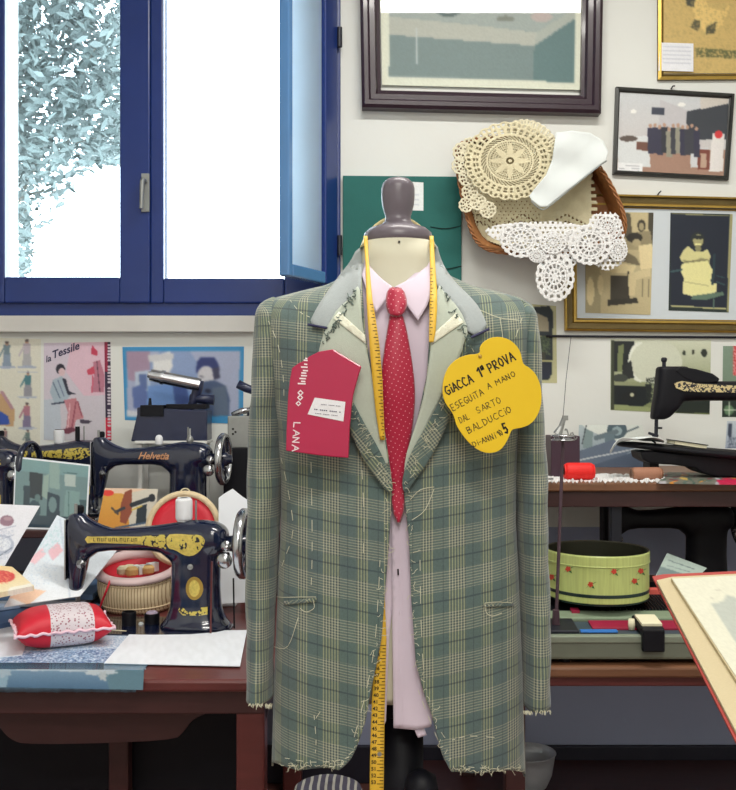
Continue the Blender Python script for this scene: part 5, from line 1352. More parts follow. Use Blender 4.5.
# front machine
m1 = machine('sewing_machine', 'black sewing machine with gold decals in front on the left table, white spool on top', at(196, 2.2, TZ + .001), math.radians(-4), 1.0, 'gold')
def spool_obj(name, label, c, r, h, m, vertical=True, yaw_=0, group=None, ends=None, cat='spool'):
    t = thing(name, label, cat, c, group)
    T = Matrix.Translation(c) @ (Matrix.Identity(4) if vertical else Matrix.Rotation(yaw_, 4, 'Z') @ Matrix.Rotation(PI / 2, 4, 'Y'))
    bm = nbm(); lathe(bm, [(r * .86, h * .04), (r * .97, h * .10), (r, h * .18), (r, h * .84), (r * .96, h * .92), (r * .86, h * .96)], 28, (0, 0, 0), T); obj('thread', bm, m, t, smooth=True)
    bm = nbm(); lathe(bm, [(r * .45, 0), (r * .45, h)], 18, (0, 0, 0), T); lathe(bm, [(r * .8, 0), (r * .8, h * .04)], 20, (0, 0, 0), T); lathe(bm, [(r * .8, h * .96), (r * .8, h)], 20, (0, 0, 0), T); obj('core', bm, ends or M['whitespool'], t)
    return t
mw = Matrix.Translation(m1.location) @ Matrix.Rotation(math.radians(-4), 4, 'Z')
p = mw @ Vector((-.03, 0, .2445))
p = Vector(at(184, 2.2, TZ + .2475))
spool_obj('thread_spool', 'white cotton spool standing on the front black sewing machine', p, .0195, .055, M['whitespool'])
# Helvetia
m2 = machine('sewing_machine', 'black sewing machine lettered Helvetia in the back row', at(188, 2.68, SZ + .001), math.radians(-5), .91, 'plain', 'Helvetia')
m3 = machine('sewing_machine', 'black sewing machine with gold filigree arm, behind the old photograph at left', at(84, 2.85, SZ + .001), math.radians(0), .90, 'filigree', wheel=None)
m4 = machine('sewing_machine', 'black sewing machine cut off by the left edge, its wheel by the old photograph', at(-2, 2.65, SZ + .001), math.radians(-8), .84, 'filigree', wheel='black')
spool_obj('thread_spool', 'fat white spool on the gold filigree machine, back left', Vector(at(59, 2.85, SZ + .212)), .0155, .045, M['whitespool'], ends=M['wood_dark'])
spool_obj('thread_spool', 'slim black and white spool on the gold filigree machine', Vector(at(77.5, 2.85, SZ + .216)), .007, .052, M['blackmatt'])
bm = nbm(); lathe(bm, [(.009, 0), (.0105, .003), (.0105, .02), (.007, .026), (.003, .028)], 18, at(159, 2.68, SZ + .2195)); setprops(obj('thread_bobbin', bm, M['whitespool'], None, smooth=True), 'small white bobbin on the machine lettered Helvetia', 'bobbin')
bm = nbm(); lathe(bm, [(.009, 0), (.010, .012), (.006, .02), (.0025, .022), (.0025, .042)], 14, at(190, 2.68, SZ + .2235)); setprops(obj('oil_can', bm, M['steel'], None, smooth=True), 'tiny metal oil cup on the machine lettered Helvetia', 'oil can')

# black machine with chrome cylinder on a small white stand
YB_ = 2.84
t = thing('small_stand', 'little white metal stand behind the machine lettered Helvetia', 'stand', at(176, YB_, SZ))
bm = nbm(); zt = Z(440, YB_); box(bm, X(139, YB_), X(210, YB_), YB_ - .055, YB_ + .055, zt - .008, zt); obj('stand_top', bm, M['doorw'], t, bevel=.001)
for px in (142, 204):
    for yy in (YB_ - .045, YB_ + .035):
        bm = nbm(); box(bm, X(px, YB_), X(px, YB_) + .010, yy, yy + .010, SZ, zt - .008); obj('leg', bm, M['doorw'], t)
t = thing('tabletop_machine', 'boxy black machine with raised chrome cylinder, in front of the blue bordered picture', 'machine', at(176, YB_, zt))
M['navy'] = mat('navy_enamel', C(26, 34, 66), .4, coat=.3)
bm = prism([(139, 440), (144, 408), (143, 404), (148, 400), (168, 404), (168, 409), (150, 413), (212, 411), (212, 440)], flat(YB_ + .045), .09)
bm.free(); bm = prism([(138, 440), (144, 414), (144, 407), (212, 410), (212, 440)], flat(YB_ + .045), .09); obj('casing', bm, M['navy'], t, bevel=.004)
bm = nbm(); box(bm, X(144, YB_), X(167, YB_), YB_ - .05, YB_ + .04, Z(416, YB_), Z(405, YB_)); box(bm, X(168, YB_), X(208, YB_), YB_ - .03, YB_ + .03, Z(409, YB_), Z(404, YB_)); tube(bm, [W(150, 406, YB_), W(150, 398, YB_)], [.006, .004], 8); obj('cover', bm, M['blackmatt'], t, bevel=.002)
bm = nbm(); tube(bm, [W(190, 409, YB_), W(194, 400, YB_), W(198, 388, YB_), W(198, 381, YB_)], [.012, .013, .016, .018], 12); tube(bm, [W(190, 398, YB_), W(214, 400, YB_)], [.012, .016], 12); obj('arm_bracket', bm, M['navy'], t, smooth=True)
bm = nbm(); a, b = W(148, 374.5, YB_ - .02), W(200, 385, YB_ - .01); tube(bm, [a, a.lerp(b, .05), a.lerp(b, .051), a.lerp(b, .25), a.lerp(b, .251), a.lerp(b, .31), a.lerp(b, .311), b], [.010, .010, .018, .019, .0215, .0215, .019, .0195], 20); obj('cylinder', bm, M['chrome'], t, smooth=False, bevel=0)
# grey device at the jacket's shoulder
t = thing('metal_press', 'grey metal device with dark handle half behind the jacket sleeve', 'machine', at(238, 2.84, SZ))
bm = nbm(); box(bm, X(230, 2.84), X(262, 2.84), 2.79, 2.88, Z(448, 2.79), Z(416, 2.79)); obj('casing', bm, M['steel'], t, bevel=.003)
bm = nbm(); box(bm, X(226, 2.84), X(262, 2.84), 2.785, 2.885, SZ, Z(448, 2.79)); obj('base', bm, M['blackmatt'], t, bevel=.003)
bm = nbm()
for x, y in ((233, 429), (235.5, 432), (233, 434)): lathe(bm, [(.0035, 0), (.0035, .001)], 8, (0, 0, 0), Matrix.Translation(W(x, y, 2.79)) @ Matrix.Rotation(PI / 2, 4, 'X'))
obj('screw_holes', bm, M['ink'], t)
bm = nbm(); tube(bm, [W(238, 384, 2.8), W(246, 388, 2.8), W(262, 394, 2.8)], [.013, .013, .010], 12); tube(bm, [W(258, 393, 2.8), W(250, 418, 2.82)], [.01, .012], 8); obj('handle', bm, M['navy'], t, smooth=True)
bm = nbm(); tube(bm, [W(232, 415, 2.80), W(242, 411, 2.80), W(250, 410, 2.80)], [.008, .010, .008], 8); obj('lever', bm, M['chrome'], t, smooth=True)

# ------------------------------------------------------------------ clutter on the left table
# framed old photograph standing on the shelf
fp = lean(50, 525, 2.545, 14, 3)
t = thing('old_photograph', 'blue-grey old photograph of a doorway and figures leaning in the back row, left', 'photograph', fp(50, 528))
it = [('g', (150, 186, 186), (120, 160, 166)), ('p', [(12, 470), (88, 478), (86, 530), (12, 530)], (130, 166, 170)), ('p', [(30, 472), (43, 474), (43, 500), (30, 498)], (24, 48, 62)), ('p', [(44, 476), (50, 474), (48, 500), (42, 496)], (176, 206, 196)),
      ('p', [(50, 462), (60, 463), (60, 490), (50, 488)], (168, 200, 196)), ('p', [(65, 474), (76, 475), (76, 487), (65, 486)], (214, 232, 228)), ('l', 64, 473, 77, 474, 1, (90, 130, 136)), ('p', [(48, 492), (60, 496), (60, 530), (46, 530)], (32, 66, 86)), ('e', 53, 505, 4, 8, (130, 166, 170)), ('e', 35, 510, 6, 10, (56, 90, 104)), ('e', 38, 498, 3, 4, (110, 146, 150)),
      ('p', [(66, 490), (80, 492), (80, 526), (64, 526)], (150, 190, 188)), ('l', 69, 492, 69, 524, .8, (90, 130, 136)), ('p', [(24, 486), (31, 486), (30, 512), (24, 510)], (40, 70, 86)), ('p', [(12, 514), (90, 518), (90, 532), (12, 532)], (40, 72, 92)), ('p', [(80, 500), (88, 500), (86, 528), (80, 526)], (70, 108, 118))]
it = [tuple(tuple(int(c * .82) for c in e) if (isinstance(e, tuple) and len(e) == 3 and q_ == len(x_) - 1) else e for q_, e in enumerate(x_)) if x_[0] != 'g' else ('g', (120, 156, 158), (92, 132, 140)) for x_ in it]
art('photo_print', [(17, 458.5), (89, 466.5), (85.5, 529), (14, 527)], fp, it, t, off=.0042, cell=.7, m=M['printgloss'])
bm = prism([(15.5, 456.5), (90.5, 465), (87, 530.5), (13, 529)], fp, .004); obj('backing', bm, M['paper'], t)
# sheet with a drawing in a plate, far left
bm = nbm()
def slab(name, quadpx, z0, h, m, **kw):
    """a flat thing lying at height z0; quad given in photo px of its top face"""
    fn = plane_fn((0, 2, z0 + h), (0, -.00001, 1)); q = [fn(*p) for p in quadpx]; bm = nbm()
    a = [bm.verts.new(p) for p in q]; b = [bm.verts.new((p.x, p.y, z0)) for p in q]; bm.faces.new(a); bm.faces.new(b[::-1]); n = len(q)
    for i in range(n): bm.faces.new((a[i], b[i], b[(i + 1) % n], a[(i + 1) % n]))
    return obj(name, bm, m, None, **kw)
def hplane(z): 
    o = Vector((0, 0, EYE))
    def fn(px, py, off=0.0):
        d = Vector(((px - 368) / F, 1.0, -(py - 395) / F)); t_ = (z + off - EYE) / d.z; return o + d * t_
    return fn
# piles of papers and magazines behind
pile = [((-30, 560), (98, 556), (100, 572), (-40, 574), C(170, 186, 206), .012), ]
def pile_item(px0, px1, y0, y1, z0, h, col, lab, name='magazine', rot=0):
    x0, x1 = (px0 - 368) / F * y0, (px1 - 368) / F * y0
    bm = nbm(); cx, cy = (x0 + x1) / 2, (y0 + y1) / 2
    T = Matrix.Translation((cx, cy, 0)) @ Matrix.Rotation(rot, 4, 'Z') @ Matrix.Translation((-cx, -cy, 0))
    box(bm, x0, x1, y0, y1, z0 + .0004, z0 + h, T); return setprops(obj(name, bm, mat(name + '_cover', col, .5, var=.3, scale=12), None, bevel=.0008), lab, 'magazine' if name == 'magazine' else name, 'magazines piled behind the white brochure')
zz = TZ
for k, (a, b, h, c, r, lb) in enumerate(((-90, 92, .018, C(60, 70, 96), .02, 'dark magazine at the bottom of the pile behind the brochure'), (-80, 86, .014, C(190, 196, 206), -.03, 'pale grey magazine in the middle of the pile behind the brochure'), (-86, 90, .014, C(92, 122, 160), .04, 'blue magazine on top of the pile behind the brochure'))):
    pile_item(a, b, 2.34, 2.54, zz, h, c, lb, rot=r); zz += h + .0006
# big white brochure leaning on the pile
A_, B_, D_ = W(30, 606, 2.13), W(57, 517, 2.46), W(100, 586, 2.24)
fb = plane_fn(A_, (B_ - A_).cross(D_ - A_))
it = [('g', (226, 236, 246), (240, 244, 250)), ('p', [(48, 552), (58, 543), (63, 552), (52, 562)], (240, 196, 206)), ('p', [(28, 561), (42, 549), (46, 555), (34, 566)], (246, 206, 214)), ('n', [(36, 545), (56, 526), (68, 540), (44, 556)], (190, 220, 226), .25), ('n', [(20, 566), (56, 560), (58, 584), (10, 590)], (206, 220, 236), .15), ('p', [(8, 598), (34, 590), (46, 592), (28, 606)], (246, 208, 180)), ('l', 60, 520, 70, 600, 1.2, (200, 210, 226))]
t = thing('brochure', 'large open white brochure with faint pink text leaning on the magazine pile', 'brochure', fb(50, 606))
art('page_print', [(57, 516), (121, 546), (80, 597), (4, 608)], fb, it, t, off=.003, cell=1.0, thick=.002)
fd = plane_fn(W(10, 562, 2.20), Vector((-.1, -.75, .65)))
it = [('g', (232, 232, 240), (222, 226, 236)), ('e', 7, 521, 7, 5.5, (150, 120, 136)), ('e', 8, 519, 4, 2, (180, 150, 160)), ('e', 2, 545, 12, 10, (176, 184, 204)), ('e', 2, 544, 9, 7, (226, 230, 238)), ('l', 0, 530, 16, 526, .8, (170, 176, 196)), ('l', 0, 556, 12, 548, 1, (120, 130, 150)), ('l', 0, 540, 14, 535, .7, (150, 160, 186)), ('n', [(-20, 530), (14, 530), (8, 560), (-20, 560)], (190, 196, 214), .3)]
setprops(art('drawing_sheet', [(-34, 503), (40, 506), (3, 569), (-44, 560)], fd, it, None, off=.001, cell=.8, blur=1), 'white sheet with a drawing of a hat and plate at the left edge', 'drawing')
# colourful magazine lower left
hm = hplane(TZ + .035)
t = thing('magazine', 'yellow and red magazine lying at the left edge in front of the brochure', 'magazine', W(5, 600, 2.0))
it = [('g', (236, 206, 150), (240, 226, 190)), ('e', 2, 577, 13, 6, (214, 70, 70)), ('n', [(-40, 570), (14, 572), (8, 584), (-40, 586)], (240, 160, 120), .3), ('p', [(10, 588), (34, 583), (30, 590), (6, 594)], (244, 240, 226))]
fm = plane_fn(W(5, 592, 2.03), Vector((0, -.25, .97)))
art('cover_print', [(-50, 562), (12, 567), (34, 586), (-50, 603)], fm, it, t, off=.001, cell=1, thick=.012)
# blue folders / flat objects in front
slab('folder', [(-30, 612), (40, 600), (68, 604), (10, 622), (-30, 630)], TZ, .014, mat('slate_folder', C(70, 98, 140), .35, var=.15), bevel=.002, label='slate blue folder lying behind the pincushion', cat='folder')
slab('folder', [(-40, 604), (26, 598), (44, 600), (-40, 612)], TZ + .0145, .012, mat('pale_folder', C(170, 190, 216), .35, var=.15), bevel=.002, label='pale blue folder on the slate one at the left edge', cat='folder')
hp = hplane(TZ + .0012)
setprops(art('paper_sheet', [(-40, 630), (36, 622), (22, 655), (-50, 662)], hplane(TZ), [], None, base=(226, 230, 240), off=.003, cell=4, thick=.0012), 'plain white sheet at the left edge of the table, beside the pincushion', 'paper')
# newspaper and clear sheet over the table edge
it = [('g', (176, 200, 226), (134, 168, 204)), ('n', [(-60, 640), (200, 630), (200, 670), (-60, 670)], (236, 242, 250), .45), ('n', [(10, 652), (130, 648), (116, 668), (-10, 670)], (56, 84, 136), .35), ('p', [(-60, 640), (4, 650), (-6, 668), (-60, 668)], (214, 226, 236)), ('p', [(98, 628), (140, 620), (110, 640), (96, 642)], (206, 222, 240))]
t = thing('printed_sheet', 'blue-grey newspaper under a clear sheet taped over the front edge of the left table', 'newspaper', W(60, 668, 1.81))
art('sheet_print', [(44, 622), (128, 626), (146, 669), (-60, 668)], hplane(TZ), it, t, off=.0016, cell=1.2, blur=1, thick=.0012)
bm = nbm(); rows = []
for k in range(45):
    px = -60 + 206 * k / 44; w_ = .0016 * math.sin(k * 1.3) + .001 * math.sin(k * 3.1)
    a = hplane(TZ + .0032)(px, 667); rows.append([a + Vector((0, .03, 0)), Vector((a.x, 1.796, TZ + .003)), Vector((a.x, 1.792 + w_, TZ - .004)), Vector((a.x, 1.79 + w_, TZ - .02)), Vector((a.x, 1.794 + w_ * 1.5, Z(688 - .02 * px + 2 * math.sin(k), 1.79)))])
loft(bm, rows, False, False); obj('clear_sheet', bm, M['plastic'], t, smooth=True, solid=.0006, label='bluish clear sheet folded over the table edge')
f1 = plane_fn((0, 1.7868, .65), (0, -1, 0))
def blob(x, y, rx, ry, c): return ('p', [(x + rx * (1 + .35 * math.sin(k * 2.3 + x)) * math.cos(k * PI / 8), y + ry * (1 + .35 * math.sin(k * 1.7 + y)) * math.sin(k * PI / 8)) for k in range(16)], c)
it = [('g', (130, 164, 194), (84, 122, 156)), ('p', [(-60, 668), (10, 668), (6, 690), (-60, 690)], (150, 184, 206)), ('p', [(104, 668), (150, 668), (150, 692), (110, 692)], (104, 142, 160)), blob(60, 669, 36, 2.4, (196, 212, 226)), blob(100, 671, 16, 4, (206, 220, 230)), blob(103, 676, 4, 5, (196, 208, 214)), blob(4, 672, 8, 5, (176, 200, 216)), blob(30, 669, 16, 2, (206, 220, 232))]
art('sheet_front', [(-60, 669), (144, 670), (143, 690), (-60, 686)], f1, it, t, off=0, cell=.8, blur=2, thick=.0005)
setprops(art('paper_sheet', [(132, 631), (247, 630), (240, 666), (104, 663)], hplane(TZ), [], None, base=(238, 242, 250), off=.0048, cell=4, thick=.0014), 'plain white sheet in front of the gold-decal sewing machine', 'paper')
bm = nbm(); fnp = hplane(TZ + .0012); 
# pincushion
pc = thing('pincushion', 'red pincushion with a white patterned band and ruffled seam, left table front', 'pincushion', W(62, 640, 1.98))
Tp = Matrix.Translation(Vector(hplane(TZ + .0075)(62, 640))) @ Matrix.Rotation(math.radians(24), 4, 'Z')
def cush(u, v, s_):
    L_, Wd = .099, .078
    e = (1 - abs(u) ** 3.5) * (1 - abs(v) ** 3.5); h = .040 * e ** .55
    k = 1 - .10 * (abs(v) ** 2) * 1; k2 = 1 - .10 * (abs(u) ** 2)
    x, y = L_ * u * (1 - .10 * (1 - abs(v) ** 2) * 0 - .06 * (1 - v * v) * (abs(u) ** 6)), Wd * v * (1 - .08 * (1 - u * u) * abs(v) ** 6)
    wr = .0014 * math.sin(u * 22 + v * 5) * abs(u) ** 3
    return Tp @ Vector((x, y, .034 + s_ * h + wr))
bmr, bmw = nbm(), nbm(); N = 40
for s_ in (1, -1):
    for bmx, test in ((bmr, lambda uc: not (-.30 < uc < .62)), (bmw, lambda uc: -.30 < uc < .62)):
        G = {}
        for j in range(N):
            for i in range(N):
                if not test(-1 + 2 * (i + .5) / N): continue
                q = []
                for a, b in ((i, j), (i + 1, j), (i + 1, j + 1), (i, j + 1)):
                    if (a, b) not in G: G[a, b] = bmx.verts.new(cush(-1 + 2 * a / N, -1 + 2 * b / N, s_))
                    q.append(G[a, b])
                bmx.faces.new(q)
for b_ in (bmr, bmw): bmesh.ops.remove_doubles(b_, verts=b_.verts, dist=.00005)
obj('cushion', bmr, M['redcloth'], pc, smooth=True)
pm = mat('patterned_cotton', C(206, 196, 206), .9)
nt = pm.node_tree; nb = NB(pm); vo = nt.nodes.new('ShaderNodeTexVoronoi'); vo.inputs['Scale'].default_value = 170; tc = nt.nodes.new('ShaderNodeTexCoord'); nt.links.new(tc.outputs['Object'], vo.inputs['Vector'])
ff = nb.m('LESS_THAN', vo.outputs['Distance'], .34); nt.links.new(nb.mix(ff, C(216, 206, 212), C(160, 110, 124)), nt.nodes['Principled BSDF'].inputs['Base Color'])
obj('patterned_band', bmw, pm, pc, smooth=True)
bm = nbm(); ring = []
for k in range(160):
    s_ = k / 160 * 4; e = int(s_); f_ = (s_ - e) * 2 - 1
    u, v = ((f_, -1), (1, f_), (-f_, 1), (-1, -f_))[e]
    p = cush(u * .999, v * .999, 0); c = Tp @ Vector((0, 0, .034)); o_ = (p - c); o_.z = 0; o_.normalize(); ring.append(p + o_ * (.003 + .002 * math.sin(k * .9)) + Vector((0, 0, .002 * math.sin(k * 1.3))))
tube(bm, ring, .0032, 6, closed=True); obj('ruffled_seam', bm, mat('pale_pink_ribbon', C(236, 200, 214), .7), pc, smooth=True)
# little black pots and chalk
def pot(px, py, r, h, lab, lid=None):
    c = hplane(TZ + .0005)(px, py); t = thing('bobbin_pot', lab, 'pot', c)
    bm = nbm(); lathe(bm, [(r * .95, 0), (r, .002), (r, h * .9), (r * .96, h), (r * .8, h), (r * .8, h * .6)], 24, c); obj('pot', bm, M['blackmatt'], t)
    if lid: bm = nbm(); lathe(bm, [(r * .78, h * .6), (r * .76, h * 1.08), (r * .6, h * 1.16), (r * .2, h * 1.2)], 20, c); obj('thread_ball', bm, lid, t, smooth=True)
pot(129, 627, .0165, .036, 'open black pot beside the pincushion'); pot(152, 625, .0175, .028, 'black pot with a lilac thread bobbin, by the machine pillar', mat('lilac_thread', C(206, 190, 214), .7)); pot(149, 612, .012, .03, 'small black pot behind the lilac one')
bm = nbm(); c = hplane(TZ + .0005)(141, 626); lathe(bm, [(.006, 0), (.007, .004), (.004, .009)], 10, c); setprops(obj('chalk_piece', bm, M['whitecloth']), 'small white piece of chalk between the black pots', 'chalk')
bm = nbm(); a, b = hplane(TZ + .003)(96, 630), hplane(TZ + .003)(126, 632); tube(bm, [a + (b - a) * k / 20 + Vector((0, .0015 * (k % 2), 0)) for k in range(21)], .0034, 6); setprops(obj('braided_cord', bm, M['ecru']), 'short ecru braided cord lying behind the pincushion', 'cord')
c = hplane(TZ + .0005)(95, 613); bm = nbm(); lathe(bm, [(.014, 0), (.017, .002), (.017, .018), (.014, .02), (.011, .018), (.011, .004)], 20, c); setprops(obj('round_dish', bm, M['plastic']), 'small bluish round dish behind the pincushion', 'dish')
# straw basket
bc = Vector(((138 - 368) / F * 2.405, 2.405, TZ + .001)); t = thing('sewing_basket', 'straw sewing basket lined in red behind the front sewing machine', 'basket', bc)
R_ = .098; zt0 = 1.2 - (556 - 395) / F * 2.3 - .62 * 0
Hb = .115
bm = nbm(); lathe(bm, [(R_ * .80, .0), (R_ * .90, .010), (R_ * 1.0, .045), (R_ * 1.02, .07), (R_ * .97, Hb - .012), (R_ * .93, Hb - .012), (R_ * .93, .06), (R_ * .8, .012)], 60, bc); o = obj('basket_body', bm, stripe_mat('ribbed_straw', C(226, 208, 172), C(170, 140, 104), .0075, 0, .3), t, smooth=True)
bm = nbm(); rings = []
for k in range(30):
    r = R_ * (.84 + .2 * math.sin(min(1, k / 20) * PI * .5)) if k < 14 else R_ * (1.035 - .05 * max(0, (k - 14) / 16) ** 2)
    z = .004 + (Hb - .026) * k / 29
    if k in (2, 5, 27): tube(bm, [(bc.x + (r + .0006) * math.cos(a * PI / 30), bc.y + (r + .0006) * math.sin(a * PI / 30), bc.z + z) for a in range(60)], .0024, 5, closed=True)
obj('woven_coils', bm, M['straw'], t, smooth=True)
bm = nbm(); tube(bm, [(bc.x + R_ * .985 * math.cos(a * PI / 36), bc.y + R_ * .985 * math.sin(a * PI / 36), bc.z + Hb - .012) for a in range(72)], .0115, 10, closed=True); obj('padded_rim', bm, mat('pale_pink_satin', C(222, 196, 196), .5), t, smooth=True)
bm = nbm(); lathe(bm, [(R_ * .92, Hb - .010), (R_ * .90, Hb - .03), (R_ * .6, .075), (.001, .07)], 40, bc, caps=False); obj('lining', bm, M['redcloth'], t, smooth=True)
bm = nbm(); pp = [Vector((bc.x - .045, bc.y - .094, bc.z + Hb - .008)), Vector((bc.x - .05, bc.y - .105, bc.z + .085)), Vector((bc.x - .062, bc.y - .1, bc.z + .05)), Vector((bc.x - .075, bc.y - .088, bc.z + .012))]; tube(bm, curve_through(pp, 6), .003, 6); obj('closing_cord', bm, M['redcloth'], t, smooth=True)
for _c in t.children:
    for v in _c.data.vertices: v.co.z *= 1 + 1.9 * v.co.y
rr = random.Random(9)
for k in range(7):
    a = rr.uniform(0, 6.28); r = rr.uniform(.0, .055); c = (bc.x + r * math.cos(a), bc.y - .01 + r * math.sin(a), bc.z + .088)
    bm = nbm()
    if k % 2: box(bm, c[0] - .014, c[0] + .014, c[1] - .008, c[1] + .008, c[2], c[2] + .022, Matrix.Translation(c) @ Matrix.Rotation(a, 4, 'Z') @ Matrix.Translation(-Vector(c)))
    else: lathe(bm, [(.012, 0), (.016, .004), (.016, .016), (.010, .022)], 16, c)
    setprops(obj('notion', bm, [M['ecru'], M['whitecloth'], mat('buff_card', C(206, 170, 110), .7), M['whitecloth']][k % 4]), ['white or buff sewing notion lying inside the straw basket'][0], 'sewing notion', 'sewing notions in the straw basket')
# white box and red-lined lid behind the machine
bm = nbm(); box(bm, X(183, 2.42), X(236, 2.42), 2.42, 2.50, TZ + .0005, .748); setprops(obj('white_box', bm, M['paper'], None, bevel=.003), 'white cardboard box behind the front sewing machine pillar', 'box')
Tl = Matrix.Translation(W(184, 529, 2.455)) @ Matrix.Rotation(math.radians(-14), 4, 'X') @ Matrix.Rotation(PI / 2, 4, 'X')
t = thing('basket_lid', 'round straw lid lined with red cloth standing behind the white spool', 'basket lid', W(184, 565, 2.44))
bm = nbm(); lathe(bm, [(.086, .0), (.092, .004), (.0945, .012), (.092, .019), (.084, .016)], 56, (0, 0, 0), Tl, caps=False); tube(bm, [Tl @ Vector((.090 * math.cos(a * PI / 36), .090 * math.sin(a * PI / 36), .010)) for a in range(72)], .0085, 8, closed=True); obj('straw_rim', bm, M['straw'], t, smooth=True)
bm = nbm(); lathe(bm, [(.087, .002), (.086, .012), (.06, .008), (.0005, .0075)], 48, (0, 0, 0), Tl); obj('red_lining', bm, M['redcloth'], t, smooth=True)
bm = nbm(); box(bm, -.016, .016, .070, .086, .010, .0145, Tl); obj('straw_tab', bm, M['straw'], t, bevel=.001)
bm = nbm(); tube(bm, [Tl @ Vector((.012 * math.cos(a * PI / 8), .095 + .009 * math.sin(a * PI / 8), .008)) for a in range(16)], .0018, 6, closed=True); tube(bm, curve_through([Tl @ Vector((-.035, .01, .010)), Tl @ Vector((-.02, -.004, .02)), Tl @ Vector((-.002, -.012, .014))], 4), .0026, 6); obj('thread_loop', bm, M['ecru'], t, smooth=True)
fw = lean(230, 600, 2.36, 14, -12)
fw = lean(232, 598, 2.35, 16, -6)
setprops(art('paper_bag', [(222, 496), (232, 490), (247, 500), (246, 603)] if False else [(221, 497), (233, 489), (252, 503), (250, 600)], fw, [('l', 222, 540, 250, 543, 1, (176, 186, 206)), ('p', [(214, 545), (252, 543), (252, 610), (214, 610)], (176, 190, 206))], None, base=(214, 222, 230), cell=1.5), 'x', 'paper bag')
o = bpy.data.objects.get('paper_bag'); bpy.data.objects.remove(o)
bm = prism([(219, 604), (219, 498), (226, 493), (233, 489), (243, 497), (256, 505), (256, 602)], fw, .004); setprops(obj('paper_bag', bm, M['paper'], None), 'white paper sheet standing behind the hand wheel of the front machine', 'paper')
# orange card with machine picture
fo = lean(125, 530, 2.50, 12, 0)
it = [('g', (214, 160, 70), (206, 140, 50)), ('p', [(100, 486), (160, 489), (158, 500), (126, 494), (100, 492)], (226, 196, 170)), ('e', 108, 493, 6, 3, (220, 60, 50)), ('p', [(126, 494), (160, 486), (160, 530), (130, 530)], (206, 200, 186)),
      ('p', [(125, 492), (132, 489), (132, 512), (126, 524), (120, 522), (121, 504)], (140, 70, 46)), ('l', 116, 512, 124, 508, 3, (50, 50, 60)), ('l', 132, 505, 152, 498, 4.5, (26, 36, 46)), ('p', [(137, 507), (147, 504), (146, 522), (136, 524)], (26, 40, 52)), ('l', 132, 510, 142, 506, 1.4, (206, 176, 60)), ('e', 152, 498, 3.4, 4, (20, 28, 40)), ('l', 116, 528, 150, 522, 2, (60, 84, 110)), ('l', 112, 508, 118, 514, 2, (80, 70, 60))]
setprops(art('picture_card', [(105, 488), (158, 489), (154, 529), (97, 528)], fo, it, None, off=.001, cell=.6), 'orange picture card showing an old hand sewing machine', 'card')

# ------------------------------------------------------------------ right side
# big black machine with its long bed
YM = 2.5
t = thing('sewing_machine', 'large black industrial sewing machine with gold arm lettering at the right edge', 'sewing machine', (X(790, YM), YM, UZ))
def rbox(rows, p=3.5, ax='x'):
    bm = nbm(); loft(bm, [ell(c, ax, r1, r2, 28, p) for c, r1, r2 in rows]); return bm
V3 = lambda px, py, dy=0: tuple(W(px, py, YM) + Vector((0, dy, 0)))
kx = F / YM
bm = nbm()
loft(bm, [ell(V3(px, py), 'z', hw / kx, hd, 28, 4) for py, px, hw, hd in ((366.5, 672, 13, .022), (368, 672.5, 15.5, .028), (380, 672.5, 16.5, .030), (395, 670, 15.5, .030), (408, 665, 13, .028), (417, 660, 9, .022), (419.5, 657.5, 6.5, .015))])
loft(bm, [ell(V3(px, py), 'x', hd, hh / kx, 28, 3.2) for px, py, hh, hd in ((662, 385, 14, .026), (680, 387, 15, .030), (692, 389.5, 11.5, .031), (715, 391, 9.8, .032), (740, 391, 9.8, .034), (765, 390, 12, .040), (785, 392, 20, .05), (820, 392, 22, .052), (826, 392, 18, .04))])
loft(bm, [ell(V3(px, py), 'z', hw / kx, hd, 28, 3.2) for py, px, hw, hd in ((376, 795, 20, .04), (400, 795, 28, .05), (430, 796, 27, .048), (455, 796, 32, .06), (462, 796, 36, .07))])
o = obj('body', bm, M['blackmatt'], t, smooth=True); r = o.modifiers.new('r', 'REMESH'); r.mode = 'VOXEL'; r.voxel_size = .004; r.use_smooth_shade = True; s_ = o.modifiers.new('s', 'SMOOTH'); s_.iterations = 5
bm = prism([(668, 371), (674, 367), (690, 369.5), (706, 374), (713, 379), (711, 383), (688, 384), (676, 378)], flat(YM + .022), .052); obj('arm_cover', bm, M['blackmatt'], t, bevel=.004)
fdec = flat(YM - .0365)
_fm = M['filigree'].copy(); _fm.name = 'fine_filigree'; _fm.node_tree.nodes['Voronoi Texture'].inputs['Scale'].default_value = 210
for _n in _fm.node_tree.nodes:
    if _n.type == 'MIX': _n.inputs['B'].default_value = C(206, 190, 140)
bm = patch([(674, 383), (682, 381), (700, 384), (745, 386), (760, 386), (760, 393), (700, 392), (684, 391), (676, 388)], 6)
for v in bm.verts: x, y = v.co.x, v.co.y; v.co = W(x, y, YM - .0335)
obj('arm_lettering', bm, _fm, t, solid=.0006)
bm = nbm(); tube(bm, [W(664, 368, YM), W(664, 358, YM)], .005, 10); lathe(bm, [(.006, 0), (.008, .004), (.008, .009), (.005, .012)], 12, V3(664, 362)); obj('pressure_screw', bm, M['iron'], t)
bm = nbm(); tube(bm, [W(656.5, 418, YM), W(656, 438, YM)], .005, 8); tube(bm, [W(656, 428, YM), W(662, 428, YM)], .003, 6); tube(bm, [W(648.5, 433, YM), W(658, 436, YM)], .004, 6); tube(bm, [W(654, 434, YM), W(653, 441, YM), W(656, 443.5, YM)], [.005, .004, .002], 6); obj('needle_bar', bm, M['iron'], t)
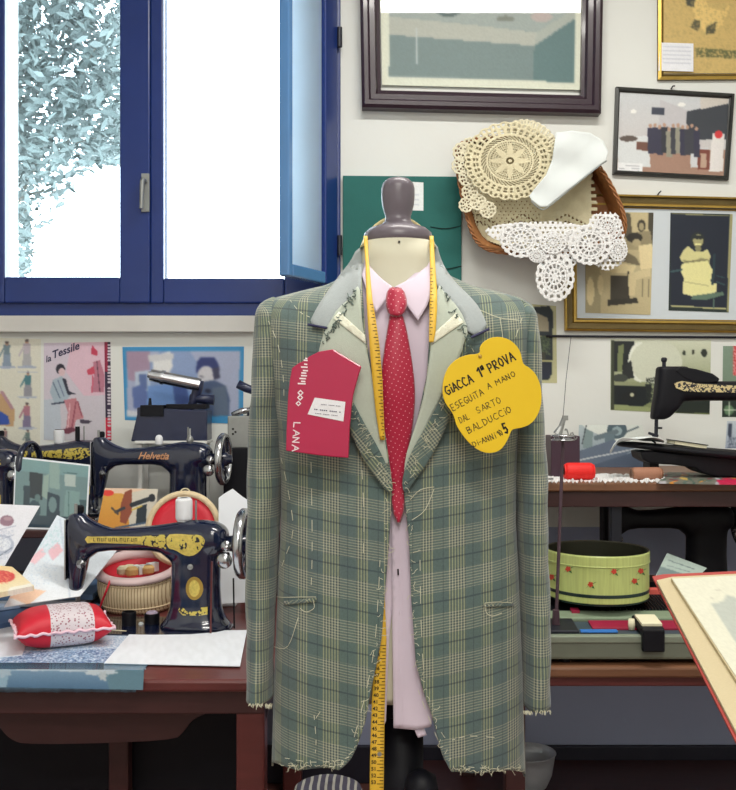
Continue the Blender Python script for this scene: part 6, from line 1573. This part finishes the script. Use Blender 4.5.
bm = nbm(); loft(bm, [ell(V3(px, py), 'x', hd, hh / kx, 24, 3) for px, py, hh, hd in ((617, 444, 1, .01), (620, 444, 2.5, .03), (635, 445, 3.2, .05), (660, 447.5, 3.6, .07), (700, 451.5, 4.4, .085), (760, 457, 5, .09), (835, 463, 6, .09), (838, 463, 4, .08))])
obj('bed', bm, M['blackmatt'], t, smooth=True)
bm = prism([(630, 450), (636, 449), (700, 454), (736, 458), (830, 466), (830, 477), (812, 477), (806, 477), (736, 475.5), (700, 473), (690, 470), (682, 465), (660, 462), (640, 461), (632, 457)], flat(YM + .05), .1); obj('underframe', bm, M['blackmatt'], t, bevel=.004)
bm = nbm(); a = W(652, 460, YM); box(bm, a.x - .012, a.x + .012, YM - .02, YM + .04, UZ + .0005, a.z + .006); obj('support_foot', bm, M['blackmatt'], t)
bm = prism([(637, 442.5), (642, 437), (650, 435.5), (660, 438), (672, 444), (664, 446)], flat(YM - .02), .004)
# white cloth under the needle
cloth = nbm(); rows = []
for k in range(15):
    u = k / 14; px = 610 + 54 * u
    row = []
    for j in range(9):
        v = j / 8; top = 442.0 - 5 * math.sin(u * PI * .9) * (1 - v * .4); row.append(W(px, top + 10 * max(0, 1 - u * 5) ** 2, YM - .075 + .12 * v) + Vector((0, 0, .004 * math.sin(u * 9 + v * 5))))
    rows.append(row)
loft(cloth, rows, False, False); setprops(obj('white_cloth', cloth, M['whitecloth'], None, smooth=True, solid=.0015), 'white cloth under the needle of the industrial sewing machine', 'cloth')
# dark book lying on the bed, white cloth behind
bm = nbm(); a, b = W(670, 444.5, YM), W(701, 449, YM)
t = thing('small_book', 'thin dark-covered book lying on the bed of the industrial machine', 'book', a)
d_ = (b - a).normalized(); up_ = Vector((-d_.z, 0, d_.x)); Tb = Matrix(((d_.x, 0, up_.x, a.x), (0, 1, 0, YM - .04), (d_.z, 0, up_.z, a.z + .0012), (0, 0, 0, 1)))
l_ = (b - a).length
box(bm, 0, l_, 0, .07, .002, .010, Tb); obj('pages', bm, M['cream'], t)
bm = nbm(); box(bm, -.002, l_ + .003, -.002, .073, .010, .0125, Tb); box(bm, -.002, l_ + .003, -.002, .073, 0, .002, Tb); obj('cover', bm, M['frame_black'], t)

# spools on the bench
c = W(566, 470, 2.42); spool_obj('thread_spool', 'bright red spool lying on the bench right of the jacket', Vector((X(564, 2.42), 2.42, UZ + .0235)), .0222, .076, M['redspool'], False, .0, ends=M['redspool'])
spool_obj('thread_spool', 'tan spool lying under the bed of the industrial machine', Vector((X(631, 2.42), 2.42, UZ + .0175)), .0165, .080, M['brownspool'], False, .06, ends=M['wood_mid'])
bm = nbm(); rr = random.Random(4)
# torn white lace doilies along the bench
for (x0, x1, nm, lb) in ((548, 600, 'doily', 'white crocheted edging under the red spool'), (600, 665, 'doily', 'white crocheted scraps along the bench edge under the tan spool')):
    bm = nbm(); f0 = hplane(UZ); P = []
    n_ = 26
    for k in range(n_): P.append((x0 + (x1 - x0) * k / (n_ - 1), 483.3 - (0, 2.2)[k % 2] - rr.uniform(0, 1.2)))
    Q = [(x0 + (x1 - x0) * k / (n_ - 1), 474 + rr.uniform(-.8, .8)) for k in range(n_)]
    A = [bm.verts.new(f0(*p, .0014)) for p in P]; B = [bm.verts.new(f0(*p, .0014)) for p in Q]; Cc = [bm.verts.new(f0((p[0] + q[0]) / 2, (p[1] + q[1]) / 2, .0014 + rr.uniform(.001, .007))) for p, q in zip(P, Q)]
    for k in range(n_ - 1): bm.faces.new((A[k], A[k + 1], Cc[k + 1], Cc[k])); bm.faces.new((Cc[k], Cc[k + 1], B[k + 1], B[k]))
    setprops(obj(nm, bm, M['lace'], None, solid=.0012), lb, 'doily')
bm = nbm(); lathe(bm, [(.004, 0), (.0065, .001), (.0065, .004), (.004, .005)], 16, hplane(UZ + .0075)(551, 480)); setprops(obj('metal_ring', bm, M['chrome']), 'small metal ring on the bench beside the jacket sleeve', 'ring')
it = []
rr = random.Random(2)
for k in range(60): x = rr.uniform(656, 780); y = rr.uniform(474, 484); it.append(('l', x, y, x + rr.uniform(-9, 9), y + rr.uniform(-2, 2), rr.uniform(1, 2.4), rr.choice([(206, 40, 70), (214, 180, 90), (90, 110, 100), (190, 190, 196), (120, 50, 60), (230, 150, 60), (60, 90, 80)])))
it += [('p', [(716, 480), (780, 476), (780, 486), (722, 486)], (206, 30, 80))]
setprops(art('magazine', [(668, 472), (790, 474), (790, 484), (658, 482)], hplane(UZ), it, None, base=(120, 120, 110), off=.005, cell=.8, thick=.004), 'colourful printed magazine on the bench at the right edge', 'magazine')
# cut-out picture of a small hand machine, leaning on the wall
fc = lean(610, 478, 2.86, 10, 0)
it = [('g', (170, 184, 188), (120, 136, 150)), ('p', [(576, 420), (700, 420), (700, 446), (640, 452), (588, 430)], (212, 218, 212)), ('e', 617, 430, 10, 9, (70, 90, 100)), ('e', 617, 431, 5, 4.5, (140, 160, 166)), ('l', 596, 438, 616, 432, 5, (96, 112, 120)), ('p', [(584, 428), (593, 432), (592, 450), (583, 448)], (120, 140, 142)), ('l', 588, 418, 582, 444, 1, (60, 66, 74)), ('p', [(604, 434), (614, 434), (616, 446), (606, 450)], (96, 116, 126)), ('l', 626, 432, 638, 427, 1.6, (80, 96, 104)), ('p', [(576, 452), (612, 440), (640, 446), (600, 470), (576, 470)], (90, 104, 124)), ('l', 580, 460, 640, 448, 1.4, (190, 196, 200)), ('p', [(590, 466), (640, 450), (660, 470), (590, 476)], (70, 84, 106))]
setprops(art('picture_cutout', [(579, 425), (642, 425), (652, 469), (577, 469)], fc, it, None, off=.001, cell=.8), 'grey cut-out picture of a hand sewing machine leaning on the wall behind the red spool', 'picture')
bm = nbm(); box(bm, X(690, 2.86), X(780, 2.86), 2.80, 2.9, UZ + .0005, UZ + .055); setprops(obj('white_box', bm, M['doorw'], None, bevel=.004), 'white box on the bench behind the industrial machine bed', 'box')
# second machine below the bench
m5 = machine('sewing_machine', 'black sewing machine in the shade under the raised bench, behind the papers', at(706, 2.64, TZ + .001), math.radians(2), .96, 'plain', wheel='black')
for _o in m5.children_recursive:
    if _o.name.startswith(('body', 'bed_plate', 'wheel_spokes', 'hand_wheel', 'face_plate')): _o.material_slots[0].link = 'OBJECT'; _o.material_slots[0].material = M['blackmatt']
# fake leather seat / grey panel under the arm is the painted wall seen through the arch
# knitting machine
km = thing('knitting_machine', 'long grey-green flat-bed knitting machine under the flowered tin', 'knitting machine', (X(660, 2.0), 2.0, TZ))
def zk(y): return .715 + (y - 1.90) * .13
def kbox(bm, x0, x1, y0, y1, h0, h1, low=None):
    vs = []
    for top in (0, 1):
        for y in (y0, y1):
            for x in (x0, x1): vs.append(bm.verts.new((x, y, (low if (low is not None and not top) else zk(y) + (h1 if top else h0)))))
    for q in ((0, 2, 3, 1), (4, 5, 7, 6), (0, 1, 5, 4), (2, 6, 7, 3), (0, 4, 6, 2), (1, 3, 7, 5)): bm.faces.new([vs[i] for i in q])
bm = nbm(); kbox(bm, .27, 1.30, 1.90, 2.20, 0, 0, TZ + .010); obj('bed_casing', bm, M['knit'], km, bevel=.006)
bm = nbm(); kbox(bm, .265, 1.305, 1.896, 1.91, -.010, .004); obj('front_lip', bm, mat('pale_rail', C(140, 150, 134), .3, metal=.3), km, bevel=.002)
for x in (.40, .75, 1.2):
    for y in (1.93, 2.15): bm = nbm(); lathe(bm, [(.012, 0), (.014, .012)], 14, (x, y, TZ)); obj('rubber_foot', bm, M['blackmatt'], km)
bm = nbm(); kbox(bm, .27, 1.30, 1.986, 2.03, 0, .008); obj('rail', bm, mat('sage_rail', C(130, 146, 122), .35), km, bevel=.002)
bm = nbm(); kbox(bm, .27, 1.30, 2.035, 2.15, -.001, .0012); obj('needle_bed', bm, M['blackmatt'], km)
bm = nbm(); x = .50
while x < 1.0: kbox(bm, x, x + .0024, 2.045, 2.135, .0012, .006); x += .0070
obj('needles', bm, M['chrome'], km, kind='stuff')
bm = nbm(); kbox(bm, .28, 1.29, 2.152, 2.166, 0, .012); obj('comb_rail', bm, mat('salmon_rail', C(206, 90, 80), .5), km, bevel=.001)
bm = nbm(); kbox(bm, .28, 1.29, 1.915, 1.982, -.001, .0012); obj('tray', bm, mat('slate_tray', C(60, 74, 84), .4), km)
bm = nbm(); kbox(bm, X(591, 1.95), X(690, 1.95), 1.935, 1.978, .0012, .006); obj('scale_strip', bm, M['carmine'], km, bevel=.001)
bm = nbm(); kbox(bm, X(580, 1.92), X(617, 1.92), 1.912, 1.924, .0042, .008); obj('blue_strip', bm, M['blueplastic'], km, bevel=.001)
cxx = X(647, 1.93)
bm = nbm(); kbox(bm, cxx - .022, cxx + .024, 1.89, 1.965, .006, .022); box(bm, cxx - .022, cxx + .022, 1.882, 1.896, .690, .735); obj('carriage', bm, M['blackmatt'], km, bevel=.003)
bm = nbm(); kbox(bm, cxx - .019, cxx + .022, 1.90, 1.952, .022, .028); obj('carriage_key', bm, M['cream'], km, bevel=.001)
bm = nbm(); lathe(bm, [(.006, .722), (.0075, .732), (.006, .744)], 14, (cxx - .030, 1.935, 0)); obj('carriage_knob', bm, M['cream'], km, smooth=True)
bm = nbm(); kbox(bm, X(571, 2.02), X(579, 2.02), 2.012, 2.03, .008, .014); obj('red_marker', bm, M['carmine'], km)
# knitting tension mast
t = thing('yarn_mast', 'thin metal yarn mast with spring discs rising from the knitting machine', 'yarn mast', W(556, 628, 2.0))
bm = nbm(); p0 = W(556, 629, 1.95); p1 = W(563, 440, 2.02)
kbox(bm, p0.x - .035, p0.x + .04, 1.915, 1.985, .0013, .008); obj('foot', bm, M['iron'], t, bevel=.002)
bm = nbm(); p0.z = .729; tube(bm, [p0, p1], .0036, 8); lathe(bm, [(.008, 0), (.007, .03)], 10, (p0.x, p0.y, p0.z)); obj('rod', bm, mat('brown_rod', C(70, 50, 60), .4), t)
bm = nbm(); lathe(bm, [(.004, 0), (.024, .001), (.026, .004), (.018, .006), (.018, .009), (.026, .011), (.024, .014), (.004, .015)], 28, p1 + Vector((0, 0, -.003))); obj('tension_discs', bm, M['chrome'], t, smooth=True)
bm = nbm(); tube(bm, [p1 + Vector((-.012, 0, .012)), p1 + Vector((-.004, 0, .028)), p1 + Vector((.002, 0, .046))], [.010, .006, .005], 8); box(bm, p1.x - .001, p1.x + .010, p1.y - .005, p1.y + .005, p1.z + .042, p1.z + .052); tube(bm, [p1 + Vector((.004 + .002 * k, 0, .020 - .0012 * k + .006 * math.sin(k))) for k in range(14)], .0016, 5); obj('spring_clip', bm, M['steel'], t)
bm = nbm(); tube(bm, [p1 + Vector((0, 0, .046)), W(566, 380, 2.05), W(571, 337, 2.10)], .0007, 5); obj('wire', bm, M['iron'], t)
bm = nbm(); box(bm, X(551, 2.5), X(580, 2.5), 2.5, 2.58, UZ + .0005, Z(436, 2.5)); setprops(obj('dark_box', bm, mat('maroon_box', C(56, 34, 50), .5), None, bevel=.002), 'dark maroon box on the bench behind the yarn mast', 'box')
# flowered tin
tc_ = Vector((X(597, 2.10), 2.10, .7585)); rT = .111
t = thing('flowered_tin', 'open green-yellow round tin with small red flowers on the knitting machine', 'tin', tc_)
Ht = 1.2 - (549 - 395) / F * 1.97 - .7125 + .0
Ht = .103
bm = nbm(); lathe(bm, [(rT * .97, 0), (rT, .003), (rT, Ht * .78), (rT * 1.012, Ht * .785), (rT * 1.012, Ht - .003), (rT * 1.0, Ht), (rT * .985, Ht - .002), (rT * .985, Ht * .8)], 72, tc_, caps=False); obj('tin_body', bm, M['tin'], t, smooth=False)
bm = nbm(); lathe(bm, [(rT * .975, Ht - .001), (rT * .965, Ht * .5), (rT * .965, .004), (.001, .003)], 60, tc_, caps=False); lathe(bm, [(rT * .99, Ht - .001), (rT * 1.004, Ht + .001), (rT * .975, Ht - .001)], 60, tc_, caps=False); obj('dark_inside', bm, M['tindark'], t, smooth=True)
bm = nbm(); lathe(bm, [(rT * 1.003, Ht * .14), (rT * 1.006, Ht * .15), (rT * 1.006, Ht * .20), (rT * 1.003, Ht * .21)], 72, tc_, caps=False); lathe(bm, [(rT * .93, -.004), (rT * .98, -.002), (rT * .99, .004)], 60, tc_, caps=False); obj('dark_band', bm, mat('dark_green_band', C(24, 46, 44), .35), t)
bm = nbm(); lathe(bm, [(rT * 1.012, Ht * .76), (rT * 1.02, Ht * .775), (rT * 1.012, Ht * .79)], 72, tc_, caps=False); obj('bead', bm, M['tin'], t, smooth=True)
def cyl(px, py, off=.0006):
    d = Vector(((px - 368) / F, 1, -(py - 395) / F)); o = Vector((0, 0, EYE)); r = rT * 1.001 + off + .0008
    a = d.x * d.x + d.y * d.y; b = -2 * (d.x * tc_.x + d.y * tc_.y); c = tc_.x ** 2 + tc_.y ** 2 - r * r; s_ = (-b - math.sqrt(max(0, b * b - 4 * a * c))) / (2 * a); return o + d * s_
mf, ml = mat('red_flower', C(206, 70, 50), .4), mat('leaf_print', C(70, 120, 60), .4)
for (x, y) in ((568, 569), (614, 571.5), (641, 571), (590.5, 584.5), (634.5, 581), (551.5, 577)):
    bmf, bml = nbm(), nbm(); bmf.faces.new([bmf.verts.new(cyl(x + 1.0 * math.cos(b * PI / 3), y + 1.0 * math.sin(b * PI / 3), .0003)) for b in range(6)])
    for k in range(5):
        a = k * 1.257 + .5; cx_, cy_ = x + 1.8 * math.cos(a), y + 1.8 * math.sin(a); bmf.faces.new([bmf.verts.new(cyl(cx_ + 1.2 * math.cos(b * PI / 3), cy_ + 1.2 * math.sin(b * PI / 3))) for b in range(6)])
    for sx, sy in ((-3.4, 2.6), (2.8, 3.0), (4.0, -1.6)): bml.faces.new([bml.verts.new(cyl(x + p * sx + q * .8, y + p * sy - q * .8, .0002)) for p, q in ((.3, 0), (.8, -1), (1.5, 0), (.8, 1))])
    fo_ = obj('flower_print', bmf, mf, t, nrm=False); obj('leaf_print', bml, ml, fo_, nrm=False)
# papers standing behind the tin
fpp = lean(690, 578, 2.35, 35, 8)
setprops(art('paper_sheet', [(667, 553), (707, 568), (698, 577), (655, 577)], plane_fn(W(680, 576, 2.36), Vector((0, -.85, .5))), [('l', 668, 560, 694, 569, .9, (110, 126, 126)), ('l', 666, 565, 690, 572, .7, (130, 146, 146)), ('l', 664, 570, 684, 576, .7, (130, 146, 146)), ('p', [(660, 566), (690, 576), (655, 578)], (120, 140, 140))], None, base=(176, 194, 186), cell=.9), 'grey-green printed sheet propped behind the open book', 'paper')
bm = nbm(); box(bm, X(645, 2.3), X(715, 2.3), 2.28, 2.40, TZ + .0005, TZ + .016); setprops(obj('paper_stack', bm, M['pages'], None), 'low stack of papers behind the tin and the open book', 'paper stack')
bm = nbm(); box(bm, X(648, 2.22), X(690, 2.22), 2.19, 2.262, TZ + .0005, TZ + .07); setprops(obj('red_box', bm, M['carmine'], None, bevel=.002), 'red box behind the tin, mostly hidden by the open book', 'box')

# open book on a lectern
nB = Vector((-.10, -.46, .88)).normalized(); pB = W(655, 578, 1.42); fB = plane_fn(pB, nB)
ob = thing('open_book', 'large open red-bound album with blank cream pages at the right edge', 'book', fB(700, 700))
def lev(h, d):
    f_ = plane_fn(pB + nB * h, nB); return lambda a, b, o=0.0: f_(a, b, o - d)
bm = prism([(652, 576), (663, 574), (960, 561), (1050, 770), (740, 750)], lev(-.012, .004), .004); obj('cover', bm, M['bookred'], ob, bevel=.001)
bm = prism([(656.5, 580), (672, 576.5), (960, 563), (1042, 764), (741, 741)], lev(-.006, .006), .006); obj('page_block', bm, M['pages'], ob, bevel=.001)
bm = prism([(671, 578), (962, 563), (1042, 757), (779, 747)], lev(0, .0056), .0056); obj('page_block', bm, M['pages'], ob)
it = [('p', [(712, 604), (724, 601), (727, 594.5), (736, 598), (760, 605), (790, 700), (760, 690), (736, 644)], (160, 165, 156)), ('l', 712, 596, 712, 600, .8, (150, 146, 130))]
for k in range(5): it.append(('l', 716 + k * 4, 590 - k * .3, 719 + k * 4, 589.6 - k * .3, .8, (170, 166, 150)))
art('page', [(672, 578.5), (958, 565), (1038, 755), (781, 745)], lev(.0012, 0), it, ob, base=(196, 195, 176), cell=1.8, thick=.0008)
t = thing('book_stand', 'slanted dark stand holding the open album at the right edge', 'book stand', (.62, 1.35, 0))
bm = prism([(668, 585), (940, 575), (1020, 750), (752, 742)], lambda a, b, o=0: fB(a, b, o - .0320), .0155); obj('desk', bm, M['blackmatt'], t)
g = fB(845, 665, -.034); bm = nbm(); tube(bm, [(g.x, g.y, .03), g], .016, 12); lathe(bm, [(.17, 0), (.17, .02), (.03, .035)], 28, (g.x, g.y, 0)); obj('post', bm, M['iron'], t)

# bowl on the low platform
c = Vector((X(529, 2.70), 2.70, .0745)); t = thing('steel_bowl', 'grey metal bowl on the low platform behind the jacket hem', 'bowl', c)
bm = nbm(); lathe(bm, [(.030, 0), (.034, .002), (.050, .018), (.064, .05), (.070, .085), (.074, .110), (.0765, .1115), (.073, .1125), (.067, .085), (.060, .05), (.045, .02), (.001, .008)], 40, c, caps=True); obj('bowl_body', bm, mat('pale_steel', C(196, 200, 206), .35, metal=.35), t, smooth=True)
# striped cloth over stool
sc = Vector((X(328, 1.78), 1.78, 0)); t = thing('stool', 'small dark round stool under the striped cloth', 'stool', sc)
bm = nbm(); lathe(bm, [(.058, .430), (.060, .434), (.060, .452), (.058, .456)], 28, sc); obj('seat', bm, M['wood_dark'], t)
for k in range(3):
    a = k * 2.094 + .4; bm = nbm(); tube(bm, [(sc.x + .045 * math.cos(a), sc.y + .045 * math.sin(a), .430), (sc.x + .10 * math.cos(a), sc.y + .10 * math.sin(a), .0)], .012, 8); obj('leg', bm, M['wood_dark'], t)
bm = nbm(); rows = []
for k in range(61):
    a = 2 * PI * k / 60; row = []
    for r, z in ((.001, .474), (.03, .473), (.05, .470), (.062, .464), (.068, .445), (.070, .40), (.072, .34), (.074, .28)):
        w_ = 1 + (.05 * math.sin(a * 9) + .03 * math.sin(a * 4)) * (max(0, .47 - z) * 6); row.append(Vector((sc.x + r * w_ * math.cos(a), sc.y + r * w_ * math.sin(a), z)))
    rows.append(row)
loft(bm, rows, False, False); bmesh.ops.remove_doubles(bm, verts=bm.verts, dist=.0002)
setprops(obj('striped_cloth', bm, M['striped'], None, smooth=True, solid=.002), 'grey striped cloth bunched below the left hem of the jacket', 'cloth')
bm = nbm(); box(bm, X(352, 1.72), X(366, 1.72), 1.70, 1.76, .0, .50); bm.free()
